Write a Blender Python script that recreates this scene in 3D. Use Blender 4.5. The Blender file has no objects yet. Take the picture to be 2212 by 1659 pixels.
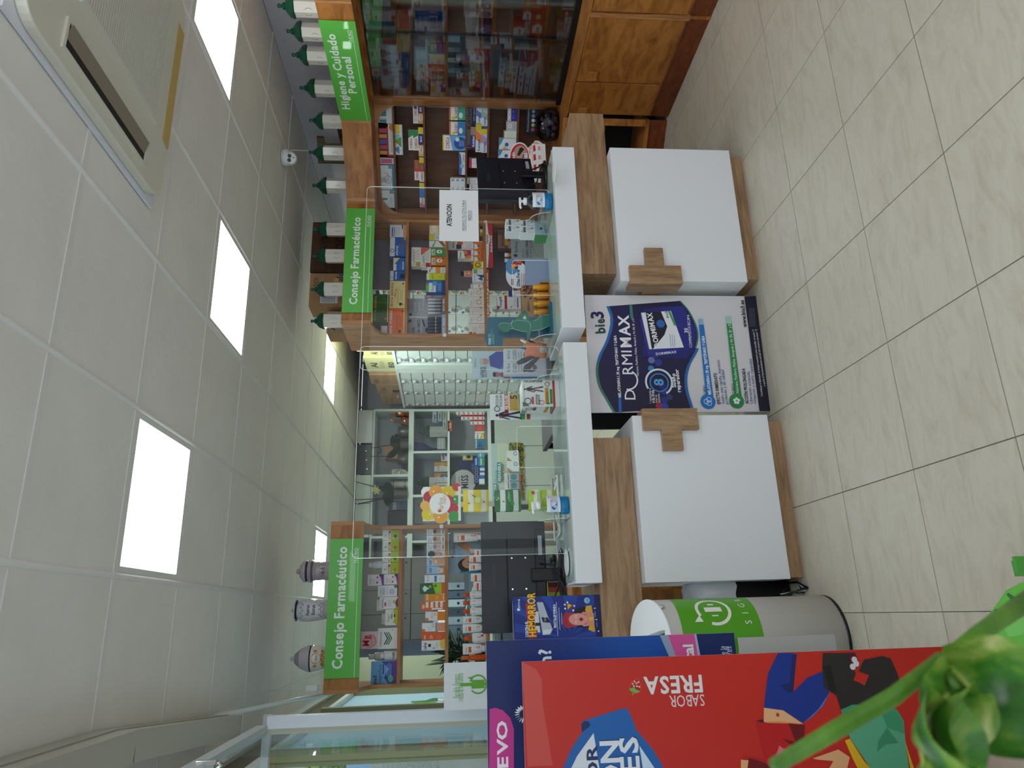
import bpy, bmesh, math, random
from mathutils import Vector, Matrix
import numpy as np
rnd = random.Random(7)
SC = bpy.context.scene
C = SC.collection
# ---------------------------------------------------------------- camera, world, light, exposure
F_PX, PITCH, ROLL, YAW, CAM_H = 1539.9, -.0834, -.0034, math.radians(18.0), 1.514
def _rot():
    cp, sp = math.cos(PITCH), math.sin(PITCH); cr, sr = math.cos(ROLL), math.sin(ROLL)
    r = Vector((1, 0, 0)); u = Vector((0, -sp, cp)); f = Vector((0, cp, sp))
    Z = Matrix.Rotation(-YAW, 3, 'Z')
    return Z @ (cr*r + sr*u), Z @ (-sr*r + cr*u), Z @ f
CR, CU, CF = _rot()
EYE = Vector((0, 0, CAM_H))
cd = bpy.data.cameras.new('camera'); cam = bpy.data.objects.new('camera', cd); C.objects.link(cam)
# the phone was held upright and its picture is stored on its side: picture right is room down
cam.matrix_world = Matrix(((-CU.x, CR.x, -CF.x, 0), (-CU.y, CR.y, -CF.y, 0), (-CU.z, CR.z, -CF.z, CAM_H), (0, 0, 0, 1)))
cd.sensor_width = 36.0; cd.lens = F_PX*36/2212; cd.clip_start = .02
cd.dof.use_dof = True; cd.dof.focus_distance = 3.6; cd.dof.aperture_fstop = 9.0
SC.camera = cam
SC.view_settings.view_transform = 'Standard'; SC.view_settings.look = 'None'
SC.view_settings.exposure = 0.0; SC.view_settings.gamma = 1.0; SC.view_settings.use_curve_mapping = False
PANEL_W = 7.0        # ceiling light panels, radiance of the diffusers
w = bpy.data.worlds.new('sky'); SC.world = w; w.use_nodes = True
bg = w.node_tree.nodes['Background']; bg.inputs[0].default_value = (.86, .93, 1.0, 1); bg.inputs[1].default_value = 1.6

# ---------------------------------------------------------------- helpers: picture rays on real planes
def ray(x, y): return CR*(829.5-y) + CU*(1106-x) + CF*F_PX
def onz(x, y, z):
    d = ray(x, y); return EYE + d*((z-CAM_H)/d.z)
class Plane:
    """vertical plane in the room: p0 on it, e along it to the viewer's right, n towards the viewer"""
    def __init__(s, p0, e):
        s.p0 = Vector((p0[0], p0[1], 0)); s.e = Vector((e[0], e[1], 0)).normalized(); s.n = Vector((s.e.y, -s.e.x, 0))
        s.rz = math.atan2(s.e.y, s.e.x)
    def sz(s, x, y, t=0):
        d = ray(x, y); k = ((s.p0 + s.n*t - EYE).dot(s.n))/d.dot(s.n); P = EYE + d*k
        return (P - s.p0).dot(s.e), P.z
    def w(s, a, z, t=0): return s.p0 + s.e*a + s.n*t + Vector((0, 0, z))
    def rect(s, x0, x1, y0, y1, t=0):
        xm, ym = (x0+x1)/2, (y0+y1)/2
        return s.sz(xm, y1, t)[0], s.sz(xm, y0, t)[0], s.sz(x1, ym, t)[1], s.sz(x0, ym, t)[1]
def PY(Y): return Plane((0, Y), (1, 0))
def PXr(X): return Plane((X, 0), (0, -1))       # faces the window side; right is towards the viewer
def PD(s): return Plane((s, 0), (1, -1))         # diagonal corner unit
def lin(h):
    if isinstance(h, str):
        h = h.lstrip('#')
        if len(h) == 3: h = ''.join(c*2 for c in h)
        v = [int(h[i:i+2], 16)/255 for i in (0, 2, 4)]
    else: v = h
    return tuple(c/12.92 if c <= .04045 else ((c+.055)/1.055)**2.4 for c in v)
# ---------------------------------------------------------------- materials
_M = {}
def mat(name, col=None, rough=.5, metal=0, trans=0, emit=0, spec=.5, ior=1.45, alpha=1, coat=0):
    if name in _M: return _M[name]
    m = bpy.data.materials.new(name); m.use_nodes = True
    b = m.node_tree.nodes['Principled BSDF']
    if col is not None: b.inputs['Base Color'].default_value = (*lin(col), 1)
    b.inputs['Roughness'].default_value = rough; b.inputs['Metallic'].default_value = metal
    b.inputs['Transmission Weight'].default_value = trans; b.inputs['IOR'].default_value = ior
    b.inputs['Specular IOR Level'].default_value = spec; b.inputs['Alpha'].default_value = alpha
    b.inputs['Coat Weight'].default_value = coat
    if emit:
        b.inputs['Emission Color'].default_value = (*lin(col), 1); b.inputs['Emission Strength'].default_value = emit
    _M[name] = m; return m
def vcol(name, rough, coat=0):
    if name in _M: return _M[name]
    m = mat(name, 'ffffff', rough, coat=coat); nt = m.node_tree
    a = nt.nodes.new('ShaderNodeAttribute'); a.attribute_name = 'Col'
    nt.links.new(a.outputs['Color'], nt.nodes['Principled BSDF'].inputs['Base Color'])
    return m
PRINT = vcol('printed_card', .42); GLOSS = vcol('glossy_plastic', .22); MATTE = vcol('matte_paint', .65); GLAZE = vcol('glazed_ceramic', .12)
def nodes(m): return m.node_tree.nodes, m.node_tree.links, m.node_tree.nodes['Principled BSDF']
def ramp_mat(name, stops, scale, rough=.5, noise=(4, 6, .6), bump=0, wave=None, coords='Object', bumpscale=None, coat=0):
    """noise stretched along one axis through a colour ramp: wood, tile, plaster"""
    if name in _M: return _M[name]
    m = mat(name, 'ffffff', rough, coat=coat); N, L, b = nodes(m)
    tc = N.new('ShaderNodeTexCoord'); mp = N.new('ShaderNodeMapping'); mp.inputs['Scale'].default_value = scale
    L.new(tc.outputs[coords], mp.inputs['Vector'])
    info = N.new('ShaderNodeObjectInfo'); add = N.new('ShaderNodeVectorMath'); add.operation = 'ADD'
    mul = N.new('ShaderNodeMath'); mul.operation = 'MULTIPLY'; mul.inputs[1].default_value = 31.7
    L.new(info.outputs['Random'], mul.inputs[0]); L.new(mp.outputs[0], add.inputs[0]); L.new(mul.outputs[0], add.inputs[1])
    n = N.new('ShaderNodeTexNoise'); n.inputs['Scale'].default_value = noise[0]; n.inputs['Detail'].default_value = noise[1]; n.inputs['Roughness'].default_value = noise[2]
    n.inputs['Distortion'].default_value = wave or 0
    L.new(add.outputs[0], n.inputs['Vector'])
    r = N.new('ShaderNodeValToRGB'); L.new(n.outputs['Fac'], r.inputs['Fac'])
    el = r.color_ramp.elements
    while len(el) < len(stops): el.new(.5)
    for e_, (p, c) in zip(el, stops): e_.position = p; e_.color = (*lin(c), 1)
    L.new(r.outputs['Color'], b.inputs['Base Color'])
    if bump:
        n2 = n
        if bumpscale:
            n2 = N.new('ShaderNodeTexNoise'); n2.inputs['Scale'].default_value = bumpscale; n2.inputs['Detail'].default_value = 4
            L.new(tc.outputs[coords], n2.inputs['Vector'])
        bp = N.new('ShaderNodeBump'); bp.inputs['Strength'].default_value = bump; bp.inputs['Distance'].default_value = .004
        L.new(n2.outputs['Fac'], bp.inputs['Height']); L.new(bp.outputs[0], b.inputs['Normal'])
    return m
OAK_H = ramp_mat('oak_laminate', [(.3, '#7f6248'), (.47, '#9c7b5b'), (.6, '#ad8c6a'), (.75, '#8c6c4f')], (1.6, 12, 14), .42, (3.2, 8, .62), .12, wave=.5)
OAK_V = ramp_mat('oak_laminate_upright', [(.3, '#7f6248'), (.47, '#9c7b5b'), (.6, '#ad8c6a'), (.75, '#8c6c4f')], (12, 12, 1.6), .42, (3.2, 8, .62), .12, wave=.5)
CHERRY = ramp_mat('cherry_wood', [(.28, '#7a4316'), (.5, '#a5682c'), (.62, '#b5783a'), (.8, '#8e5520')], (2.2, 2.2, 7), .33, (2.6, 7, .6), .06, wave=.7)
CHERRY_H = ramp_mat('cherry_wood_crosswise', [(.28, '#8a4f1e'), (.5, '#a96d33'), (.65, '#b97f42'), (.8, '#955c27')], (2, 2, 16), .33, (2.6, 7, .6), .06, wave=.5)
CHERRY_U = ramp_mat('cherry_wood_upright', [(.28, '#8c5428'), (.5, '#b67e4c'), (.65, '#c08a58'), (.8, '#a26a3a')], (14, 14, 1.6), .36, (2.6, 7, .6), .06, wave=.5)
BROWN = ramp_mat('dark_brown_panel', [(.3, '#54301c'), (.5, '#693f26'), (.7, '#734a30')], (12, 12, 1.5), .45, (2.5, 6, .6), .04)
KICK = ramp_mat('red_brown_plinth', [(.3, '#57260e'), (.5, '#713414'), (.75, '#8a451d')], (3, 3, 9), .35, (3, 7, .65), .05, wave=.8)
TILE = ramp_mat('beige_floor_tile', [(.25, '#b3aa98'), (.45, '#c3bbaa'), (.6, '#cac3b3'), (.8, '#bbb3a2')], (1.4, 4.2, 1), .3, (3.4, 9, .68), .05, wave=1.3)
CEIL = ramp_mat('ceiling_board', [(.3, '#e6e3de'), (.7, '#eeebe6')], (1, 1, 1), .9, (3, 4, .6), .55, bumpscale=26)
PLASTER = ramp_mat('painted_plaster', [(.3, '#b9b6c0'), (.7, '#c3c0c9')], (1, 1, 1), .8, (3, 4, .6), .12, bumpscale=40)
KRAFT = ramp_mat('corrugated_board', [(.3, '#a17a54'), (.6, '#b58d65')], (1, 1, 6), .8, (3, 5, .6))
WHITE = mat('white_laminate', 'e9ebf0', .35); PAPER = mat('white_paper', 'f0f1f4', .7); GREYW = mat('grey_white_frame', 'dfe6e2', .35)
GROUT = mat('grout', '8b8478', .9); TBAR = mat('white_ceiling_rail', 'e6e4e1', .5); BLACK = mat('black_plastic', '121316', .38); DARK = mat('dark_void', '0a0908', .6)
ALU = mat('grey_aluminium', 'b5b9ba', .38, metal=.35); CHROME = mat('chrome', 'd8d8d8', .12, metal=1); CREAM = mat('cream_lacquer', 'd9d6c8', .45)
GREEN = mat('lime_green_panel', '5dbb46', .3, coat=.3)
def glassmat(name, col, rough=0.0, mix=.12):
    """thin pane: mostly clear, a fresnel share of mirror"""
    if name in _M: return _M[name]
    m = bpy.data.materials.new(name); m.use_nodes = True; N = m.node_tree.nodes; L = m.node_tree.links; N.clear()
    o = N.new('ShaderNodeOutputMaterial'); t = N.new('ShaderNodeBsdfTransparent'); g = N.new('ShaderNodeBsdfGlossy'); x = N.new('ShaderNodeMixShader'); fr = N.new('ShaderNodeFresnel')
    fr.inputs[0].default_value = 1.45; t.inputs[0].default_value = (*lin(col), 1); g.inputs['Roughness'].default_value = rough
    mu = N.new('ShaderNodeMath'); mu.operation = 'MULTIPLY'; mu.inputs[1].default_value = mix*8
    L.new(fr.outputs[0], mu.inputs[0]); L.new(mu.outputs[0], x.inputs[0]); L.new(t.outputs[0], x.inputs[1]); L.new(g.outputs[0], x.inputs[2]); L.new(x.outputs[0], o.inputs[0])
    _M[name] = m; return m
CLEAR = glassmat('clear_acrylic', 'fbfdfc', 0, .05); PANE = glassmat('cabinet_glass', 'f3f4f6', 0, .1); WGLASS = glassmat('window_glass', 'f4f9f8', 0, .035)
EDGE = mat('acrylic_edge', 'f2f7f5', .25)
GTOP = mat('counter_glass', 'b4c4bd', .03, spec=.6)
FROST = mat('frosted_film', 'b9cfd6', .6, trans=.0)
# ---------------------------------------------------------------- glyphs
GL = {}
CHARS = 'ABCDEFGHIJKLMNOPQRSTUVWXYZabcdefghijklmnopqrstuvwxyz0123456789.,:;?!%*+-/()¡¿áéíóúñÓÉÁÍÑ\'&'
def _glyphs():
    tmp = []
    for bold in (0, 1):
        for ch in CHARS:
            for k in (1, 2):
                cu = bpy.data.curves.new('g', 'FONT'); cu.body = ch*k; cu.resolution_u = 2; cu.offset = .028*bold
                o = bpy.data.objects.new('g', cu); C.objects.link(o); tmp.append((ch, bold, k, o, cu))
    dg = bpy.context.evaluated_depsgraph_get(); dg.update()
    wd = {}
    for ch, bold, k, o, cu in tmp:
        me = o.evaluated_get(dg).to_mesh(); n = len(me.vertices)
        v = [(p.co.x, p.co.y) for p in me.vertices]
        xs = [p[0] for p in v] or [0]
        if k == 1:
            me.calc_loop_triangles()
            GL[ch, bold] = [v, [tuple(t.vertices) for t in me.loop_triangles], .5, min(xs)]
            wd[ch, bold] = max(xs)-min(xs)
        else: GL[ch, bold][2] = max(max(xs)-min(xs)-wd[ch, bold], .1)
        o.evaluated_get(dg).to_mesh_clear()
    for ch, bold, k, o, cu in tmp: bpy.data.objects.remove(o); bpy.data.curves.remove(cu)
_glyphs()
def text_w(s, bold=0): return sum(.3 if c == ' ' else GL.get((c, bold), [0, 0, .5])[2] + .03*bold for c in s)
# ---------------------------------------------------------------- mesh builder
class MB:
    def __init__(s): s.v = []; s.f = []; s.c = []; s.sm = []; s.mi = []; s.col = (.8, .8, .8); s.smooth = False; s.m = 0
    def face(s, idx, col=None): s.f.append(tuple(idx)); s.c.append(col or s.col); s.sm.append(s.smooth); s.mi.append(s.m)
    def poly(s, pts, col=None):
        b = len(s.v); s.v += [tuple(p) for p in pts]; s.face(range(b, b+len(pts)), col)
    def box(s, x0, x1, y0, y1, z0, z1, col=None):
        b = len(s.v); s.v += [(x, y, z) for z in (z0, z1) for y in (y0, y1) for x in (x0, x1)]
        for q in ((0, 2, 3, 1), (4, 5, 7, 6), (0, 1, 5, 4), (2, 6, 7, 3), (0, 4, 6, 2), (1, 3, 7, 5)): s.face([b+i for i in q], col)
        return s
    def prism(s, pts, off, col=None, side=None):
        """closed outline (3d points, counter-clockwise seen from outside), extruded by -off"""
        off = Vector(off); n = len(pts); b = len(s.v)
        s.v += [tuple(p) for p in pts] + [tuple(Vector(p)-off) for p in pts]
        s.face(range(b, b+n), col); s.face(range(b+2*n-1, b+n-1, -1), side or col)
        for i in range(n):
            j = (i+1) % n; s.face((b+j, b+i, b+n+i, b+n+j), side or col)
        return s
    def lathe(s, prof, c=(0, 0, 0), n=16, sx=1, sy=1, ax=None):
        """profile [(r,z[,col])], closed at the ends; ax = optional 3x3 rotation"""
        b = len(s.v); k = len(prof); sm = s.smooth; s.smooth = True; c = Vector(c)
        for p in prof:
            for i in range(n):
                a = 2*math.pi*(i+.5)/n; q = Vector((p[0]*math.cos(a)*sx, p[0]*math.sin(a)*sy, p[1]))
                if ax is not None: q = ax @ q
                s.v.append(tuple(q+c))
        for j in range(k-1):
            col = prof[j][2] if len(prof[j]) > 2 else None
            for i in range(n):
                i2 = (i+1) % n; s.face((b+j*n+i, b+j*n+i2, b+(j+1)*n+i2, b+(j+1)*n+i), col)
        s.smooth = False
        s.face([b+i for i in range(n-1, -1, -1)], prof[0][2] if len(prof[0]) > 2 else None)
        s.face([b+(k-1)*n+i for i in range(n)], prof[-2][2] if len(prof[-2]) > 2 else None)
        s.smooth = sm; return s
    def tube(s, pts, r, n=6, col=None):
        pts = [Vector(p) for p in pts]; b = len(s.v); sm = s.smooth; s.smooth = True
        rr = r if isinstance(r, (list, tuple)) else [r]*len(pts)
        for i, p in enumerate(pts):
            t = (pts[min(i+1, len(pts)-1)]-pts[max(i-1, 0)]).normalized()
            a = t.orthogonal().normalized() if i == 0 else (a - t*a.dot(t)).normalized()
            bb = t.cross(a)
            for k in range(n):
                th = 2*math.pi*k/n; s.v.append(tuple(p + (a*math.cos(th)+bb*math.sin(th))*rr[i]))
        for i in range(len(pts)-1):
            for k in range(n):
                k2 = (k+1) % n; s.face((b+i*n+k, b+i*n+k2, b+(i+1)*n+k2, b+(i+1)*n+k), col)
        s.face([b+k for k in range(n-1, -1, -1)], col); s.face([b+(len(pts)-1)*n+k for k in range(n)], col)
        s.smooth = sm; return s
    def rbox(s, x0, x1, y0, y1, z0, z1, r, col=None, n=4, axis='z'):
        """box with rounded edges along one axis"""
        pts = []
        A = {'z': (x0, x1, y0, y1), 'y': (x0, x1, z0, z1), 'x': (y0, y1, z0, z1)}[axis]
        a0, a1, b0, b1 = A
        for cx, cy, st in ((a1-r, b1-r, 0), (a0+r, b1-r, 1), (a0+r, b0+r, 2), (a1-r, b0+r, 3)):
            for i in range(n+1):
                t = math.pi/2*(st+i/n); pts.append((cx+r*math.cos(t), cy+r*math.sin(t)))
        if axis == 'z': s.prism([(a, b, z1) for a, b in pts], (0, 0, z1-z0), col)
        elif axis == 'y': s.prism([(a, y0, b) for a, b in pts], (0, y0-y1, 0), col)
        else: s.prism([(x1, a, b) for a, b in pts], (x1-x0, 0, 0), col)
        return s
    def build(s, name, m=None, parent=None, loc=None, rz=0, bevel=0):
        me = bpy.data.meshes.new(name); me.from_pydata(s.v, [], s.f)
        ms = m if isinstance(m, (list, tuple)) else [m or PRINT]
        for q in ms: me.materials.append(q)
        me.polygons.foreach_set('use_smooth', s.sm); me.polygons.foreach_set('material_index', s.mi)
        at = me.color_attributes.new('Col', 'FLOAT_COLOR', 'CORNER')
        buf = np.ones((len(me.loops), 4), dtype=np.float32); k = 0
        for p, c in zip(me.polygons, s.c):
            n = p.loop_total; buf[k:k+n, :3] = c; k += n
        at.data.foreach_set('color', buf.ravel())
        o = bpy.data.objects.new(name, me); C.objects.link(o)
        if parent: o.parent = parent
        if loc is not None: o.location = loc
        if rz: o.rotation_euler.z = rz
        if bevel:
            b = o.modifiers.new('bevel', 'BEVEL'); b.width = bevel; b.segments = 2; b.limit_method = 'ANGLE'
        return o
def tag(o, label=None, cat=None, group=None, kind=None):
    if label: o['label'] = label
    if cat: o['category'] = cat
    if group: o['group'] = group
    if kind: o['kind'] = kind
    return o
def empty(name, loc=(0, 0, 0), rz=0, label=None, cat=None, group=None):
    o = bpy.data.objects.new(name, None); C.objects.link(o); o.location = loc; o.rotation_euler.z = rz; o.empty_display_size = .05
    return tag(o, label, cat, group)
def bx(name, x0, x1, y0, y1, z0, z1, m, parent=None, bevel=0): return MB().box(x0, x1, y0, y1, z0, z1).build(name, m, parent, bevel=bevel)
def copy_tree(o, parent=None):
    c = o.copy(); C.objects.link(c)
    if parent: c.parent = parent
    for ch in o.children: copy_tree(ch, c)
    return c
# ---------------------------------------------------------------- flat print: shapes on a face, u right 0..1, v down 0..1
def R(u0, v0, u1, v1, c): return ('p', [(u0, v0), (u1, v0), (u1, v1), (u0, v1)], c)
def P(pts, c): return ('p', pts, c)
def E(u, v, ru, c, rv=None, a0=0, a1=360): return ('e', u, v, ru, rv, c, a0, a1)          # ru in widths; rv None = round
def RG(u, v, ru, th, c, a0=0, a1=360): return ('r', u, v, ru, th, c, a0, a1)               # ring
def T(u, v, h, s, c, bold=0, al='l', w=None, rot=0): return ('t', u, v, h, s, c, bold, al, w, rot)  # h in heights, baseline-centred at v
def LN(u0, v0, u1, n, pitch, c, th=.012, jag=.12):
    out = []; q = random.Random(int(u0*977+v0*131+n))
    for i in range(n): out.append(R(u0, v0+i*pitch-th/2, u1-q.random()*jag*(u1-u0), v0+i*pitch+th/2, c))
    return out
def flat(a):
    o = []
    for x in a:
        if isinstance(x, list): o += flat(x)
        else: o.append(x)
    return o
def paint(mb, art, w, h, y=-.0003, x0=None, z1=None, step=.00012, seg=20, fn=None):
    """draw shapes on the face x in [x0,x0+w], z from z1 down, at depth y (towards the viewer is -y)"""
    x0 = -w/2 if x0 is None else x0; z1 = h if z1 is None else z1
    fn = fn or (lambda a, b, t: (x0+a, y-t, z1-b))
    for i, s in enumerate(flat(art)):
        t = i*step; k = s[0]
        if k == 'p':
            pts = [(u*w, v*h) for u, v in s[1]]
            ar = sum(pts[j][0]*pts[(j+1) % len(pts)][1]-pts[(j+1) % len(pts)][0]*pts[j][1] for j in range(len(pts)))
            if ar > 0: pts = pts[::-1]
            mb.poly([fn(a, b, t) for a, b in pts], lin(s[2]))
        elif k == 'e':
            _, u, v, ru, rv, c, a0, a1 = s; r1 = ru*w; r2 = r1 if rv is None else rv*h
            n = max(6, int(seg*(a1-a0)/360)); pts = [(u*w+r1*math.cos(math.radians(a0+(a1-a0)*j/n)), v*h-r2*math.sin(math.radians(a0+(a1-a0)*j/n))) for j in range(n+(0 if a1-a0 >= 360 else 1))]
            mb.poly([fn(a, b, t) for a, b in pts], lin(c))
        elif k == 'r':
            _, u, v, ru, th, c, a0, a1 = s; n = max(6, int(28*(a1-a0)/360)); ro = ru*w; ri = ro-th*w
            for j in range(n):
                q = []
                for rr, jj in ((ro, j), (ro, j+1), (ri, j+1), (ri, j)):
                    a = math.radians(a0+(a1-a0)*jj/n); q.append(fn(u*w+rr*math.cos(a), v*h-rr*math.sin(a), t))
                mb.poly(q, lin(c))
        elif k == 't':
            _, u, v, hh, st, c, bold, al, ww, rot = s
            sc = hh*h/.72; tw = text_w(st, bold)*sc; sx = 1
            if ww: sx = ww*w/max(tw, 1e-6); 
            if ww and rot: sx = ww*h/max(tw, 1e-6)
            tw *= sx; px_ = {'l': 0, 'c': -tw/2, 'r': -tw}[al]; ca, sa = math.cos(math.radians(rot)), math.sin(math.radians(rot)); cc = lin(c)
            for ch in st:
                if ch == ' ': px_ += .3*sc*sx; continue
                g = GL.get((ch, bold))
                if not g: px_ += .5*sc*sx; continue
                b = len(mb.v)
                for gx, gy in g[0]:
                    a = px_+(gx-g[3]+.04)*sc*sx; d = (gy-.36)*sc
                    mb.v.append(fn(u*w+a*ca-d*sa, v*h-(a*sa+d*ca), t))
                for f in g[1]: mb.face([b+q for q in f], cc)
                px_ += (g[2]+.03*bold)*sc*sx
# ================================================================ the room
ZC = 2.67; XR = 3.66; XW = -.61; YB = 8.86
def struct(o): o['kind'] = 'structure'; return o
floor = struct(bx('floor', -.75, XR+.1, -1.6, YB+.1, -.06, -.004, GROUT))
tm = MB().box(.002, .448, .002, .448, -.004, 0).build('tile', TILE, floor)
FX0, FY0, FT = 2.667, 3.112, .45
first = True
for i in range(-8, 3):
    for j in range(-10, 13):
        x0, y0 = FX0+i*FT, FY0+j*FT
        cx0, cx1, cy0, cy1 = max(x0, -.75), min(x0+FT, XR), max(y0, -1.55), min(y0+FT, YB)
        if cx1-cx0 < .02 or cy1-cy0 < .02: continue
        full = cx1-cx0 > .449 and cy1-cy0 > .449
        if full and first: o = tm; first = False
        elif full: o = tm.copy(); C.objects.link(o)
        else: o = MB().box(cx0-x0+.002, cx1-x0-.002, cy0-y0+.002, cy1-y0-.002, -.004, 0).build('tile', TILE, floor)
        gap = .006 if i == -7 else 0            # the wide worn joint near the window
        o.location = (x0+gap, y0, 0)
ceiling = struct(bx('ceiling', -.75, XR+.1, -1.6, YB+.1, ZC+.02, ZC+.08, mat('ceiling_void', '8a8884', .9)))
CX0, CY0, CT = 1.968, 2.027, .6
LIGHTS = {(-1, 2): 0, (-3, 1): 0, (1, 1): 0, (0, 7): 0, (-3, 7): 0, (-1, -2): 1, (1, -3): 1, (1, 5): 1}
LIGHTS.pop((1, 5)); LIGHTS[(-3, -3)] = 1
cm = MB().box(.008, .592, .008, .592, .004, .018).build('ceiling_tile', CEIL, ceiling); first = True
AC = (1.52, 2.49, 1.53, 2.49)
for i in range(-5, 3):
    for j in range(-6, 12):
        x0, y0 = CX0+i*CT, CY0+j*CT
        if (i, j) in LIGHTS: continue
        cx0, cx1, cy0, cy1 = max(x0, -.7), min(x0+CT, XR), max(y0, -1.55), min(y0+CT, YB)
        if cx1-cx0 < .03 or cy1-cy0 < .03: continue
        full = cx1-cx0 > .599 and cy1-cy0 > .599
        if full and first: o = cm; first = False
        elif full: o = cm.copy(); C.objects.link(o)
        else: o = MB().box(cx0-x0+.008, cx1-x0-.008, cy0-y0+.008, cy1-y0-.008, .004, .018).build('ceiling_tile', CEIL, ceiling)
        o.location = (x0, y0, ZC)
for i in range(-4, 4):                              # main runners, rounded and proud of the boards
    x = CX0+i*CT
    if x > XR: continue
    m = MB(); m.smooth = True
    m.tube([(0, -1.55, 0), (0, YB, 0)], .013, 8); o = m.build('ceiling_rail', TBAR, ceiling); o.location = (x, 0, ZC+.006); o.scale = (1, 1, .8)
for j in range(-5, 12):
    y = CY0+j*CT
    bx('ceiling_rail', -.7, XR, y-.011, y+.011, ZC+.001, ZC+.01, TBAR, ceiling)
EMIT = mat('light_diffuser', 'f4fbff', .5, emit=PANEL_W)
EMIT2 = mat('back_room_diffuser', 'f0fff6', .5, emit=PANEL_W*4.2)
def ceiling_light(i, j, n):
    x0, y0 = CX0+i*CT, CY0+j*CT
    t = empty('ceiling_light', (x0+.3, y0+.3, ZC), 0, n, 'ceiling light', 'square ceiling light panels')
    m = MB()
    for a in ((-.288, .288, -.288, -.266), (-.288, .288, .266, .288), (-.288, -.266, -.266, .266), (.266, .288, -.266, .266)): m.box(a[0], a[1], a[2], a[3], .002, .016)
    m.build('frame', TBAR, t)
    bx('diffuser', -.266, .266, -.266, .266, .008, .014, EMIT2 if j > 5 else EMIT, t)
    return t
LN_ = {(-1, 2): 'square lit ceiling panel nearest the white grille of the air conditioner corner', (-3, 1): 'largest lit ceiling panel, nearest the shop window side', (1, 1): 'lit ceiling panel beside the air conditioner, over the tall glass-doored cabinet',
       (0, 7): 'lit ceiling panel above the cardboard boxes on the drawer wall', (-3, 7): 'lit ceiling panel behind the striped lidded jars of the window-side shelf',
       (-1, -2): 'lit ceiling panel out of the picture above the viewer', (1, -3): 'lit ceiling panel out of the picture over the shop entrance', (-3, -3): 'lit ceiling panel out of the picture by the street door'}
for (i, j) in LIGHTS: ceiling_light(i, j, LN_[i, j])
# walls
struct(bx('wall_right', XR, XR+.1, -1.6, YB+.1, 0, ZC, PLASTER))
struct(bx('wall_back', -.7, XR, YB, YB+.1, 0, ZC, PLASTER))
wf = struct(bx('window_2', -.75, XR, -1.7, -1.6, 0, .4, PLASTER)); bx('head', -.75, XR, -1.7, -1.6, 2.5, ZC, PLASTER, wf)
for x in (-.75, .7, 2.2, 3.56): bx('mullion', x, x+.1, -1.68, -1.62, .4, 2.5, ALU, wf)
struct(bx('wall_left', XW-.12, XW-.02, -1.6, YB, 0, .42, PLASTER))
struct(bx('baseboard_right', XR-.012, XR, -1.6, 3.0, 0, .09, CREAM))
# low beam under the ceiling where the right wall steps
struct(MB().box(XR-.2, XR, 4.52, YB, 2.36, 2.47).build('trim_1', PLASTER))
# window wall: rails, posts, panes
SW = Plane((XW, 0), (0, 1))
win = struct(bx('window_1', XW-.06, XW, -1.6, YB, .42, .47, CREAM))
bx('rail', XW-.05, XW+.004, -1.6, YB, 2.62, 2.655, GREYW, win); bx('rail', XW-.05, XW, -1.6, YB, 2.572, 2.592, GREYW, win)
bx('rail', XW-.05, XW+.012, -1.6, YB, 2.385, 2.42, GREYW, win)
bx('shutter_box', XW-.12, XW-.02, -1.6, YB, 2.42, 2.572, mat('olive_box', '6a6450', .6), win)
for y, d in ((5.3, .05), (6.9, .03), (3.86, .02), (2.0, .03), (.2, .03), (-1.55, .03)): bx('mullion', XW-.05, XW+d, y, y+.07, .42, 2.4, mat('olive_frame', '8f8a63', .5), win)
bx('pane', XW-.034, XW-.028, -1.6, 3.86, .47, 2.385, WGLASS, win)
fr = bx('frosted_pane', XW-.034, XW-.028, 3.93, YB, .47, 2.385, mat('frosted_film', 'bcd3db', .5), win)
_n, _l, _b = nodes(_M['frosted_film'])      # etched film lets daylight through, diffusely
tr = _n.new('ShaderNodeBsdfTranslucent'); tr.inputs[0].default_value = (*lin('cfe2e8'), 1); ad = _n.new('ShaderNodeMixShader'); ad.inputs[0].default_value = .62
_l.new(_b.outputs[0], ad.inputs[1]); _l.new(tr.outputs[0], ad.inputs[2]); _l.new(ad.outputs[0], _n['Material Output'].inputs[0])
# leaf sticker on the film
m = MB(); G1, G2 = lin('3f7a3a'), lin('6aa451')
def leaf(pts, c, t):
    q = [SW.sz(x, y) for x, y in pts]; m.poly([SW.w(a, z, t) for a, z in q], c)
leaf([(887+0, 1509), (919, 1507), (936, 1502), (958, 1502), (946, 1508), (922, 1511), (893, 1513)], G1, -.02)
leaf([(887, 1511), (905, 1511), (940, 1511), (955, 1515), (925, 1516), (900, 1515)], G2, -.019)
leaf([(946, 1503), (958, 1504), (958, 1508), (946, 1508)], lin('e9f2ee'), -.018); leaf([(944, 1510), (956, 1510), (955, 1513), (946, 1514)], lin('e9f2ee'), -.018)
m.build('leaf_sticker', MATTE, win)
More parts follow.
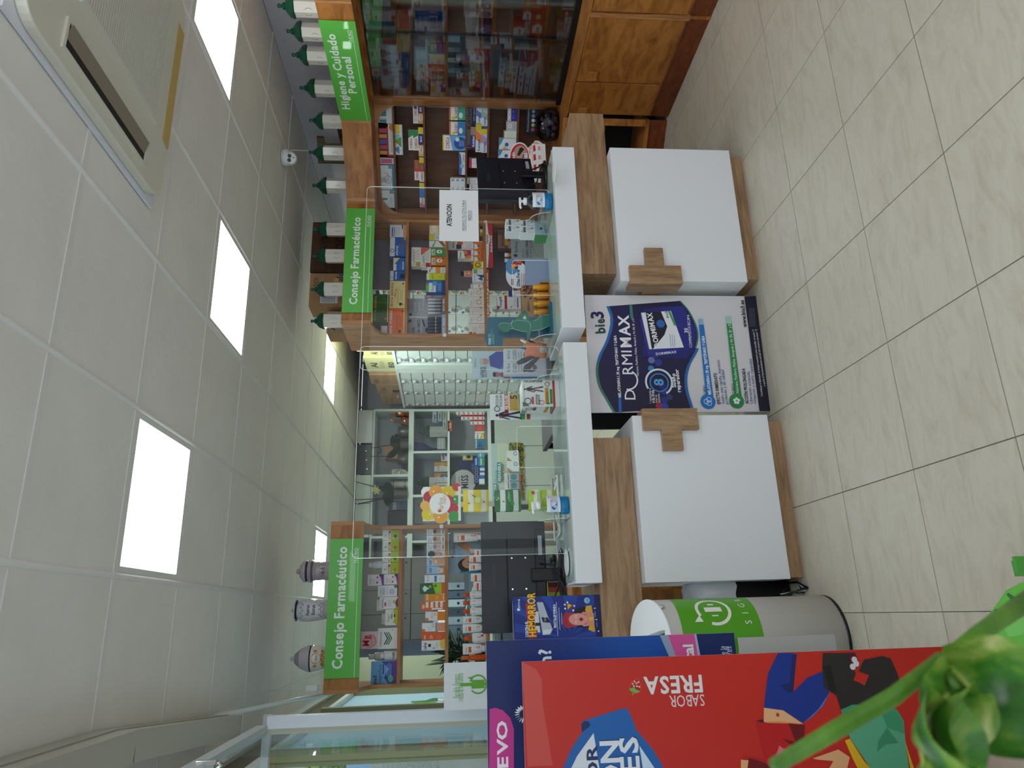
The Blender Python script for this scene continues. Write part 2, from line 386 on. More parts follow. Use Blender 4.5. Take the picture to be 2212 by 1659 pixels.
# glazed lobby in front of the window: post, rails, panes
PP = PY(3.3)
lob = struct(empty('door_1', (-.42, 3.3, 0)))
a0, a1, _, _ = PP.rect(700, 720, 1543, 1569.5); zt = PP.sz(576, 1562)[1]
bx('post', a0+.42, a1+.42, 0, .05, 0, zt, mat('white_post', 'c9ced6', .45), lob)
bx('post_edge', a0+.42-.022, a0+.42, .004, .05, 0, zt, mat('beige_post', 'b9b09b', .5), lob)
bx('top_rail', -.19, a1+.42, .052, .085, zt-.004, zt+.028, ALU, lob)
bx('glass', -.19, a0+.396, .062, .068, .05, zt-.03, WGLASS, lob)
bx('side_rail', a0+.40, a0+.435, -2.2, 0, zt-.004, zt+.04, ALU, lob); bx('side_glass', a0+.414, a0+.42, -.62, -.01, 0.02, zt-.02, WGLASS, lob)
hm = MB(); hm.rbox(-.02, .02, -.016, .016, -.03, .03, .012); hm.tube([(0, 0, -.02), (.01, -.03, -.05)], .008, 6); hm.build('hinge', CHROME, lob).location = (a0+.42, -.78, zt-.01)
# shutter housings hung under the ceiling along the window
for nm, A, B in (('trim_2', (-.30, 1.2), (-.315, 2.635)), ('trim_3', (-.315, 2.635), (-.42, 3.88))):
    d = Vector((B[0]-A[0], B[1]-A[1], 0)); Lh = d.length; rz = math.atan2(d.y, d.x); o = struct(empty(nm, (A[0], A[1], 0), rz))
    col = mat('cream_shutter_box', 'b7b3a6', .4)
    bx('upper_band', 0, Lh-.002, .0, .1, 2.60, 2.668, col, o); bx('lower_band', 0, Lh-.002, .004, .1, 2.535, 2.597, col, o)
# bar of the lobby door running under the ceiling
struct(MB().tube([(-.425, 3.86, 2.655), (-.43, 4.6, 2.4), (-.44, 5.2, 2.18)], .012, 8).build('trim_4', GREYW))
# pale lower wall seen beyond the counters
# ceiling cassette of the air conditioner
ac = empty('air_conditioner', (2.005, 2.01, ZC), 0, 'white ceiling air conditioner cassette with slotted return grille and yellow strip', 'air conditioner')
IV = mat('ivory_plastic', 'dcd9cc', .4)
bx('mounting_frame', -.485, .485, -.48, .48, -.012, 0, mat('cool_white_frame', 'e4e4ee', .5), ac)
m = MB(); m.rbox(-.47, .47, -.465, .465, -.045, -.012, .09, n=8); m.build('panel', IV, ac, bevel=.006)
gx0, gx1, gy0, gy1 = -.215, .375, -.235, .335
m = MB()
for a in ((gx0, gx1, gy0, gy0+.022), (gx0, gx1, gy1-.022, gy1), (gx0, gx0+.022, gy0+.022, gy1-.022), (gx1-.022, gx1, gy0+.022, gy1-.022)): m.box(a[0], a[1], a[2], a[3], -.054, -.044)
gf = m.build('grille', IV, ac)
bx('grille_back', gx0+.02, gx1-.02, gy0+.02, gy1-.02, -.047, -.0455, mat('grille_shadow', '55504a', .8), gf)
sm = None
for k in range(38):
    y = gy0+.03+k*(gy1-gy0-.06)/37
    if sm is None: sm = MB().box(gx0+.02, gx1-.02, -.0042, .0042, -.0535, -.047).build('slat', IV, gf); s_ = sm
    else: s_ = sm.copy(); C.objects.link(s_)
    s_.location = (0, y, 0); s_.rotation_euler.x = .0
m = MB()
def vent(x0, x1, y0, y1, nm, along):
    v = empty(nm, ((x0+x1)/2, (y0+y1)/2, -.045)); v.parent = ac; a, b = (x1-x0)/2, (y1-y0)/2
    bx('throat', -a, a, -b, b, -.0015, .0, mat('vent_throat', '2c251e', .7), v)
    mm = MB(); r = .012
    for q in ((-a-r, a+r, -b-r, -b), (-a-r, a+r, b, b+r), (-a-r, -a, -b, b), (a, a+r, -b, b)): mm.box(q[0], q[1], q[2], q[3], -.008, 0)
    mm.build('rim', IV, v)
    if along == 'y':
        fl = MB(); fl.prism([(-a*.15, -b+.004, -.002), (a*.9, -b+.004, -.016), (a*.9, b-.004, -.016), (-a*.15, b-.004, -.002)], (0, 0, -.004)); fl.build('flap', mat('taupe_flap', '8b8072', .5), v)
vent(-.415, -.33, -.27, .285, 'side_vent', 'y')
vent(.405, .44, -.25, .25, 'far_vent', 'y')
st = MB(); st.prism([(-.22, .405, -.047), (.34, .405, -.047), (.325, .452, -.052), (-.235, .452, -.052)], (0, 0, -.003)); st.build('yellow_strip', mat('yellowed_strip', 'c2a867', .5), ac)
# dome camera
cmv = empty('security_camera', (3.03, 4.28, ZC), 0, 'white turret security camera with two dark lenses under the ceiling', 'camera')
m = MB(); m.lathe([(.055, -.0), (.056, -.03), (.05, -.045), (.03, -.05)], n=24); m.build('mount', mat('camera_white', 'eceef2', .35), cmv)
ball = empty('eye_ball', (-.012, -.012, -.055)); ball.parent = cmv
d = (EYE-Vector((3.03, 4.28, 2.6))).normalized(); ax = d.to_track_quat('Z', 'Y').to_matrix()
m = MB(); m.smooth = True
m.lathe([(.012, -.044), (.034, -.03), (.045, 0), (.044, .012), (.036, .026), (.034, .028)], n=24, ax=ax); m.build('shell', _M['camera_white'], ball)
for k, (uu, vv, r) in enumerate(((-.012, .008, .0125), (.016, .004, .0125), (.004, -.021, .004))):
    m = MB(); m.lathe([(r, .0), (r, .031), (r*.8, .0325)], c=ax @ Vector((uu, vv, 0)), n=16, ax=ax); m.build('lens', mat('black_lens', '0b0b0c', .08), ball)
m = MB(); m.tube([(.02, .0, -.02), (.07, .03, -.012), (.12, .08, -.05), (.16, .14, -.14)], .004, 6); m.build('cable', TBAR, cmv)
# detector hanging near the window shelf
det = empty('ceiling_sensor', tuple(PY(4.62).w(*PY(4.62).sz(675, 1487))), 0, 'small white adapter with a cable above the window-side wooden shelf', 'adapter')
m = MB(); m.rbox(-.016, .016, -.012, .012, -.03, .036, .006); m.build('case', TBAR, det)
q = PY(4.62); m = MB(); o0 = Vector(det.location)
m.tube([Vector((0, 0, .036)), q.w(*q.sz(640, 1489))-o0, q.w(*q.sz(600, 1491))-o0, Vector((onz(583, 1492.5, 2.66)))-o0], .0035, 6); m.tube([(0, 0, -.03), q.w(*q.sz(697, 1484))-o0], .004, 6); m.build('cable', TBAR, det)
# ================================================================ wooden shelving
FZ0, FZ1 = 2.072, 2.275            # fascia
def profile(dep, d, z0, cz=1.965, fz=FZ0):
    """side panel outline in (depth, z): fascia front, quarter-round, straight front edge"""
    pts = [(0, FZ1), (0, fz)]
    for k in range(9):
        a = math.pi/2*k/8; pts.append((d*math.sin(a), cz+(fz-cz)*math.cos(a)))
    return pts + [(d, z0), (dep, z0), (dep, FZ1)]
def side_panel(parent, x0, x1, dep, d, z0, m=CHERRY_U):
    pr = profile(dep, d, z0); mb = MB(); mb.prism([(x0, a, z) for a, z in pr], (x0-x1, 0, 0)); return mb.build('side_panel', m, parent)
def shelf_unit(name, x0, x1, Y, dep, d, zs, lab, lx=True, rx=True, back=None, base=True, fa=None):
    u = empty(name, (x0, Y, 0), 0, lab, 'shelf unit'); L = x1-x0
    side_panel(u, 0, .024, dep, d, .0); side_panel(u, L-.024, L, dep, d, .0)
    bx('fascia', .024, L-.024, 0, .02, FZ0, FZ1, CHERRY, u)
    bx('end_moulding', -.002, .022, -.004, 0, FZ0, FZ1, CHERRY_U, u); bx('end_moulding', L-.022, L+.002, -.004, 0, FZ0, FZ1, CHERRY_U, u)
    bx('top_board', .024, L-.024, .02, dep, FZ1-.02, FZ1, CHERRY_H, u)
    for z in zs: bx('shelf_board', .024, L-.024, d-.004, dep-.01, z-.02, z, CHERRY_H, u)
    if back: bx('back_panel', back[0]-x0, back[1]-x0, dep-.01, dep, .74, FZ1-.02, mat('mauve_grey_panel', '8d8791', .6), u)
    bx('base', .024, L-.024, d-.05, dep, .0, .74, CHERRY, u)
    return u
CU_ = shelf_unit('display_shelf', 1.935, 2.9, 4.6, .53, .24, (1.86, 1.563, 1.276, 1.0), 'tall wooden shelf unit in the middle, under a green sign and green-lidded jars', back=(2.44, 2.88))
LU_ = shelf_unit('display_shelf', -.411, .587, 4.6, .53, .24, (1.868, 1.567, 1.30), 'open wooden shelf unit by the window, full of sunscreen and supplements')
for u, x, z in ((CU_, .012, 1.57), (CU_, .012, 1.2), (LU_, .985, 1.59)):           # small white clips on the upright edges
    bx('clip', x-.012, x+.012, .232, .238, z-.012, z+.012, PAPER, u)
# corner unit
k2 = math.sqrt(.5)
co = empty('corner_shelf', (2.9, 4.6, 0), math.radians(-45), 'wooden corner shelf unit with rounded opening and dark brown back', 'shelf unit')
def CL(X, Y):
    v = Vector((X-2.9, Y-4.6)); return (v.x*k2 - v.y*k2, v.x*k2 + v.y*k2)
bx('fascia', .0, .566, 0, .02, FZ0, FZ1, CHERRY, co)
for a in (0, .54): bx('end_moulding', a, a+.026, -.005, 0, FZ0, FZ1, CHERRY_U, co)
def plan_prism(nm, pts, z0, z1, m, par):
    q = [CL(*p) for p in pts]; ar = sum(q[i][0]*q[(i+1) % len(q)][1]-q[(i+1) % len(q)][0]*q[i][1] for i in range(len(q)))
    if ar < 0: q = q[::-1]
    return MB().prism([(a, b, z1) for a, b in q], (0, 0, z1-z0)).build(nm, m, par)
plan_prism('top_board', [(2.9, 4.63), (3.29, 4.24), (3.65, 4.24), (3.65, 5.1), (2.9, 5.1)], FZ1-.02, FZ1, CHERRY_H, co)
plan_prism('post', [(3.462, 4.175), (3.52, 4.318), (3.655, 4.45), (3.655, 4.175)], .74, FZ0, CHERRY_U, co)
plan_prism('post', [(2.905, 4.842), (2.968, 4.872), (3.10, 5.0), (3.06, 5.125), (2.905, 5.125)], .74, FZ0, CHERRY_U, co)
plan_prism('soffit', [(2.905, 4.64), (3.30, 4.24), (3.46, 4.20), (3.65, 4.45), (3.1, 5.1), (2.905, 5.1)], FZ0, FZ0+.02, CHERRY, co)
plan_prism('back_panel', [(3.08, 5.08), (3.655, 4.50), (3.655, 4.53), (3.10, 5.10)], .74, FZ0, BROWN, co)
for s, (X, Y) in ((1, (2.968, 4.872)), (-1, (3.52, 4.318))):      # rounded heads of the opening
    a, b = CL(X, Y); pts = [(a, b, FZ0), (a, b, FZ0-.19)]
    for k in range(8): t = math.pi/2*k/7; pts.append((a+s*.15*(1-math.cos(t)), b, FZ0-.19+.17*math.sin(t)))
    pts.append((a+s*.15, b, FZ0))
    MB().prism(pts if s < 0 else pts[::-1], (0, -.022, 0)).build('spandrel', CHERRY_U, co)
MB().prism([(*CL(2.968, 4.872), FZ0), (*CL(2.968, 4.872), FZ0-.025), (*CL(3.52, 4.318), FZ0-.025), (*CL(3.52, 4.318), FZ0)], (0, -.022, 0)).build('head_rail', CHERRY, co)
for z in (1.945, 1.722, 1.412, 1.249, 1.03): plan_prism('shelf_board', [(2.972, 4.876), (3.524, 4.324), (3.654, 4.45), (3.654, 4.5), (3.09, 5.06)], z-.014, z, BROWN, co)
plan_prism('base_side', [(2.93, 4.45), (2.96, 4.45), (3.2, 4.7), (3.17, 4.73)], 0, .72, CHERRY, co)
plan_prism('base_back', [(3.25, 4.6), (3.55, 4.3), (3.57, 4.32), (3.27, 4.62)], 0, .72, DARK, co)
plan_prism('base_floor', [(2.93, 4.42), (3.268, 4.082), (3.54, 4.3), (3.2, 4.7)], .13, .16, CHERRY, co)
plan_prism('worktop', [(2.93, 4.42), (3.268, 4.082), (3.655, 4.082), (3.655, 4.7), (3.2, 5.1), (2.93, 4.9)], .72, .74, CHERRY_H, co)
plan_prism('plinth', [(2.93, 4.45), (3.28, 4.10), (3.30, 4.12), (2.95, 4.47)], 0, .13, KICK, co)
plan_prism('base_stile', [(3.235, 4.115), (3.268, 4.082), (3.28, 4.095), (3.247, 4.127)], .13, .72, CHERRY, co)
plan_prism('base_shelf', [(2.95, 4.44), (3.24, 4.13), (3.5, 4.3), (3.2, 4.6)], .44, .455, CHERRY, co)
# right run: glass-doored cabinet over base cupboards
rt = empty('glass_cabinet', (3.3, 4.2, 0), math.radians(-90), 'tall wooden cabinet with sliding glass doors full of toothpaste boxes', 'cabinet')   # local x = -Y (towards viewer), local y = +X
RL = 2.6
bx('fascia', 0, RL, 0, .02, FZ0, FZ1, CHERRY, rt); bx('end_moulding', 0, .02, -.005, 0, FZ0, FZ1, CHERRY_U, rt)
for a in (.99, 1.012): bx('end_moulding', a, a+.016, -.006, 0, FZ0, FZ1, CHERRY_U, rt)
bx('top_board', 0, RL, .02, .355, FZ1-.02, FZ1, CHERRY_H, rt); bx('soffit', .03, RL, .02, .17, FZ0, FZ0+.02, CHERRY, rt)
bx('back_panel', .03, RL, .345, .355, .74, FZ0, mat('mauve_grey_panel'), rt)
bx('side_panel', .03, .05, .165, .345, .74, FZ0, CHERRY_U, rt); bx('side_panel', RL-.02, RL, .165, .345, .74, FZ0, CHERRY_U, rt)
for z in (1.86, 1.557, 1.26, .936): bx('shelf_board', .05, RL-.02, .18, .345, z-.02, z, CHERRY_H, rt)
bx('track', .03, RL, .14, .18, .742, .775, mat('black_track', '0e0d0c', .4), rt); bx('track', .03, RL, .14, .18, FZ0-.02, FZ0, CHERRY, rt)
YD = None
d_ = ray(977, 90); YD = 3.46/d_.x*d_.y
bx('glass_door', .04, 4.2-YD+.05, .158, .163, .776, FZ0-.02, PANE, rt); bx('glass_door', 4.2-YD-.0, RL-.03, .166, .171, .776, FZ0-.02, PANE, rt)
bx('door_edge', 4.2-YD+.047, 4.2-YD+.05, .1565, .158, .776, FZ0-.02, mat('dark_glass_edge', '22302c', .2), rt)
bx('floor_board', .05, RL-.02, .18, .345, .74, .765, CHERRY_H, rt)
bc = empty('base_cupboard', (3.27, 4.07, 0), math.radians(-90), 'low cherry-wood cupboard with square wooden handles under the glass cabinet', 'cupboard')
bx('carcass', 0, RL, .022, .37, .13, .715, CHERRY, bc); bx('worktop', -.0, RL, -.004, .38, .716, .74, CHERRY_H, bc); bx('plinth', 0, RL, .02, .06, 0, .13, KICK, bc)
bx('plinth_cap', .86, .88, .012, .02, 0, .13, CHERRY, bc)
for a, b, h in ((.025, .325, .06), (.335, .855, .40), (.90, 1.44, .98), (1.45, 2.0, 1.9)):
    dr = bx('door', a, b, .002, .02, .15, .712, CHERRY, bc, bevel=.003)
    hb = MB(); hb.box(h-.03, h+.03, -.012, .0, .588, .648); hb.box(h-.03, h-.018, -.024, -.012, .588, .648); hb.build('handle', CHERRY_H, dr)
for a in (.862, .878): bx('stile', a, a+.014, -.004, .02, .13, .715, CHERRY_U, bc)
# ================================================================ green signs
def sign(pl, x0, x1, y0, y1, art, lab, t=.012):
    a0, a1, z0, z1 = pl.rect(x0, x1, y0, y1, t); w_, h_ = a1-a0, z1-z0
    o = MB().box(-w_/2, w_/2, 0, .006, 0, h_).build('shelf_sign', GREEN, None, pl.w((a0+a1)/2, z0, t), pl.rz); tag(o, lab, 'sign', None)
    m = MB(); paint(m, art, w_, h_); m.build('lettering', mat('white_vinyl', 'eef5ee', .4), o); return o
WV = mat('white_vinyl', 'eef5ee', .4)
nexo = [T(.93, .765, .16, 'nexo', 'ffffff', 0, 'r'), R(.0, .86, .93, .872, 'cfeac6')]
sign(PY(4.6), 743.5, 806.5, 450, 675, [T(.07, .36, .27, 'Consejo Farmacéutico', 'fff', 1, 'l', .84), nexo], 'lime green sign with white lettering over the middle shelf, below green-lidded jars')
sign(PY(4.6), 706.5, 780, 1164, 1465, [T(.06, .36, .3, 'Consejo Farmacéutico', 'fff', 1, 'l', .88), nexo], 'lime green sign with white lettering over the shelf beside the window, largest of the signs')
sign(PXr(3.3), 712, 784.5, 47, 260, [T(.13, .25, .25, 'Higiene y Cuidado', 'fff', 1, 'l', .76), T(.31, .56, .25, 'Personal', 'fff', 1, 'l', .38), nexo], 'lime green sign with two lines of white lettering over the glass-doored cabinet')
# ================================================================ counters
def counter(nm, cap, wood, box_, base, cross, lab):
    c = empty(nm, ((box_[0]+box_[1])/2, 3.06, 0), 0, lab, 'counter'); X = c.location.x
    def B(n_, x0, x1, y0, y1, z0, z1, m, bv=.0015): return bx(n_, x0-X, x1-X, y0-3.06, y1-3.06, z0, z1, m, c, bevel=bv)
    B('base', base[0], base[1], 3.088, 3.62, 0, .07, OAK_H); B('front_box', box_[0], box_[1], 3.06, 3.62, .072, .704, WHITE)
    B('wood_band', wood[0], wood[1], 3.13, 3.60, .706, .888, OAK_H); B('worktop', cap[0], cap[1], 3.06, 3.52, .89, 1.0, WHITE)
    bx('glass_top', cap[0]-X+.012, cap[1]-X-.012, .012, .448, 1.0005, 1.006, GTOP, c)
    # cross wrapping the corner of the box
    xc, s = cross                                   # corner X, direction towards the middle of the front
    zc, hv, ha, hw, t = .535, .1275, .046, .072, .026
    m = MB()
    def fr(x0, x1, z0, z1): m.box(min(x0, x1)-X, max(x0, x1)-X, -t, -.001, z0, z1)
    def sd(y0, y1, z0, z1): m.box(min(xc-s*t, xc-s*.001)-X, max(xc-s*t, xc-s*.001)-X, y0, y1, z0, z1)
    fr(xc-s*t, xc+s*hw, zc-hv, zc+hv); fr(xc+s*hw, xc+s*(hw+.095), zc-ha, zc+ha)
    sd(-.001, hw, zc-hv, zc+hv); sd(hw, hw+.095, zc-ha, zc+ha)
    m.build('cross', OAK_V, c, bevel=.001)
    return c
counter('counter', (1.272, 2.268), (1.587, 2.535), (1.515, 2.272), (1.542, 2.248), (1.515, 1), 'white and oak counter nearest the glass cabinet, oak cross on its poster-side corner')
counter('counter', (.118, 1.198), (-.30, .757), (.112, .842), (.118, .817), (.842, -1), 'white and oak counter nearest the window, between blue poster and black-framed monitor')
# clear protective screens standing on the counters
def rrect(x0, x1, z0, z1, r, n=4):
    pts = []
    for cx, cz, st in ((x1-r, z1-r, 0), (x0+r, z1-r, 1), (x0+r, z0+r, 2), (x1-r, z0+r, 3)):
        for i in range(n+1): t = math.pi/2*(st+i/n); pts.append((cx+r*math.cos(t), cz+r*math.sin(t)))
    return pts
def screen(Y, x0, x1, z1, s0, s1, sz, feet, lab):
    o = empty('protective_screen', ((x0+x1)/2, Y, 1.006), 0, lab, 'screen'); X = o.location.x
    z1 -= 1.006; sz -= 1.006; r = .02
    out = []
    q = rrect(x0-X, x1-X, 0, z1, r); n = len(q)//4
    slot = [(s0-X, 0)]
    for cx, cz, st in ((s0-X+r, sz-r, 1), (s1-X-r, sz-r, 0)):
        a = [(cx+r*math.cos(math.pi/2*(st+i/4)), cz+r*math.sin(math.pi/2*(st+i/4))) for i in range(5)]
        slot += a[::-1]
    slot.append((s1-X, 0))
    poly = q[:3*n] + slot + q[3*n:]               # outline, counter-clockwise seen from the customer
    MB().prism([(a, 0, b) for a, b in poly], (0, -.004, 0)).build('sheet', CLEAR, o)
    m = MB()
    for i in range(len(poly)):                     # polished bright rim
        a, b = poly[i], poly[(i+1) % len(poly)]
        if abs(a[1]) < 1e-6 and abs(b[1]) < 1e-6: continue
        m.tube([(a[0], -.0015, a[1]), (b[0], -.0015, b[1])], .0014, 4)
    m.build('polished_rim', EDGE, o)
    for fx in feet:
        pr = [(-.09, 0), (.16, 0)] + [(.16-.148*math.sin(t)-.0, .012+.1*(1-math.cos(t))) for t in [math.pi/2*k/8 for k in range(9)]] + [(-.004, .13), (-.012, .11)] + [(-.012-.07*math.sin(t), .11-.098*(1-math.cos(t))) for t in [math.pi/2*k/6 for k in range(1, 7)]]
        m = MB(); m.prism([(fx-X+.002, a, b) for a, b in pr], (.004, 0, 0)); f_ = m.build('foot', CLEAR, o)
        m = MB()
        for a, b in zip(pr[1:], pr[2:]): m.tube([(fx-X, a[0], a[1]), (fx-X, b[0], b[1])], .0013, 4)
        m.build('foot_rim', EDGE, f_)
    return o
SY1, SY2 = PY(3.215), PY(3.19)
sx = lambda pl, x, y: pl.sz(x, y)[0]
screen(3.215, sx(SY1, 990, 799), sx(SY1, 990, 407), SY1.sz(786, 600)[1], sx(SY1, 1160, 638), sx(SY1, 1160, 563), SY1.sz(1107, 600)[1], (sx(SY1, 1160, 477), sx(SY1, 1160, 735)), 'clear acrylic screen with a slot, carrying the white notice sheet')
screen(3.19, sx(SY2, 990, 1201), sx(SY2, 990, 749), SY2.sz(770, 970)[1], sx(SY2, 1160, 1010), sx(SY2, 1160, 921), SY2.sz(1117, 960)[1], (sx(SY2, 1190, 820), sx(SY2, 1190, 1125)), 'clear acrylic screen with a slot, nearer the window, in front of the candy rack')
# ================================================================ wall of drawers
DA0, DB0 = Vector((2.60, 5.15)), Vector((2.462, 8.49))
dv = (DA0-DB0).normalized(); DP = Plane(DA0, dv)
dw = empty('drawer_wall', (DA0.x, DA0.y, 0), DP.rz, 'long white wall of drawers with teardrop finger pulls under cardboard boxes', 'drawer unit')
DLn = (DA0-DB0).length
ZT = 2.117
bx('carcass', -DLn, 0, .03, .5, .02, ZT-.03, GREYW, dw); bx('top_trim', -DLn, 0, -.004, .5, ZT-.028, ZT, GREYW, dw)
bx('end_panel', .001, .02, -.0, .5, .02, ZT, mat('mauve_grey_panel'), dw)
cols = [598, 641, 683, 723, 757, 787, 805, 831, 855, 880]
ss = [DP.sz(984, y)[0] for y in cols]; ss[0] = min(ss[0], -.01)
PH = .1205
def dmesh(wd):
    m = MB(); n = 8; pts = [(-wd/2+wd*i/n, .016-.018*math.sin(math.pi*i/n)) for i in range(n+1)]
    m.prism([(a, b, PH-.004) for a, b in pts] + [(wd/2, .026, PH-.004), (-wd/2, .026, PH-.004)], (0, 0, PH-.008)); return m
def pullmesh(s):
    m = MB(); n = 10; top = []
    for i in range(n+1):
        t = math.pi*i/n; x = .045*math.cos(t); top.append((x-.01 if x > 0 else x-.01, .036*math.sin(t)**(1.0 if x < 0 else 1.6)))
    top = top
    z = (lambda b: PH-.006-b) if s else (lambda b: .006+b)
    cz = z(.012)
    hub = len(m.v); m.v.append((-.02, .0, cz))
    for a, b in top: m.v.append((a, -.004 - (.016 if a < -.01 else .002), z(b)))
    for a, b in top: m.v.append((a, .012, z(b)))
    k = len(top)
    for i in range(k-1): m.face((hub, hub+1+i, hub+2+i)); m.face((hub+1+i, hub+1+k+i, hub+2+k+i, hub+2+i))
    return m
dmat = mat('pearl_white_front', 'd3d9d8', .3); pmat = mat('pearl_white_pull', 'c3cac9', .35)
pm0, pm1 = pullmesh(0), pullmesh(1); pmA = pmB = None
tagm = {'b': mat('blue_tag', '3a5d96', .5), 'r': mat('red_tag', 'b0413a', .5), 'y': mat('ochre_tag', 'c2a04a', .5), 'k': mat('dark_tag', '3e4347', .5)}
tg = {}
for ci in range(len(ss)-1):
    if ci == 5: continue
    b_, a_ = ss[ci], ss[ci+1]
    if ci >= 6: b_, a_ = ss[ci], ss[ci+1]
    wd = abs(b_-a_)-.006; xm = (a_+b_)/2; dm = None
    for r in range(11):
        z = ZT-.034-PH*(r+1)
        if dm is None: dm = dmesh(wd).build('drawer', dmat, dw); o = dm
        else: o = dm.copy(); C.objects.link(o)
        o.location = (xm, 0, z)
        if pmA is None: pmA = pm0.build('finger_pull', pmat, o); pmB = pm1.build('finger_pull', pmat, o); qs = (pmA, pmB)
        else: qs = (pmA.copy(), pmB.copy())
        for q in qs:
            if q.name not in C.objects: C.objects.link(q)
            q.parent = o; q.location = (-.02, 0, 0)
        kinds = 'b' if ci < 5 and r > 0 else ('yr' if ci in (7, 8) else 'k' if ci == 6 and r % 2 else '')
        if ci in (0,): kinds = 'yr'
        for n_, kk in enumerate(kinds):
            if kk not in tg: tg[kk] = MB().box(-.026, .026, -.0045, -.003, -.008, .008).build('tag', tagm[kk], o); t_ = tg[kk]
            else: t_ = tg[kk].copy(); C.objects.link(t_); t_.parent = o
            t_.location = (-wd*.34+.0, .009, .06+.02*n_); t_.rotation_euler.z = -.12
xx = (ss[5]+ss[6])/2
bx('divider', ss[6]+.003, ss[5]-.003, -.006, .03, .02, ZT-.03, GREYW, dw)
# ================================================================ back room
BP = PY(8.5)
bk = empty('back_cabinet', (1.4, 8.5, 0), 0, 'white cabinet with glass-fronted compartments across the back room', 'cabinet')
GI = mat('grey_interior', '9ba0a6', .6); GFR = mat('white_green_frame', 'dfe9e4', .4)
bx('back', -1.4, 1.04, .33, .345, .02, 2.66, GI, bk)
for z0, z1, d in ((1.985, 2.045, -.01), (1.55, 1.575, 0), (1.045, 1.085, -.012), (2.455, 2.478, 0)): bx('rail', -1.4, 1.04, d, .33, z0, z1, GFR, bk)
for x in (1.90, 1.372, .84, .3, 2.425): bx('upright', x-1.4-.014, x-1.4+.014, -.004, .33, 1.085, 1.985, GFR, bk)
for x in (1.62, 2.43, .9): bx('upright', x-1.4-.014, x-1.4+.014, 0, .33, 2.045, 2.455, GFR, bk)
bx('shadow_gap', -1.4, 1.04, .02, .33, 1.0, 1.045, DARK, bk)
PGR = mat('pale_green_panel', 'c2ccc3', .4)
for x0, x1 in ((-.9, -.42), (-.41, .07), (.08, .56), (.57, 1.03)): bx('lower_door', x0, x1, 0, .02, .08, 1.0, PGR, bk)
bx('carcass', -1.4, 1.04, .02, .33, .0, 1.0, PGR, bk)
for x0, x1, mm in ((.62, 1.03, WHITE), (.24, .60, mat('grey_curtain', '6d7076', .8)), (-.1, .23, GFR), (-.5, -.11, GFR)):
    dd = bx('upper_door', x0, x1, -.004, .016, 2.482, 2.655, mm, bk)
    if mm.name == 'grey_curtain':
        for k in range(3): o = MB().lathe([(.011, 0), (.011, .012), (.006, .016)], ax=Matrix.Rotation(math.pi/2, 3, 'X'), n=10).build('knob', CHROME, dd); o.location = (.30+.11*k, -.004, 2.53+.01*k)
for x0, x1 in ((.52, 1.02), (-.01, .5), (-.54, -.02)): bx('glass_front', x0, x1, .002, .005, 1.58, 1.98, PANE, bk)
lk = empty('locker_row', (.28, 8.2, 0), 0, 'row of dark grey lockers seen through the window-side shelf', 'lockers')
LK = mat('locker_grey', '6f6d6c', .5)
bx('carcass', -.52, .36, .02, .4, 1.55, 2.62, LK, lk); bx('carcass', -.52, .36, .02, .4, 0, 1.55, mat('locker_low', '70757a', .6), lk)
for a, b in ((.02, .345), (-.235, .015), (-.5, -.24)):
    for z0, z1 in ((1.98, 2.6), (1.58, 1.97)):
        d_ = bx('door', a, b, 0, .02, z0, z1, LK, lk); o = MB().lathe([(.01, 0), (.01, .006)], n=10, ax=Matrix.Rotation(math.pi/2, 3, 'X')).build('lock', BLACK, d_); o.location = (b-.04, 0, z0+.05)
# ================================================================ goods on the shelves
def vs(art, k):
    out = []
    for a in flat(art):
        if a[0] == 'p': out.append(('p', [(u, v*k) for u, v in a[1]], a[2]))
        elif a[0] == 'e': out.append(('e', a[1], a[2]*k, a[3], None if a[4] is None else a[4]*k, *a[5:]))
        elif a[0] == 'r': out.append(('r', a[1], a[2]*k, *a[3:]))
        else: out.append(('t', a[1], a[2]*k, a[3]*k, *a[4:]))
    return out
class Z:
    def __init__(s, ox, oy, k): s.o = (ox, oy, k)
    def __call__(s, r): x0, x1, y0, y1 = r; ox, oy, k = s.o; return ox+x0/k, ox+x1/k, oy+y0/k, oy+y1/k
RA, RB, RC, RD = Z(590, 0, 6.32), Z(930, 0, 6.32), Z(600, 220, 6.32), Z(930, 220, 6.32)
CA, CB = Z(660, 460, 6.144), Z(930, 460, 6.144); BA, BB = Z(720, 870, 6.144), Z(960, 880, 6.379)
LA, LB, LC, LDz = Z(620, 1110, 6.379), Z(940, 1110, 6.379), Z(620, 1330, 4.809), Z(800, 1400, 6.404)
ONE = Z(0, 0, 1)
placed = {}
class Rack:
    def __init__(s, pl, levels, group, t=0): s.pl = pl; s.lv = levels; s.g = group; s.t = t; s.b = []
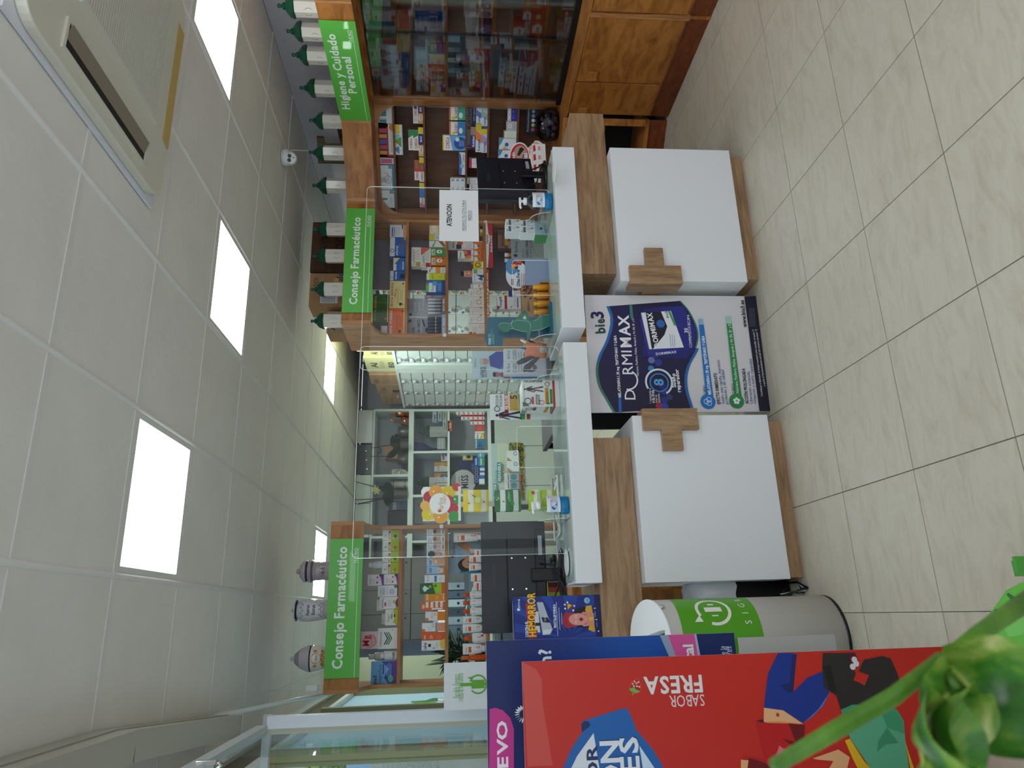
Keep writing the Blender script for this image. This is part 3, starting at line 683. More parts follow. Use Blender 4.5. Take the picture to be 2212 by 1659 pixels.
def fit(rk, z, r, t, dep, snap=True):
    x0, x1, y0, y1 = z(r); pl = rk.pl
    a0, a1, z0, z1 = pl.rect(x0, x1, y0, y1, t)
    if snap:
        for q in rk.b:                       # neighbours: never interpenetrate, rest on what is below
            if q[4] < t-dep+.001 or q[5] > t-.001: continue
            ox = min(a1, q[1])-max(a0, q[0]); oz = min(z1, q[3])-max(z0, q[2])
            if ox > 0 and oz > .001:
                if oz < .03 and oz < .5*(z1-z0) and z0 > q[2] and ox > .006: z0 = q[3]
                elif ox < .6*(a1-a0):
                    if a0 < q[0]: a1 = q[0]-.0006
                    else: a0 = q[1]+.0006
        best = None
        for L in rk.lv:
            if abs(z0-L) < .034 and (best is None or abs(z0-L) < abs(z0-best)): best = L
        for q in rk.b:
            if min(a1, q[1])-max(a0, q[0]) > .25*(a1-a0) and abs(z0-q[3]) < .028 and q[5]-.02 < t and t-dep < q[4]+.02 and z0 > q[2]+.01:
                if best is None or abs(z0-q[3]) < abs(z0-best): best = q[3]
        if best is not None: z0 = best+.0003
    rk.b.append((a0, a1, z0, z1, t, t-dep)); return a0, a1, z0, z1
def put(rk, o, a, z0, t, label, cat, group=None, jit=0):
    o.location = rk.pl.w(a, z0, t); o.rotation_euler.z = rk.pl.rz+jit
    return tag(o, label, cat, group or rk.g)
def carton(rk, z, r, col, art, label, dep=.055, t=None, name='medicine_box', cat='box', side=None, group=None, jit=0, snap=True, mt=None, top=None):
    t = rk.t if t is None else t
    a0, a1, z0, z1 = fit(rk, z, r, t, dep, snap); w_, h_ = a1-a0, z1-z0
    if w_ < .004: w_ = .004
    m = MB(); m.col = lin(col); m.box(-w_/2, w_/2, 0, dep, 0, h_)
    if side: m.c[4] = m.c[5] = lin(side)
    if top: m.c[1] = lin(top)
    o = m.build(name, mt or PRINT)
    if art:
        p = MB(); paint(p, art, w_, h_); p.build('print', mt or PRINT, o)
    return put(rk, o, (a0+a1)/2, z0, t, label, cat, group, jit)
def bottle(rk, z, r, col, cap, cf, art, label, t=None, name='bottle', cat='bottle', neck=.45, mt=None, label_col=None, lz=(.15, .7), group=None, round_=False, capw=None, shoulder=.1, flat_=.7):
    """body with rounded shoulders, cap on top taking cf of the height"""
    t = rk.t if t is None else t
    w0 = None; a0, a1, z0, z1 = fit(rk, z, r, t, .05); w_, h_ = a1-a0, z1-z0; rx = w_/2; ry = rx*(1 if round_ else flat_); ry = min(ry, .04)
    hb = h_*(1-cf); cw = capw or neck; sh = min(shoulder*h_, hb*.4)
    o = MB(); c_ = lin(col); o.lathe([(rx*.86, 0, c_), (rx, .004, c_), (rx, hb-sh, c_), (rx*.93, hb-sh*.55, c_), (rx*(cw+.25 if cw < .7 else .97), hb-sh*.15, c_), (rx*min(cw, .98), hb, c_), (rx*min(cw, .98)*.96, hb+.001, c_)], n=20, sy=ry/rx)
    b = o.build(name, mt or GLOSS)
    k = MB(); kc = lin(cap); r2 = rx*cw; ks = min(1, ry/r2) if r2 > ry else 1
    k.lathe([(r2, hb+.0012, kc), (r2, hb+(h_-hb)*.85, kc), (r2*.9, h_, kc)], n=16, sy=ks); k.build('cap', GLOSS, b)
    if art or label_col:
        p = MB(); za, zb_ = hb*lz[0], hb*lz[1]; wl = w_*.9
        def fn(a, d, tt):
            x = -wl/2+a; return (x, -ry*math.sqrt(max(0, 1-(x/rx)**2))-.0006-tt, zb_-d)
        if label_col:
            n = 8
            for i in range(n): p.poly([fn(wl*i/n, zb_-za, 0), fn(wl*(i+1)/n, zb_-za, 0), fn(wl*(i+1)/n, 0, 0), fn(wl*i/n, 0, 0)], lin(label_col))
        paint(p, art or [], wl, zb_-za, fn=lambda a, d, tt: fn(a, d, tt+.0003)); p.build('print', PRINT, b)
    return put(rk, b, (a0+a1)/2, z0, t-ry-.002, label, cat, group)
def tube(rk, z, r, col, cap, art, label, t=None, up=True, name='cream_tube', group=None):
    """squeeze tube: flat seal at the top, round cap below (or the other way round)"""
    t = rk.t if t is None else t
    a0, a1, z0, z1 = fit(rk, z, r, t, .04); w_, h_ = a1-a0, z1-z0; rx = w_/2; c_ = lin(col); m = MB(); m.smooth = True
    n = 16; hc = h_*.2; rows = [(hc, .62, .62), (hc+.004, .8, .75), (h_*.5, .93, .5), (h_*.97, 1.0, .05), (h_, 1.0, .05)]
    if not up: rows = [(h_-b_, s_, q) for b_, s_, q in rows][::-1]
    for zz_, s_, q in rows:
        for i in range(n): an = 2*math.pi*i/n; m.v.append((rx*s_*math.cos(an), rx*q*.8*math.sin(an), zz_))
    for j in range(len(rows)-1):
        for i in range(n): i2 = (i+1) % n; m.face((j*n+i, j*n+i2, (j+1)*n+i2, (j+1)*n+i), c_)
    m.face(range(n-1, -1, -1), c_); m.face(range((len(rows)-1)*n, len(rows)*n), c_)
    b = m.build(name, GLOSS); k = MB(); kc = lin(cap)
    if up: k.lathe([(rx*.6, 0, kc), (rx*.6, hc-.0005, kc), (rx*.55, hc, kc)], n=14)
    else: k.lathe([(rx*.55, h_-hc, kc), (rx*.6, h_-hc+.001, kc), (rx*.6, h_, kc)], n=14)
    k.build('cap', GLOSS, b)
    if art:
        p = MB(); wl = w_*.8
        def fn(a, d, tt):
            f_ = d/h_; f_ = f_ if up else 1-f_
            x = (-wl/2+a)*(1-.2*f_); s_ = 1-.07*f_*1.4; q = .05+.7*min(1, f_*1.25); yy = rx*q*.8*math.sqrt(max(.02, 1-(x/(rx*s_))**2))
            return (x, -yy-.0012-tt, h_-d)
        paint(p, art, wl, h_, fn=fn); p.build('print', PRINT, b)
    return put(rk, b, (a0+a1)/2, z0, t-rx*.6, label, 'tube', group)
K = '1b1c22'
# ---- glass cabinet -------------------------------------------------------------
PR = PXr(3.505); GC = Rack(PR, (1.86, 1.557, 1.26, .936, .765), 'goods behind the glass doors')
lac = lambda c, c2=None: [R(0, .33, 1, 1, c), E(.5, .33, .5, 'f4f4f4', .1, 180, 360), T(.12, .17, .17, 'Lacer', K, 1, 'l', .76), R(.1, .3, .7, .32, 'b33'), T(.15, .75, .06, '150 ml', 'fff'), R(0, .965, 1, 1, c2 or c)]
carton(GC, RA, (1225, 1660, 155, 290), 'f1efea', [R(0, .24, 1, .3, 'd8402c'), T(.1, .13, .1, 'SENSITIVE', K), R(.2, .38, .5, .46, 'd33'), T(.15, .56, .13, '0.12%', 'c2362f'), LN(.15, .66, .85, 3, .06, '889'), R(0, .9, 1, 1, 'e2452c')], 'white rinse box with red bands, green box on top of it', name='rinse_box')
carton(GC, RA, (1098, 1218, 92, 235), '1f8a4c', [RG(.6, .5, .22, .09, 'f2f2ee'), R(0, .85, 1, 1, '176c3b')], 'green carton with a white ring, lying on the red-banded rinse box', name='gum_box')
carton(GC, RA, (1370, 1645, -30, 88), 'f3f2ee', [T(.12, .3, .12, 'PERIO·AID', 'a2264a', 0, 'l', .75), LN(.2, .5, .8, 3, .07, '888'), R(0, .86, 1, 1, '2aa86a')], 'white rinse box with a green foot and dark red lettering', name='rinse_box')
bottle(GC, RA, (1215, 1668, 295, 372), '1d62a6', 'cfd3da', .2, [], 'blue mouthwash bottle with a clear cap beside a pale box', mt=GLOSS)
carton(GC, RA, (1280, 1690, 376, 500), 'e4e6e2', [P([(.1, .1), (.35, .1), (.5, .35), (.9, .55), (.9, .95), (.1, .95)], 'd3d8d3'), R(.1, .1, .28, .22, 'f8f8f8'), T(.15, .5, .1, 'Oraldine', '445', 0, 'l', .7), LN(.2, .62, .85, 4, .07, '99a')], 'pale grey rinse box printed with a bottle outline', name='rinse_box')
carton(GC, RA, (1400, 1700, 530, 606), 'f1efee', [R(.0, .33, 1, .82, 'e06a78'), R(0, .82, 1, 1, 'd2333f'), T(.1, .2, .12, 'Lacer', K, 1)], 'white toothpaste box with a pink block above a red foot', name='toothpaste_box')
carton(GC, RA, (1400, 1700, 610, 664), 'f4f3f1', [T(.1, .15, .14, 'Lacer', 'b9232e', 1, 'l', .8), LN(.1, .4, .9, 5, .1, '778')], 'slim white toothpaste box with red lettering, against the magenta triangle box', name='toothpaste_box')
kin = lambda c, s: [P([(.04, .42), (.96, .42), (.5, .82)], c), T(.12, .13, .17, 'kin', K, 1, 'l', .5), T(.12, .27, .07, s, '556'), E(.5, .82, .12, 'c9cdd2'), LN(.25, .47, .75, 3, .06, 'fff', .02), T(.8, .93, .06, '75 ml', K, 0, 'r')]
carton(GC, RA, (1300, 1710, 668, 795), 'efeeec', kin('b51c55', 'Fluor'), 'white toothpaste box with a magenta triangle', name='toothpaste_box')
carton(GC, RA, (1322, 1718, 800, 912), 'efeeec', kin('7c1f2a', 'Gingival'), 'white toothpaste box with a maroon triangle', name='toothpaste_box')
carton(GC, RA, (1342, 1728, 935, 1042), 'efeeec', kin('d35a92', 'Fluor'), 'white toothpaste box with a pink triangle', name='toothpaste_box')
bottle(GC, RA, (1405, 1735, 1052, 1150), 'f0f2f1', '3ec1b3', .2, [R(0, .55, 1, 1, '62cfc4'), P([(0, .45), (1, .2), (1, .24), (0, .5)], '889'), E(.6, .45, .1, '2a9')], 'white bottle with a turquoise cap', lz=(.02, .9), capw=.9)
bottle(GC, RA, (1415, 1740, 1152, 1248), 'f3f1ef', 'd9402f', .2, [P([(0, .45), (1, .2), (1, .24), (0, .5)], '889'), E(.6, .5, .12, 'd64'), R(0, .78, 1, 1, 'e8573c')], 'white bottle with a red cap', lz=(.02, .9), capw=.9)
S2 = 2339
carton(GC, RA, (1890, S2, -12, 150), 'f2f2f0', [R(0, .3, 1, .92, 'b3b7bd'), T(.12, .1, .1, 'Lacer', K, 1, 'l', .6), T(.2, .2, .09, 'Blanc', K, 1), R(.06, .25, .9, .27, K)], 'white and silver whitening toothpaste box', name='toothpaste_box')
bottle(GC, RA, (1845, S2, 158, 330), '1b5fae', 'f2f2f2', .2, [R(.05, 0, .95, .9, '7c2436'), R(.05, .15, .95, .4, '2a62b6'), R(.55, .5, .9, .8, 'dfe3ee'), LN(.1, .5, .5, 3, .12, 'f4b0b0', .04)], 'blue mouthwash bottle with a white cap and dark red label', neck=.42, lz=(.08, .92))
bottle(GC, RA, (1935, S2, 338, 474), 'f0eaf0', 'f6f4f6', .12, [R(0, .35, 1, 1, 'd98bc9'), E(.5, .35, .5, 'f3f0f3', .12), T(.12, .2, .16, 'Lacer', K, 1, 'l', .7)], 'white and pink children toothpaste bottle', lz=(.0, .95), capw=.95)
for a, b, s in ((498, 604, 'with a green stripe, towards the pink bottle'), (610, 735, 'with a green stripe, towards the turquoise bottle')):
    carton(GC, RA, (2078, S2, a, b), 'f3f2ef', [T(.1, .16, .2, 'Lacer', K, 1, 'l', .8), R(0, .24, 1, .5, '8bb53f'), R(0, .52, 1, .96, 'b83a33')], 'white and dark red toothpaste box '+s, name='toothpaste_box')
bottle(GC, RA, (1955, S2, 742, 866), 'f4f6f5', 'fafafa', .12, [R(0, .45, 1, 1, '35b3a6'), E(.5, .45, .5, 'f4f6f5', .1), T(.12, .3, .15, 'Lacer', K, 1, 'l', .76)], 'white and turquoise toothpaste bottle', lz=(0, .95), capw=.95)
carton(GC, RA, (1948, S2+2, 872, 950), 'f1f0ee', lac('e2582c'), 'white and orange toothpaste box', name='toothpaste_box')
carton(GC, RA, (1960, S2, 962, 1058), 'f1f0ee', lac('c22447'), 'white and crimson toothpaste box beside the orange one', name='toothpaste_box')
carton(GC, RA, (1955, S2, 1062, 1150), 'f1f0ee', lac('bc1140', '7a5cc4'), 'white and crimson toothpaste box with a violet foot, between two others', name='toothpaste_box')
carton(GC, RA, (1955, S2+2, 1154, 1265), 'f1f0ee', lac('b80f3c', '7a5cc4'), 'white and crimson toothpaste box with a violet foot, against the upright post', name='toothpaste_box')
ora = [R(.03, .08, .2, .92, 'c9ccd0'), P([(.42, .12), (.9, .12), (.97, .5), (.9, .88), (.42, .88), (.36, .5)], 'c0323a'), R(.6, .2, .8, .75, '5b8fc4'), R(.5, .18, .58, .8, 'eee'), T(.53, .75, .3, 'Oddent', K, 0, 'l', .55, 90)]
ora = [R(.05, .03, .9, .2, 'c9ccd0'), P([(.1, .45), (.5, .4), (.9, .45), (.9, .9), (.5, .96), (.1, .9)], 'b9303a'), R(.2, .66, .8, .82, '5b8fc4'), R(.15, .5, .85, .6, 'eee'), T(.2, .55, .07, 'Oddent', K, 0, 'l', .6)]
carton(GC, RB, (455, 858, 30, 140), 'f0efed', ora, 'white floss box with a red hexagon and blue picture, nearer the cabinet middle', name='floss_box')
carton(GC, RB, (455, 850, 146, 240), 'efeeec', ora, 'white floss box with a red hexagon and blue picture, beside the navy box', name='floss_box')
carton(GC, RB, (565, 850, 335, 545), '20286e', [T(.08, .22, .16, 'Lacerdent', 'fff', 1, 'l', .8), E(.62, .6, .2, '9fd0ee'), E(.62, .68, .11, '20286e'), R(.5, .62, .95, .95, '5b62b4'), P([(.3, .5), (.36, .46), (.6, .9), (.54, .94)], K)], 'navy blue box with a pale blue denture and brush', name='denture_box')
carton(GC, RB, (505, 828, 668, 768), 'f2f1f0', [P([(0, .4), (1, .25), (1, 1), (0, 1)], 'd0383d'), T(.1, .2, .16, 'dent', 'c22', 1, 'l', .6), P([(.1, .7), (.9, .5), (.9, .6), (.1, .8)], 'f4dede')], 'white and red slanted toothpaste box on the third shelf', name='toothpaste_box')
CG = mat('tinted_rinse', 'ffffff', .08); 
for (r, c, kc, lc, s) in (((350, 812, 772, 900), 'b2567d', 'f0f0f0', 'f0eef2', 'pink mouthwash bottle with a white cap and label'), ((345, 806, 906, 1008), '14566e', '1d1e22', '2a7fa0', 'dark teal mouthwash bottle with a black cap'), ((338, 772, 1012, 1140), '136b4a', '26282b', '2c9a6a', 'green mouthwash bottle with a black cap'), ((432, 766, 1146, 1288), 'a9a32f', 'c9cbd3', '4a3c78', 'olive yellow mouthwash bottle with a clear cap')):
    bottle(GC, RB, r, c, kc, .26, [R(.1, .1, .45, .9, 'fafafa'), T(.15, .4, .2, 'B' if 'pink' in s else 'vitis', K, 0, 'l', .25), E(.75, .5, .1, '8ac')], s, neck=.55, label_col=lc, lz=(.2, .78))
# fourth shelf
lc2 = [P([(.1, .1), (.6, .1), (.82, .5), (.6, .9), (.1, .9)], 'f2f1ee'), T(.14, .5, .34, 'Lacer', K, 1, 'l', .46)]
carton(GC, RB, (1375, 1512, 292, 470), 'd2341f', lc2, 'red toothpaste box with a white pentagon, low and flat on the shelf', dep=.05, name='toothpaste_box')
carton(GC, RB, (1392, 1545, 112, 288), 'd2341f', [E(.3, .5, .2, '7cae3f'), T(.3, .5, .3, '20', 'fff', 1, 'c'), R(.55, .2, .9, .8, 'c02c1a')], 'red toothpaste box with a green twenty sticker', dep=.05, name='toothpaste_box')
carton(GC, RB, (1252, 1390, 115, 290), 'd2341f', lc2, 'red toothpaste box with a white pentagon, upon the twenty sticker box', dep=.05, name='toothpaste_box')
carton(GC, RB, (1270, 1560, -40, 108), 'd43a24', [P([(.35, .55), (.95, .55), (.95, .95), (.35, .95)], 'f2f1ee'), T(.4, .75, .25, 'Lacer', K, 1, 'l', .5), T(.1, .2, .14, 'GRATIS', 'f4c040', 1)], 'tall red toothpaste box with yellow lettering at the near end', dep=.05, name='toothpaste_box')
carton(GC, RB, (1135, 1282, 300, 495), 'c6322b', [P([(0, 0), (.55, 0), (.66, .5), (.55, 1), (0, 1)], 'f2f1ee'), T(.08, .5, .3, 'Lacer', K, 1, 'l', .46)], 'white and red toothpaste box raised above the silver tubes', dep=.05, name='toothpaste_box', t=.0)
for a, b, s in ((305, 440, 'nearer the twenty sticker box'), (445, 600, 'nearer the middle door edge')):
    carton(GC, RB, (1284, 1368, a, b), 'b9bec2', [T(.2, .5, .5, 'Lacer', K, 1, 'l', .6), R(.0, .8, 1, 1, 'c9333a')], 'flat silver toothpaste carton '+s, dep=.05, name='toothpaste_box')
carton(GC, RB, (1370, 1500, 476, 610), 'c8262a', [R(.1, .1, .5, .9, 'd84a44')], 'plain red toothpaste box behind the door edge', dep=.05, name='toothpaste_box')
carton(GC, RB, (1322, 1480, 722, 1042), 'd03035', [P([(0, 0), (.35, 0), (.5, .6), (.62, .7), (.7, 1), (0, 1)], 'f4f2f0'), T(.04, .6, .2, 'homo dent', '9a2233', 1, 'l', .28), T(.45, .35, .22, 'Cuida tu sonrisa', 'fff', 0, 'l', .5)], 'red and white toothpaste box with script lettering', dep=.05, name='toothpaste_box')
carton(GC, RB, (1212, 1320, 668, 1000), 'efe9ea', [R(.45, 0, 1, 1, 'a32a40'), P([(.3, 0), (.5, 0), (.45, 1), (.2, 1)], 'd4a4ae'), T(.05, .45, .3, 'homo dent', '9a2233', 1, 'l', .36), P([(.6, .7), (.95, .4), (.95, .5), (.6, .8)], 'f4f0f2')], 'burgundy and white toothpaste box lying on the script-lettered one', dep=.05, name='toothpaste_box')
far = lambda c: [R(0, 0, .14, 1, c), P([(.78, .2), (.9, .1), (.95, .5), (.84, .7)], '3d86b5'), T(.3, .6, .4, 'farline', '667', 0, 'l', .4), R(.25, .78, .72, .95, c)]
far = lambda c: [P([(.8, .1), (.93, .1), (.93, .5), (.8, .5)], '3d86b5'), R(.86, .2, .9, .4, 'fff'), R(0, .78, 1, .97, c), E(.55, .4, .03, K), E(.62, .4, .03, K), T(.06, .35, .28, 'farline', '556', 0, 'l', .3)]
carton(GC, RB, (1350, 1478, 1050, 1360), 'e8edf4', [T(.3, .5, .5, 'farline', '5577a5', 0, 'l', .6), RG(.17, .5, .07, .03, '3d86b5')], 'pale blue-white carton at the foot of the stepped stack', dep=.05, t=.012, name='dental_box')
carton(GC, RB, (1285, 1349, 1010, 1335), 'f1f0f0', far('c4335a'), 'white and crimson carton second from the foot of the stepped stack', dep=.05, name='dental_box')
carton(GC, RB, (1192, 1285, 1008, 1335), 'f1f0f0', far('bd2b52'), 'white and crimson carton third from the foot of the stepped stack', dep=.05, name='dental_box')
carton(GC, RB, (1096, 1191, 912, 1265), 'efeeee', far('c4335a'), 'white and crimson carton fourth from the foot of the stepped stack', dep=.05, name='dental_box')
carton(GC, RB, (1032, 1095, 905, 1200), 'eff0ea', far('a8b81f'), 'white and lime carton near the top of the stepped stack', dep=.05, name='dental_box')
carton(GC, RB, (930, 1031, 872, 1190), 'edeeee', far('9a9ca0'), 'white and grey carton on top of the stepped stack', dep=.05, name='dental_box')
# bottom row of small packs
for i, (r, c, art, s) in enumerate((
    ((1725, 1950, 320, 438), 'b9a5a6', [E(.5, .25, .3, 'a3848a'), R(.2, .55, .8, .62, 'fff'), R(0, .75, 1, 1, 'e8e6ea')], 'dusty pink toothbrush pack, near the silver cartons'),
    ((1730, 1945, 442, 530), 'eceaf0', [T(.1, .2, .16, 'Lacer', K, 1, 'l', .7), R(0, .55, 1, .6, '76a'), R(.1, .7, .9, .9, 'd8d2e4')], 'white toothbrush pack with violet line'),
    ((1735, 1940, 534, 622), 'e3dfea', [E(.5, .5, .3, '7a3a5c'), E(.5, .5, .2, 'efe9ef')], 'pale lilac brush pack with a plum ring'),
    ((1725, 1975, 140, 235), '1d6a34', [R(0, .35, 1, .8, 'a52a2a'), R(.2, .5, .8, .7, 'ddd')], 'dark green and red floss pack in the bottom row'),
    ((1805, 1975, 60, 136), 'f1f2f6', [R(.3, 0, .6, 1, '1f2e8a')], 'small white pack with a navy band in the bottom row'),
    ((1835, 1965, 238, 318), 'f0efec', [R(.2, .4, .8, .55, K)], 'small plain white pack in the bottom row'),
    ((1620, 1925, 655, 780), '8e9296', [R(.1, .05, .9, .6, '7c8084'), R(.1, .7, .9, .95, 'eee')], 'grey clear brush blister in the bottom row'),
    ((1700, 1920, 785, 865), 'b09c4e', [R(.2, .3, .8, .6, 'e8e2c8')], 'mustard brush pack in the bottom row'),
    ((1705, 1905, 868, 942), '1b7a3c', [R(0, .1, 1, .35, '2f9a55'), R(.2, .5, .8, .8, '0f5a2a')], 'bright green interdental pack beside the mustard pack'),
    ((1620, 1885, 946, 1040), '217c42', [R(0, .4, 1, 1, '8f9a94'), R(.15, .1, .85, .3, '0f5a2a')], 'green and grey interdental pack in the bottom row'),
    ((1628, 1870, 1044, 1140), 'a8b3ac', [R(0, .65, 1, 1, 'e9eaec'), R(.15, .75, .7, .85, '88a')], 'grey green brush blister near the post'),
    ((1690, 1840, 1144, 1255), 'ecedf0', [R(.1, .3, .8, .36, '889'), R(.1, .55, .8, .6, '889')], 'white floss card nearest the post'))):
    carton(GC, RB, r, c, art, s, dep=.03, name='brush_pack', t=.0)
# ---- corner unit -------------------------------------------------------------------
KC = Rack(PD(7.90), (1.945, 1.722, 1.412, 1.249, 1.03), 'goods on the corner shelves')
def tray(rk, z, r, col, n, cols, label, dep=.07, front=None, pack=(0, .0)):
    """cardboard display: open tray with upright blister packs in it"""
    a0, a1, z0, z1 = fit(rk, z, r, rk.t, dep); w_, h_ = a1-a0, z1-z0; hf = h_*.3
    e = empty('brush_display'); m = MB(); m.col = lin(col)
    m.box(-w_/2, w_/2, 0, .002, 0, hf); m.box(-w_/2, w_/2, dep-.002, dep, 0, hf); m.box(-w_/2, -w_/2+.002, .002, dep-.002, 0, hf); m.box(w_/2-.002, w_/2, .002, dep-.002, 0, hf); m.box(-w_/2+.002, w_/2-.002, .002, dep-.002, 0, .002)
    m.build('tray', PRINT, e)
    for i in range(n):
        c1, c2, c3 = cols[i % len(cols)]; pw = w_*.92/n; x = -w_*.46+pw*(i+.5); b = MB(); b.col = lin(c1); b.box(x-pw*.45, x+pw*.45, .006, .03, .003, h_)
        for q, (u0, u1, cc) in enumerate(((.35, .8, c2), (.1, .3, c3))): b.box(x-pw*.3, x+pw*.3, .0045, .006, h_*(1-u1), h_*(1-u0), lin(cc))
        b.build('brush_pack', GLOSS, e)
    put(rk, e, (a0+a1)/2, z0, rk.t, label, 'display')
    return e, w_, h_, hf
tray(KC, RC, (1285, 1560, 35, 296), 'eceeef', 5, (('dfe9ea', '2a7f86', 'cfd8da'), ('e4e6ee', 'e9eef2', '9ab'), ('1f6f96', '2fa36a', 'd9e6e6')), 'white tray of teal and white toothbrush packs under the rounded wooden head')
e, w_, h_, hf = tray(KC, RC, (1285, 1535, 340, 745), 'c5242a', 5, (('b33a34', 'd9a52c', 'e8c4c0'), ('6b4a7c', 'd83a4a', '7db8e8'), ('a54a6a', '5a5ab4', '8fc0f0')), 'red tray of childrens toothbrush packs with a beach picture hanging from it')
bd = MB(); bw = w_*1.02; bd.col = lin('f2ead8'); bd.box(-bw*.42, bw*.58, -.004, -.001, hf*.75-.105, hf*.75); q = bd.build('beach_card', PRINT, e)
p = MB(); paint(p, [R(0, 0, 1, 1, 'f4e6c2'), R(.0, 0, 1, .22, 'e9f1f3'), T(.08, .2, .13, 'LLEVA AL LIMITE LOS 5 MARES', 'd2452c', 0, 'l', .84), R(.42, .35, .68, .8, '7fd0d8'), E(.9, .3, .12, 'e58a2c'), R(.7, .45, 1, .8, 'e8c53a'), P([(.25, .9), (.45, .4), (.6, .9)], '7a9a3a'), P([(.02, .75), (.2, .35), (.3, .75)], '3f86d2'), R(.13, .7, .15, 1, '9ab'), R(0, .92, 1, 1, '9fcbe6')], bw, .105, x0=-bw*.42, z1=hf*.75, y=-.0045); p.build('print', PRINT, q)
carton(KC, RC, (1300, 1547, 765, 850), 'eedfe2', [R(.15, .35, .85, .9, 'd96a92'), E(.5, .35, .3, 'e79ab4'), T(.1, .15, .12, 'PINK', 'b44')], 'small pink and white box beside the red tray', name='soap_box')
carton(KC, RC, (1308, 1602, 866, 1195), 'eff1f2', [R(0, .88, 1, 1, '1f93b6'), RG(.55, .55, .15, .02, '667', 180, 360), P([(.3, .15), (.5, .15), (.5, .5), (.42, .8), (.3, .6)], 'c9ccd2'), RG(.42, .68, .16, .02, '889'), LN(.06, .3, .14, 5, .12, '889', .03), T(.86, .82, .22, 'B', '2f9ab8', 1), R(.1, .22, .5, .235, '99a')], 'large white box with a blue foot and a drawn drinking mug', name='device_box')
carton(KC, RC, (1320, 1610, 1205, 1445), 'f0f2f2', [R(0, .94, 1, 1, '1f8a88'), R(.45, .25, .55, .62, '1e8f84'), T(.8, .85, .24, 'B', '2f9a9a', 1), RG(.2, .4, .07, .02, K), E(.85, .15, .03, K), LN(.3, .75, .6, 3, .05, '99a')], 'white box with a teal thermometer stick, under the rounded head', name='device_box')
cor = lambda c1, c2, s=0: [R(0, 0, .26, 1, c1), R(.26, 0, .6, 1, c2), E(.78, .5, .2, 'f6f4f2', .42), T(.78, .52, .42, 'COREGA', 'b8243c', 1, 'c', .32)]
for r, c, art, s in (((1846, 1914, 26, 295), 'efeaf0', [E(.82, .5, .1, '6a2c5a', .35), T(.35, .5, .45, 'COREGA', 'b8243c', 1, 'l', .42), LN(.1, .3, .3, 2, .3, '99a', .1)], 'white and plum adhesive box, upper of two at the post'), ((1916, 1985, 25, 300), '5b2c6a', [R(0, 0, .52, 1, 'e9a84e'), E(.3, .5, .17, 'f6efe6', .42), T(.3, .52, .4, 'COREGA', 'b8243c', 1, 'c', .28), T(.72, .5, .4, 'MAX', 'fff', 1, 'c', .22)], 'orange and purple adhesive box, lower of two at the post'),
                     ((1920, 1990, 350, 745), 'eab77c', [R(.78, 0, 1, 1, 'e8d227'), R(.4, 0, .78, 1, '3a2f7c'), E(.22, .5, .13, 'f6efe6', .42), T(.22, .52, .4, 'COREGA', 'b8243c', 1, 'c', .22), T(.6, .5, .4, 'MAX', 'fff', 1, 'c', .2)], 'long yellow, navy and peach adhesive box'), ((1850, 1918, 388, 664), 'eff1ec', [P([(.6, 0), (1, 0), (1, 1), (.75, 1)], '2f8f58'), T(.08, .52, .5, 'COREGA', 'b8243c', 1, 'l', .5)], 'white and green adhesive box, lower of two on the long peach one'), ((1783, 1849, 385, 660), 'eff1ec', [P([(.6, 0), (1, 0), (1, 1), (.75, 1)], '2f8f58'), T(.08, .52, .5, 'COREGA', 'b8243c', 1, 'l', .5)], 'white and green adhesive box, topmost on the long peach one'),
                     ((1934, 2000, 760, 1092), 'f0eeea', [R(.78, 0, 1, 1, 'e8d227'), R(.42, 0, .78, 1, 'c8403a'), T(.05, .52, .42, 'COREGA', 'b8243c', 1, 'l', .34), R(.5, .3, .7, .7, '6a8a5a')], 'yellow, red and white adhesive box below a shorter one'), ((1865, 1932, 806, 1070), 'f0eeea', [R(.45, 0, 1, 1, 'c8403a'), R(.6, .3, .95, .7, '6a8a5a'), T(.05, .52, .42, 'COREGA', 'b8243c', 1, 'l', .38)], 'red and white adhesive box on the yellow-ended one'), ((1936, 2010, 1110, 1440), 'f0f0ee', [R(.78, 0, 1, 1, 'e8d227'), R(.4, 0, .78, 1, '3f86c4'), P([(.0, 0), (.2, 0), (.1, 1), (0, 1)], 'd88ab4'), T(.06, .52, .42, 'COREGA', 'b8243c', 1, 'l', .34)], 'yellow, blue and white adhesive box near the rounded head')):
    carton(KC, RC, r, c, art, s, dep=.035, name='adhesive_box')
alg = lambda c: [R(0, 0, 1, .1, 'd9783a'), R(0, .1, 1, .25, 'f0f0ee'), T(.5, .42, .17, 'ALGASIV', 'c22438', 1, 'c', .8), R(0, .52, 1, 1, c), E(.35, .72, .22, 'e6f2ee', .12), E(.15, .28, .13, 'e4d23a')]
carton(KC, RD, (255, 475, 62, 250), 'eef0ee', alg('3cab92'), 'white and green denture cushion box', name='denture_box')
carton(KC, RD, (255, 475, 276, 455), 'eef0ee', alg('2f86c4'), 'white and blue denture cushion box', name='denture_box')
carton(KC, RD, (165, 470, 460, 665), 'eef1f6', [R(0, 0, 1, .06, 'e8d227'), E(.5, .2, .42, 'fafafa', .12), T(.5, .22, .16, 'COREGA', 'b8243c', 1, 'c', .74), P([(0, .45), (1, .3), (1, 1), (0, 1)], '6fb0e2'), E(.5, .78, .42, '2156ae', .28), E(.75, .65, .14, 'e8f2fa'), LN(.3, .75, .7, 4, .06, 'cfe0f4', .015)], 'large white and blue tablet box with an oval badge', name='denture_box')
carton(KC, RD, (390, 470, 692, 996), 'ecf0f6', [P([(0, 0), (1, 0), (.9, .3), (.4, .5), (0, .4)], '3f74c4'), E(.4, .5, .1, '8fd0ee'), T(.55, .72, .3, 'COREGA', 'b44', 1, 'l', .36)], 'long blue and white box beside the large tablet box', name='denture_box')
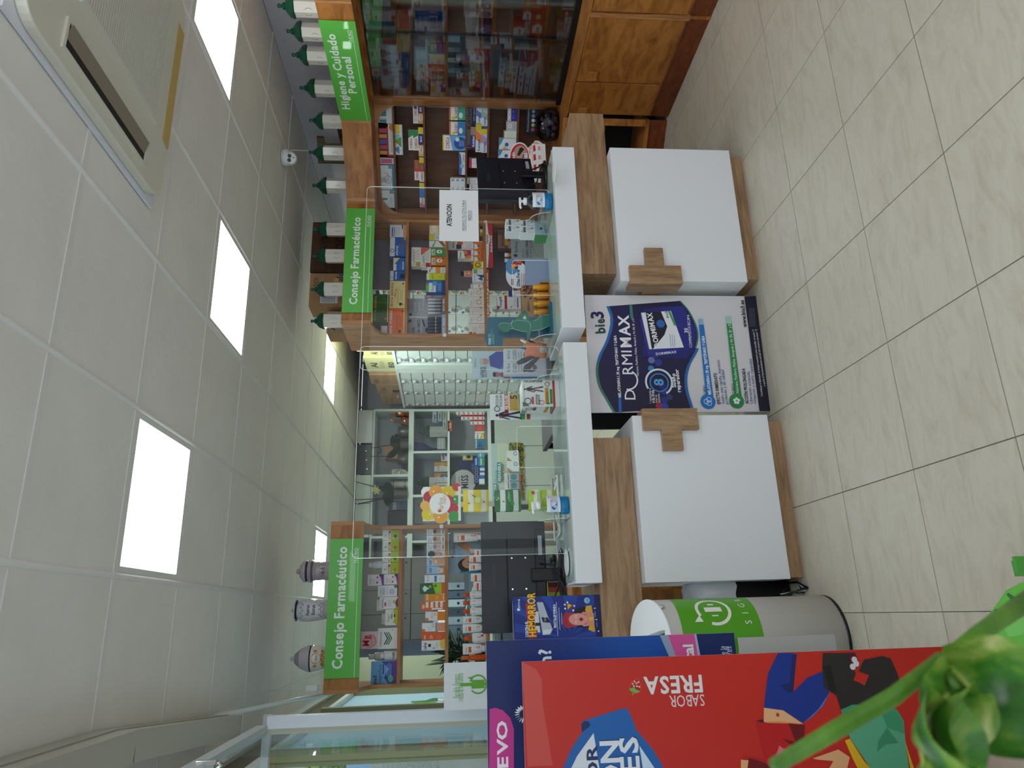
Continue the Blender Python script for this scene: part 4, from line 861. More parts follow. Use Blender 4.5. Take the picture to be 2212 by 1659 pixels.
for i, s in enumerate(('lowest', 'middle', 'topmost')):
    carton(KC, RD, (404-67*i, 470-67*i, 1044, 1212), 'eef1f3', [T(.86, .5, .6, 'B', '2f9ab8', 1, 'c'), E(.12, .4, .04, K), E(.2, .4, .04, K), R(.08, .6, .3, .7, '2a3a6a')], 'flat white device box with a blue letter, %s of three in the stack' % s, name='device_box')
o = carton(KC, RD, (482, 782, 56, 652), '9c9aa2', vs([R(0, .55, 1, 1, '222650'), T(.72, .3, .36, 'Kukident', K, 1, 'c', .5), T(.66, .78, .26, 'ación superior', 'cfd4f0', 0, 'l', .33), R(0, 0, .1, 1, '8a2458'), T(.05, .5, .08, 'NUEVO', 'fff', 1, 'c', .5, 90)], .467), 'grey and navy header card of the adhesive display', dep=.004, name='header_card', cat='card', t=-.038)
kk = lambda c, c2=None, e=1: [R(.0, 0, .5, 1, 'dfe6f4'), P([(.45, 0), (.8, 0), (.6, 1), (.3, 1)], c), T(.04, .55, .4, 'Kukident', '2a3a8a', 1, 'l', .42), R(.78, 0, 1, 1, c2 or c)]
for r, c, art, s in (((695, 782, 62, 330), 'c9d6ea', kk('9fc4b4', 'b9d6c9'), 'pale blue and mint adhesive box, lower at the post'), ((625, 694, 60, 296), 'dfe6f4', kk('5f7fd0', 'cfdaf0'), 'white and blue adhesive box, upper at the post'), ((696, 777, 372, 695), 'd6d0ea', kk('b9a0d2', 'e3cf2a'), 'lilac adhesive box with a yellow end'), ((616, 695, 302, 686), 'e9c084', kk('e98a3a', 'd8bf2a'), 'orange adhesive box with a yellow end, upon the lilac one'), ((546, 615, 340, 626), '2b3c86', [R(.6, 0, 1, 1, 'b08a78'), T(.05, .55, .45, 'Kukident', 'fff', 1, 'l', .5)], 'navy and tan adhesive box on the orange one')):
    carton(KC, RD, r, c, art, s, dep=.035, name='adhesive_box')
for r, c, art, s in (((526, 660, 776, 838), 'f0eef0', [R(0, 0, 1, .28, 'd6247a'), LN(.2, .5, .8, 3, .15, '99a', .03)], 'white box with a magenta top, nearer the lilac adhesive box'), ((526, 660, 842, 902), 'f0eef0', [R(0, 0, 1, .28, 'd6247a'), LN(.2, .5, .8, 3, .15, '99a', .03)], 'white box with a magenta top, nearer the monitor'), ((492, 660, 1042, 1120), 'edf0f4', [T(.1, .2, .14, 'Elgydium', '356', 1, 'l', .8), LN(.15, .45, .85, 3, .12, 'c66', .03)], 'white dental gel box just above the slanted monitor'), ((530, 660, 1126, 1205), 'edf0f4', [T(.1, .25, .16, 'Elgydium', '356', 1, 'l', .8), LN(.15, .5, .85, 2, .15, 'c66', .03)], 'shorter white dental gel box beside the acrylic edge'),
                     ((1056, 1192, 92, 174), 'f0f0f4', [R(0, .36, 1, 1, '2438a8'), E(.5, .18, .35, K, .13), E(.5, .18, .3, 'fff', .1), R(.3, .55, .7, .65, 'c04a7a')], 'white and royal blue plaster box nearer the post'), ((1054, 1192, 178, 260), 'f0f0f4', [R(0, .36, 1, 1, '2438a8'), E(.5, .18, .35, K, .13), E(.5, .18, .3, 'fff', .1), R(.3, .55, .7, .65, 'c04a7a')], 'white and royal blue plaster box second from the post'), ((1036, 1187, 266, 398), 'c3c3c8', [RG(.5, .35, .2, .06, 'fff'), LN(.15, .65, .85, 3, .1, '778', .02)], 'grey box with a white ring'), ((1000, 1182, 392, 495), 'e6eee0', [R(0, 0, 1, .05, '4a8a3a'), LN(.2, .25, .8, 2, .3, '8a9'), R(.15, .3, .85, .75, 'dfe9d4')], 'pale green box beside the grey ring box'), ((936, 1185, 500, 652), 'e9edf2', [P([(.3, 0), (1, 0), (1, .25), (.6, .15)], '4a9ac4'), E(.45, .45, .18, '2f6ab0'), P([(0, .2), (.3, .3), (0, .6)], 'd9a890')], 'white compress box with a blue rosette, nearer the post'), ((926, 1185, 660, 800), 'e9edf2', [P([(.3, 0), (1, 0), (1, .25), (.6, .15)], '4a9ac4'), E(.45, .45, .18, '2f6ab0'), P([(0, .2), (.3, .3), (0, .6)], 'd9a890')], 'white compress box with a blue rosette, partly behind the foot-shaped card')):
    carton(KC, RD, r, c, art, s, dep=.05, name='pharmacy_box')
# clear jar of caps on the corner worktop
W = Rack(PD(7.72), (.74,), 'things on the corner worktop')
a0, a1, z0, z1 = W.pl.rect(*RD((1440, 1775, 95, 545))); w_, h_ = a1-a0, z1-.74
j = empty('jar_of_caps'); m = MB(); m.smooth = True
m.lathe([(w_*.36, .001), (w_*.46, .012), (w_*.5, h_*.4), (w_*.46, h_*.75), (w_*.3, h_*.97), (w_*.28, h_)], n=24); m.build('jar', glassmat('smoked_plastic', '9a8f96', .02, .1), j)
m = MB(); q_ = random.Random(4)
for i in range(90):
    a, rr = q_.random()*6.28, w_*.4*math.sqrt(q_.random()); zz_ = q_.random()*h_*.62+.016; rr *= 1-.35*(zz_/h_)**2
    ax = Matrix.Rotation(q_.random()*3, 3, 'X') @ Matrix.Rotation(q_.random()*3, 3, 'Z'); r0 = q_.choice((.009, .012, .016)); m.col = lin(q_.choice(('eceef2', 'f4f4f6', 'd9dce4', 'dfe3f0', '26283a', 'b9bcc6', '6c94c4')))
    m.lathe([(r0, -.005), (r0, .005), (r0*.8, .006)], c=(rr*math.cos(a), rr*math.sin(a), zz_), n=10, ax=ax)
q = m.build('caps', GLOSS, j); q['kind'] = 'stuff'
put(W, j, (a0+a1)/2, .7402, 0, 'clear plastic jar filled with small white caps on the corner worktop', 'jar', 'things on the corner worktop')
o = carton(W, RD, (1300, 1790, 85, 430), '1d2742', vs([T(.5, .2, .17, 'Funciona perfectamente', 'dfe6f4', 0, 'c', .9), [E(.14+.18*i, .66, .07, c) for i, c in enumerate(('c45a3a', 'd0c46a', 'e6e9ef', '8a9aa6', '7fb2c4'))]], .31), 'navy card with a row of round pictures above the jar of caps', dep=.004, name='header_card', cat='card', t=-.17)
# ---- middle shelf unit ---------------------------------------------------------------
MC = Rack(PY(4.885), (1.86, 1.563, 1.276, 1.0), 'remedies on the middle shelf unit')
amp = lambda c: [R(.0, .0, .18, 1, c)]
carton(MC, CA, (1120, 1328, 82, 320), 'e6e9f0', [R(.1, .12, .9, .12, 'fff'), R(.05, .12, .55, .3, '2f62b4'), T(.08, .21, .11, 'arkoreal', 'fff', 1), E(.72, .75, .32, '6b3f22', .045), E(.3, .95, .5, 'e0a05c', .15, 0, 180), LN(.1, .4, .6, 4, .07, '99a'), RG(.8, .25, .08, .02, 'd98a3a')], 'white, blue and orange ampoule box nearest the corner unit')
arkb = [R(0, 0, 1, .3, 'f2f3f5'), RG(.3, .15, .1, .03, '2f62b4'), T(.06, .42, .13, 'arkoreal', 'fff', 1, 'l', .5), LN(.1, .55, .7, 4, .08, '7fb0e0'), E(.6, .72, .3, '8a5a32', .05)]
carton(MC, CA, (1120, 1326, 326, 576), '1f62b8', arkb, 'blue ampoule box with a brown ampoule')
carton(MC, CA, (1165, 1326, 596, 765), '1f6ac0', [P([(.35, 0), (1, 0), (1, .5)], 'f0e6a8'), R(0, 0, .5, .25, 'eef0f4'), T(.08, .75, .14, 'arkoreal', 'fff', 1, 'l', .6), LN(.1, .5, .6, 2, .1, '8fc0ea')], 'blue and pale yellow ampoule box')
carton(MC, CA, (1122, 1322, 770, 896), '1d62b4', [R(0, 0, 1, .22, 'e9ecf2'), RG(.3, .12, .14, .03, '2f62b4'), R(.2, .68, .7, .95, '2b1d1d'), E(.45, .68, .26, '20242c', .05), T(.1, .36, .12, 'arkoreal', 'fff', 1, 'l', .8)], 'slim blue bottle-printed box beside the yellow box')
rv = lambda a, b, c, d: [T(.06, .15, .14, a, c, 1, 'l', .88), T(.35, .36, .12, b, c, 1), LN(.15, .5, .8, 2, .09, d, .02), LN(.3, .7, .7, 2, .09, d, .02), R(.02, .92, .98, .96, 'fff2c0'), R(.1, .62, .2, .8, '3c2213'), E(.14, .82, .035, 'd8a23c'), E(.9, .85, .03, '5a3012')]
carton(MC, CA, (1116, 1316, 902, 1265), 'efdf9a', rv('REVITAL JALEA REAL', '1.000 mg', 'c2571f', 'b88a4a'), 'wide pale yellow tonic box with red-brown lettering')
carton(MC, CA, (1100, 1314, 1270, 1625), 'ee6b16', rv('REVITAL VITAMINADO', '', 'fff', '7a2a10'), 'wide orange tonic box with white lettering')
carton(MC, CA, (892, 1108, 1078, 1455), '3c6b1d', rv('REVITAL GINSENG', '', 'd7c43c', '1d3a10')+[P([(.1, .75), (.18, .6), (.2, .64), (.12, .8)], 'd8643c')], 'wide dark green tonic box with yellow lettering')
carton(MC, CA, (890, 1095, 1460, 1612), '4a3a2c', [T(.6, .3, .26, '30', '17110c', 0, 'c', .3), R(.1, .55, .75, .95, 'e6e7ec')], 'brown carton with a white sticker, on the orange tonic box', name='carton')
carton(MC, CA, (1645, 1853, 82, 282), 'e9dcc0', [E(.5, .3, .36, 'f3ead2', .16), RG(.5, .28, .2, .02, 'c9a23c'), R(0, .55, 1, 1, 'e6bf3a'), R(.1, .62, .7, .8, 'f3ead2')], 'cream and yellow drops box behind the notice sheet')
carton(MC, CA, (1640, 1853, 286, 364), 'e6e8ee', [R(0, .0, 1, .35, 'd9c23a'), R(0, .7, 1, 1, '2a3f7c'), R(.2, .4, .8, .6, 'bcd')], 'small yellow, white and navy box partly behind the notice')
carton(MC, CA, (1642, 1855, 372, 455), 'ece9e2', [P([(0, .2), (1, .35), (1, .4), (0, .26)], '5a8a4a'), P([(0, .9), (1, .55), (1, .8), (.2, 1)], 'a05a2c'), T(.1, .2, .1, 'Ser', '678', 0, 'l', .5)], 'white and chestnut box beside the green tonic box')
jv = lambda c, d: [R(0, 0, 1, 1, c), R(.08, .1, .92, .38, 'f0e9d2'), T(.1, .24, .18, 'JUVEN', '4a3a1a', 1, 'l', .76), P([(.3, .5), (.5, .44), (.7, .5), (.7, .75), (.5, .86), (.3, .75)], 'f4f2e4'), E(.5, .66, .09, K), E(.85, .88, .12, d)]
jv = lambda c, d: [R(.08, .06, .8, .3, 'f0e9d2'), T(.12, .19, .16, 'JUVENIA', '4a3a1a', 1, 'l', .6), P([(.32, .45), (.52, .38), (.72, .45), (.72, .7), (.52, .8), (.32, .7)], 'f4f2e4'), E(.52, .6, .08, K), E(.82, .84, .1, d)]
carton(MC, CA, (1662, 1855, 460, 572), '3f9a4e', jv('3f9a4e', 'c8442a'), 'green tonic box with a cream badge')
carton(MC, CA, (1664, 1852, 578, 695), 'e07a1e', jv('e07a1e', 'a8321c'), 'orange tonic box with a cream badge')
dm = lambda c: [R(0, 0, .0001, 1, c), R(0, .88, 1, 1, 'eef0f2'), R(0, .0, .2, 1, 'eceae6'), R(0, .0, .001, 1, c)]
def dem(c, top): return [T(.06, .28, .3, 'DeMEMORY', '5a4a3a', 0, 'l', .84), R(.0, .5, .22, .96, c), LN(.3, .55, .92, 3, .12, '99a', .03)] + ([P([(.6, 0), (1, 0), (1, 1)], 'd8674a')] if top else [])
carton(MC, CA, (1405, 1530, 456, 705), 'e6e1d8', dem('c29a2c', 0), 'white memory box with an ochre square, topmost')
carton(MC, CA, (1532, 1660, 462, 718), 'e8e2da', dem('b3262a', 1), 'white memory box with a dark red square, under the ochre one')
carton(MC, CA, (1620, 1855, 705, 797), 'efece4', [E(.3, .12, .12, '2a6ac0'), E(.5, .15, .12, 'c2352c'), E(.8, .22, .16, '6aa436'), R(.0, .45, 1, .72, 'ee9a2c'), T(.1, .85, .1, 'Echina', '887', 0, 'l', .8)], 'white and orange dropper box with coloured dots')
carton(MC, CA, (1606, 1852, 802, 888), 'd9dc22', [R(0, 0, 1, .14, 'e9ecd8'), RG(.5, .72, .2, .05, 'd8842c'), T(.15, .3, .1, 'grial', '5a7a1a', 0, 'l', .7), R(0, .94, 1, 1, '8ab43a')], 'acid yellow syrup box')
carton(MC, CA, (1600, 1854, 896, 1052), '2f6fc0', [P([(0, 0), (.8, 0), (.45, .25), (0, .18)], '6fc43a'), R(0, .14, .8, .5, 'e9eef4'), T(.08, .33, .14, 'Memoria', '20365e', 0, 'l', .7), E(.75, .45, .2, '5aa4e0'), R(0, .82, 1, 1, '1d3f8a'), LN(.1, .62, .8, 3, .06, 'cfe0f4')], 'blue and green memory capsule box')
carton(MC, CA, (1582, 1850, 1058, 1125), 'b48a94', [R(0, .45, 1, .9, 'a8aeb0'), R(.2, .1, .8, .3, 'd2b8be')], 'dusty pink small box behind the mascara display', t=-.05)
# counter displays of make-up with a printed back card
def cosm(r, strip, sc, card_art, n, cols, label, name='makeup_display'):
    a0, a1, z0, z1 = fit(MC, CA, r, 0, .09); w_, h_ = a1-a0, z1-z0; e = empty(name)
    m = MB(); m.col = lin('a9a9b2'); m.box(-w_/2, w_/2, .055, .058, 0, h_); b = m.build('back_card', PRINT, e); p = MB(); paint(p, vs(card_art, .62), w_, h_, y=.0546); p.build('print', PRINT, b)
    m = MB(); m.col = lin(strip); m.box(-w_/2, w_/2, 0, .0545, 0, h_*.1); b = m.build('tray', PRINT, e); p = MB(); paint(p, [T(.5, .5, .5, sc, 'f2eef0', 1, 'c', .7)], w_, h_*.1); p.build('print', PRINT, b)
    for i in range(n):
        x = -w_*.46+w_*.92*(i+.5)/n; rr = w_*.92/n*.42; c1, c2 = (lin(c) for c in cols); m = MB(); m.lathe([(rr, h_*.1, c1), (rr, h_*.24, c1), (rr*.8, h_*.245, lin('c8cad0')), (rr*.8, h_*.27, c2), (rr, h_*.275, c2), (rr, h_*.46, c2), (rr*.9, h_*.465, c2)], c=(x, .03, 0), n=12); m.build('lip_pen', GLOSS, e)
    put(MC, e, (a0+a1)/2, z0, 0, label, 'display'); return e
cosm((1350, 1853, 1095, 1338), '8e6a6e', 'BRISA LABIAL', [E(.12, .12, .09, K), T(.3, .3, .13, 'DIVA', 'e9e9ee', 0), T(.28, .5, .1, 'ACEITE', 'd9d9e2', 0), T(.28, .66, .1, 'DE RICINO', 'd9d9e2', 0), T(.28, .82, .1, 'PURO', 'd9d9e2', 0)], 5, ('9aa0aa', 'd3d6dc'), 'grey make-up display with silver-capped tubes')
cosm((1345, 1853, 1345, 1632), '8fb6d8', 'Diva    Mascara', [R(0, 0, .1, 1, '4a4f7a'), E(.82, .1, .08, K), T(.12, .25, .13, 'DIVA', K, 1, 'l', .4), T(.06, .48, .13, 'MASCARA COMPLETA', K, 1, 'l', .84), R(.2, .62, .9, .98, '8a8d98'), E(.4, .85, .13, '2b2b33', .1), P([(.55, .7), (.9, .6), (.9, .66), (.56, .76)], '1d1f26')], 6, ('15161a', '3a4055'), 'grey make-up display with black mascara tubes')
# third board
o = carton(MC, CB, (228, 715, 372, 492), 'e9e6ea', vs([E(.5, .5, .5, 'f2f0ee', .5), RG(.5, .5, .5, .05, 'e08a2c'), T(.2, .3, .12, 'Pharmaton', '25345f', 1, 'l', .6), R(.1, .45, .6, .72, '25345f'), R(.6, .5, .9, .8, 'e0662c')], .54), 'round-headed vitamin show card partly behind the notice', dep=.004, name='show_card', cat='card', t=-.06)
phx = [P([(0, .0), (1, 0), (.62, .5), (.3, .62), (0, .5)], 'f1efec'), T(.08, .2, .14, 'Pharmaton', '25345f', 1, 'l', .8), E(.4, .62, .14, '5a5a66'), R(0, .8, 1, 1, 'd9641c')]
for (a, b, s) in ((386, 478, 'farthest from the yellow box'), (482, 562, 'in the middle of three'), (565, 638, 'beside the yellow box')): carton(MC, CB, (540, 716, a, b), 'ec7a1c', phx, 'orange and white vitamin box '+s, name='vitamin_box')
carton(MC, CB, (362, 541, 502, 602), 'f1efec', [P([(0, .55), (1, .4), (1, 1), (0, 1)], 'e98a2c'), T(.08, .18, .15, 'Pharmaton', '25345f', 1, 'l', .8), R(.4, .7, 1, 1, 'c8246a'), E(.4, .6, .16, '5a6474')], 'white, orange and magenta vitamin box standing on the orange ones', name='vitamin_box')
carton(MC, CB, (570, 720, 642, 738), 'eccb1f', [E(.5, .45, .34, '4a4a3a'), E(.5, .45, .24, 'eccb1f'), R(.1, .85, .9, .95, 'fff')], 'yellow pastille box with a dark ring', name='pastille_box')
carton(MC, CB, (655, 716, 104, 262), 'd8c820', [R(.3, 0, .8, 1, '2b2a22'), E(.15, .5, .1, 'c4c7cf')], 'small yellow and black box below the notice sheet')
carton(MC, CB, (556, 716, 742, 810), 'ecf0ea', [R(.1, .1, .9, .45, '7ab04a'), LN(.15, .6, .85, 3, .1, '8a9')], 'white and green supplement box under the black-capped bottle')
bottle(MC, CB, (400, 555, 746, 826), 'e0a08a', '15161a', .28, [T(.15, .5, .3, 'Q10', 'f6f2ee', 1, 'l', .6), R(0, .75, 1, .85, 'c8503a')], 'salmon bottle with a black cap standing on boxes', round_=True, neck=.7, label_col='dc7a6a', t=0)
carton(MC, CB, (556, 716, 814, 914), 'edf1f4', [P([(.1, .9), (.4, .5), (.6, .7), (.95, .3), (.9, .9)], '2a62b0'), T(.1, .2, .12, 'Movial', '356', 0, 'l', .7), P([(.6, .8), (.9, .7), (.9, 1), (.6, 1)], '22335e')], 'white supplement box with a blue leaping figure')
bottle(MC, CB, (530, 712, 920, 1002), 'ece8e6', 'd9dadd', .22, [T(.15, .45, .3, 'JAL', 'c2641c', 1, 'l', .6), R(0, .75, 1, .9, 'e5bcae')], 'white jar of royal jelly capsules', round_=True, neck=.9, t=.0, label_col='efe6e2')
ety = [T(.12, .16, .13, 'etyre', '99908a', 0, 'l', .5), LN(.3, .3, .85, 3, .06, 'd3a28a', .012), [E(.5+.22*math.cos(t*.785), .68+.0+.15*math.sin(t*.785), .05, c) for t, c in enumerate(('c2502c', '8a9a3a', 'c98a2c', '7a3a2c', 'd0602c', '4a5a2c', 'b8742c', '9a3a2c'))], P([(.8, .78), (1, .7), (1, .85)], 'c24a24')]
for (x0, a, b, s) in ((505, 1006, 1110, 'nearest the white jar'), (505, 1114, 1250, 'second from the white jar'), (522, 1256, 1345, 'lower one, third from the white jar'), (505, 1350, 1462, 'fourth from the white jar')): carton(MC, CB, (x0, 713, a, b), 'ece6df', ety, 'cream supplement box with a ring of small dots, '+s, name='supplement_box')
carton(MC, CB, (505, 713, 1470, 1632), 'ece6df', [E(.2, .14, .13, 'c0402a'), R(.05, .3, .3, .45, 'c0642c'), R(.35, .25, .8, .6, 'e9e4da'), [RG(.75, .78, .14, .03, '8a5a2c')], LN(.4, .3, .78, 4, .07, 'b8a89a', .015)], 'cream supplement box with a red seal at the end of the board', name='supplement_box')
def strip(z, r, col, art, label, t=.045):
    a0, a1, z0, z1 = MC.pl.rect(*z(r), t); o = MB().box(-(a1-a0)/2, (a1-a0)/2, 0, .002, 0, z1-z0); o.c = [lin(col)]*6; o = o.build('shelf_strip', PRINT); p = MB(); paint(p, art, a1-a0, z1-z0); p.build('print', PRINT, o); o.location = MC.pl.w((a0+a1)/2, z0, t); o.rotation_euler.z = MC.pl.rz; return tag(o, label, 'label strip', 'printed strips on the shelf edge')
strip(CB, (716, 826, 100, 726), 'c8343a', [P([(0, 0), (1, 0), (1, .35), (.7, .5), (.5, .55), (.3, .5), (0, .35)], 'f0eeec'), E(.6, .3, .14, 'f6f4f2', .36), T(.6, .32, .3, 'Pharmaton', '25345f', 1, 'c', .2), T(.5, .78, .24, '¿Energía que se nota?', 'fff', 1, 'c', .36)], 'red and white shelf strip with a wavy edge')
strip(CB, (716, 780, 748, 1640), 'd8641c', [R(0, 0, .3, 1, 'd9a02c'), R(.6, 0, 1, 1, 'cf4f22'), T(.04, .5, .6, 'SIENTE TU energía a lo largo DEL DÍA', 'fff', 1, 'l', .9)], 'orange shelf strip with white lettering')
# lowest visible board
for r, c, art, s in (((890, 1215, 222, 470), '6a4a3c', [R(0, 0, .7, .3, '8a6a5c'), T(.1, .22, .12, 'Novitone', '2a1a14', 1, 'l', .8), R(0, .5, .4, 1, '9a8a86')], 'brown tonic box behind the white needle boxes'), ((982, 1215, 282, 430), 'e0a626', [R(0, 0, 1, .25, 'c9891c'), E(.5, .45, .3, 'b83a24', .12)], 'golden box behind the white needle boxes'),
                     ((1036, 1220, 1030, 1112), 'eceef4', [R(0, .0, 1, .3, '2a2f86'), T(.15, .5, .1, 'spasmo', '445', 0, 'l', .7), LN(.2, .65, .8, 3, .1, '99a')], 'white and navy slim box above the amber display'), ((1016, 1225, 1116, 1275), 'eef0f4', [R(.1, .75, .95, .82, '2a2a8a'), T(.12, .3, .12, 'K', K, 1), LN(.2, .5, .85, 4, .06, '99a')], 'white box with a navy line above the amber display'), ((886, 1015, 1096, 1275), 'f0f0f2', [T(.1, .32, .24, 'Pranagluk', K, 1, 'l', .8), R(0, .75, 1, 1, 'b8242c'), E(.85, .3, .07, '5aa43a'), P([(.0, .0), (.25, 0), (.2, .2), (0, .2)], 'c2263a')], 'white and dark red box standing on the navy-line box')):
    carton(MC, CB, r, c, art, s)
for a, b, s in ((510, 572, 'nearer the needle boxes'), (586, 642, 'beside the gel display')): bottle(MC, CB, (985, 1200, a, b), 'b8621c', 'f0f0f0', .3, [R(0, .2, 1, .9, 'e9c070')], 'small brown bottle with a white cap '+s, round_=True, neck=.85)
# ---- window-side shelf unit ------------------------------------------------------------
WC = Rack(PY(4.885), (1.868, 1.567, 1.30), 'goods on the window-side shelf')
lim = lambda c, d: [R(0, .5, 1, 1, 'a8c820'), R(.08, .36, .86, .48, 'c2264a'), T(.12, .42, .09, 'GARMAS', 'fff', 1, 'l', .5), E(.4, .18, .07, '7ab03a', .05), LN(.25, .26, .8, 2, .06, '8a9'), E(.35, .75, .15, d, .1), R(.1, .62, .3, .66, 'e9efd0')]
for (x0, a, b, d, s) in ((1316, 210, 362, '35521a', 'nearest the back room'), (1314, 366, 516, 'd9642c', 'second from the back room'), (1312, 520, 670, '4a8a1a', 'third from the back room, under the small white jar'), (1308, 674, 825, 'c28a4a', 'beside the white and violet boxes')): carton(WC, LA, (x0, 1546, a, b), 'f0f2ec', lim('c', d), 'white and lime herbal box '+s, name='herbal_box')
bottle(WC, LA, (1120, 1310, 648, 746), 'e9edf2', 'f0f2f4', .28, [R(.2, .2, .7, .5, '4a9ac8'), LN(.1, .65, .9, 2, .15, '8ab')], 'small white pill jar with a blue label on the lime boxes', round_=True, neck=.75, lz=(.05, .8))
vio = [T(.12, .15, .14, 'etyra', '889', 0, 'l', .6), LN(.12, .3, .6, 3, .07, 'a79'), P([(.0, .9), (.6, .82), (1, .7), (1, 1), (0, 1)], '8e3a9a'), RG(.5, .62, .17, .03, 'd8b4d0'), E(.25, .58, .09, '8a4a3a'), E(.75, .6, .08, '8a4a3a'), P([(.8, .72), (.95, .7), (.98, .86), (.85, .9)], '3b3a7a')]
carton(WC, LA, (1336, 1542, 832, 972), 'f2eef2', vio, 'white and violet capsule box, lower of two', name='capsule_box')
carton(WC, LA, (1110, 1334, 836, 986), 'f2eef2', vio, 'white and violet capsule box, upper of two', name='capsule_box')
carton(WC, LA, (1252, 1538, 986, 1140), 'eef0f4', [T(.12, .13, .12, 'Iridina', '667', 0, 'l', .6), T(.12, .28, .11, 'OMEGA 3', '22306a', 0, 'l', .66), RG(.45, .68, .22, .04, '2a3a8a'), RG(.45, .68, .1, .03, '2a3a8a'), P([(.75, .8), (.98, .76), (1, .95), (.78, 1)], '3f8a5a'), R(0, .93, 1, 1, '22306a'), LN(.2, .42, .85, 2, .06, '99a')], 'white fish oil box with a navy heart emblem', name='capsule_box')
carton(WC, LA, (1274, 1532, 1145, 1312), 'f0f0ec', [P([(0, .82), (.55, .92), (.8, 1), (0, 1)], 'b9cc22'), P([(.1, .95), (.5, .8), (.9, .95), (.9, 1), (.1, 1)], '7a2a8a'), E(.6, .78, .14, 'b9cc22'), T(.06, .15, .12, 'normofit 55mg', '5a5a6a', 0, 'l', .8), R(.25, .26, .55, .36, 'c2528a'), LN(.2, .46, .8, 3, .07, '99a')], 'white, violet and lime diet capsule box', name='capsule_box')
carton(WC, LA, (1236, 1530, 1180, 1330), 'c3cf3a', [R(0, 0, 1, .3, 'eceadf')], 'lime box standing behind the diet capsules', t=-.06, name='capsule_box')
carton(WC, LA, (1352, 1528, 1316, 1535), 'f0f0ea', [T(.2, .24, .18, 'Omega 3', '667', 0, 'l', .5), T(.4, .46, .22, 'neo', '4a4a2a', 1, 'l', .3), P([(0, .9), (.2, .6), (.5, .75), (1, .6), (1, 1), (0, 1)], 'c3cf1a'), E(.6, .72, .12, '3a4a2a', .06), RG(.8, .55, .07, .02, '8a9a2a')], 'white fish oil box with a lime wave', name='capsule_box')
carton(WC, LA, (1305, 1528, 1372, 1516), 'e4e4e2', [R(.1, .04, .4, .08, '99a')], 'pale grey box standing behind the lime wave box', t=-.06, name='capsule_box')
carton(WC, LC, (942, 1142, 128, 345), 'eceae4', [R(.02, .03, .98, .8, 'f4f2ec'), T(.12, .14, .12, 'Heliorectol', '445', 0, 'l', .7), [P([(.2, v), (.5, v+.16), (.8, v), (.8, v+.06), (.5, v+.23), (.2, v+.06)], c) for v, c in ((.3, '2a4a6a'), (.4, '4a7a4a'), (.5, '3a8a4a'))], E(.9, .72, .025, '445')], 'white box with green and navy chevrons', name='capsule_box')
carton(WC, LC, (766, 942, 166, 345), 'ecd3d6', [E(.45, .55, .4, 'e89aa2', .4), E(.45, .55, .3, 'f0bcc2', .3), T(.15, .3, .4, 'Mg', 'd2202c', 1, 'l', .6), T(.2, .62, .1, 'magnesio', 'b8404a', 0, 'l', .5), LN(.2, .76, .8, 2, .08, 'd08a92')], 'pale pink magnesium box on the chevron box', name='capsule_box')
bottle(WC, LC, (846, 1138, 378, 472), 'd6d2cf', 'dad8d6', .2, [E(.5, .8, .06, K)], 'tall grey-white bottle behind the collagen bottle', t=-.055, neck=.6)
bottle(WC, LC, (966, 1136, 366, 466), 'ecebe9', 'f0f0ee', .22, [E(.3, .3, .05, '667'), T(.12, .62, .2, 'COLAGENO', '334', 1, 'l', .8), LN(.2, .82, .8, 1, .1, '889')], 'white collagen bottle with dark lettering', neck=.6, lz=(.0, .8))
carton(WC, LC, (872, 1134, 476, 735), '6fb0e2', [P([(0, 1), (0, .75), (.35, .5), (.7, .68), (1, .4), (1, 1)], '2f4aa8'), P([(0, 1), (.2, .8), (.6, .9), (1, .75), (1, 1)], '6a3a9a'), T(.1, .15, .14, 'bio3', '15152a', 1, 'l', .36), T(.08, .33, .14, 'Colágeno Forte', '1d2a6a', 0, 'l', .8), E(.3, .75, .14, '5ac09a', .1), LN(.4, .62, .95, 3, .07, 'cfe0f8', .015), R(.5, .45, .9, .49, '1d2a6a')], 'large blue and violet collagen box at the window end', name='collagen_box')
fc = lambda hair, skin, c='8a8f98': [LN(.1, .1, .8, 3, .08, '889', .02), R(0, .38, 1, .78, 'd8cfc8'), E(.55, .58, .3, skin, .2), E(.55, .44, .3, hair, .1), E(.45, .56, .04, '3a2a22'), E(.66, .56, .04, '3a2a22'), E(.55, .68, .1, 'b4645a', .02), R(.2, .86, .8, .93, c)]
for (a, b, h, s, l) in ((196, 296, '5a5450', 'd9a88c', 'of a grey-haired man, nearest the back room'), (301, 401, '8a6a4a', 'e3b496', 'with a printed smiling face, in the middle'), (406, 506, 'b89ab4', 'efcfc8', 'with a pale printed face, third in the row')): carton(WC, LA, (1925, 2172, a, b), 'eef0f3', fc(h, s), 'white skin cream box '+l, name='cream_box')
carton(WC, LA, (1925, 2172, 511, 611), 'dfe6ee', [E(.5, .55, .42, 'd9aa8c', .35), E(.55, .26, .45, '2b211d', .2), E(.4, .52, .06, '2b1d18'), E(.7, .5, .06, '2b1d18'), E(.55, .76, .12, 'a84a44', .03), P([(.1, .8), (.4, .9), (.3, 1), (0, 1)], 'e3c0a8')], 'cream box printed with a dark-haired face and a hand', name='cream_box')
carton(WC, LA, (1925, 2172, 616, 718), 'b9d4ea', [P([(.2, .4), (1, .3), (1, 1), (.3, 1)], 'e2b08c'), R(.35, .45, .8, .55, 'f4e0d0'), T(.1, .2, .13, 'OLISIN', '36a', 1, 'l', .7)], 'pale blue and peach cream box', name='cream_box')
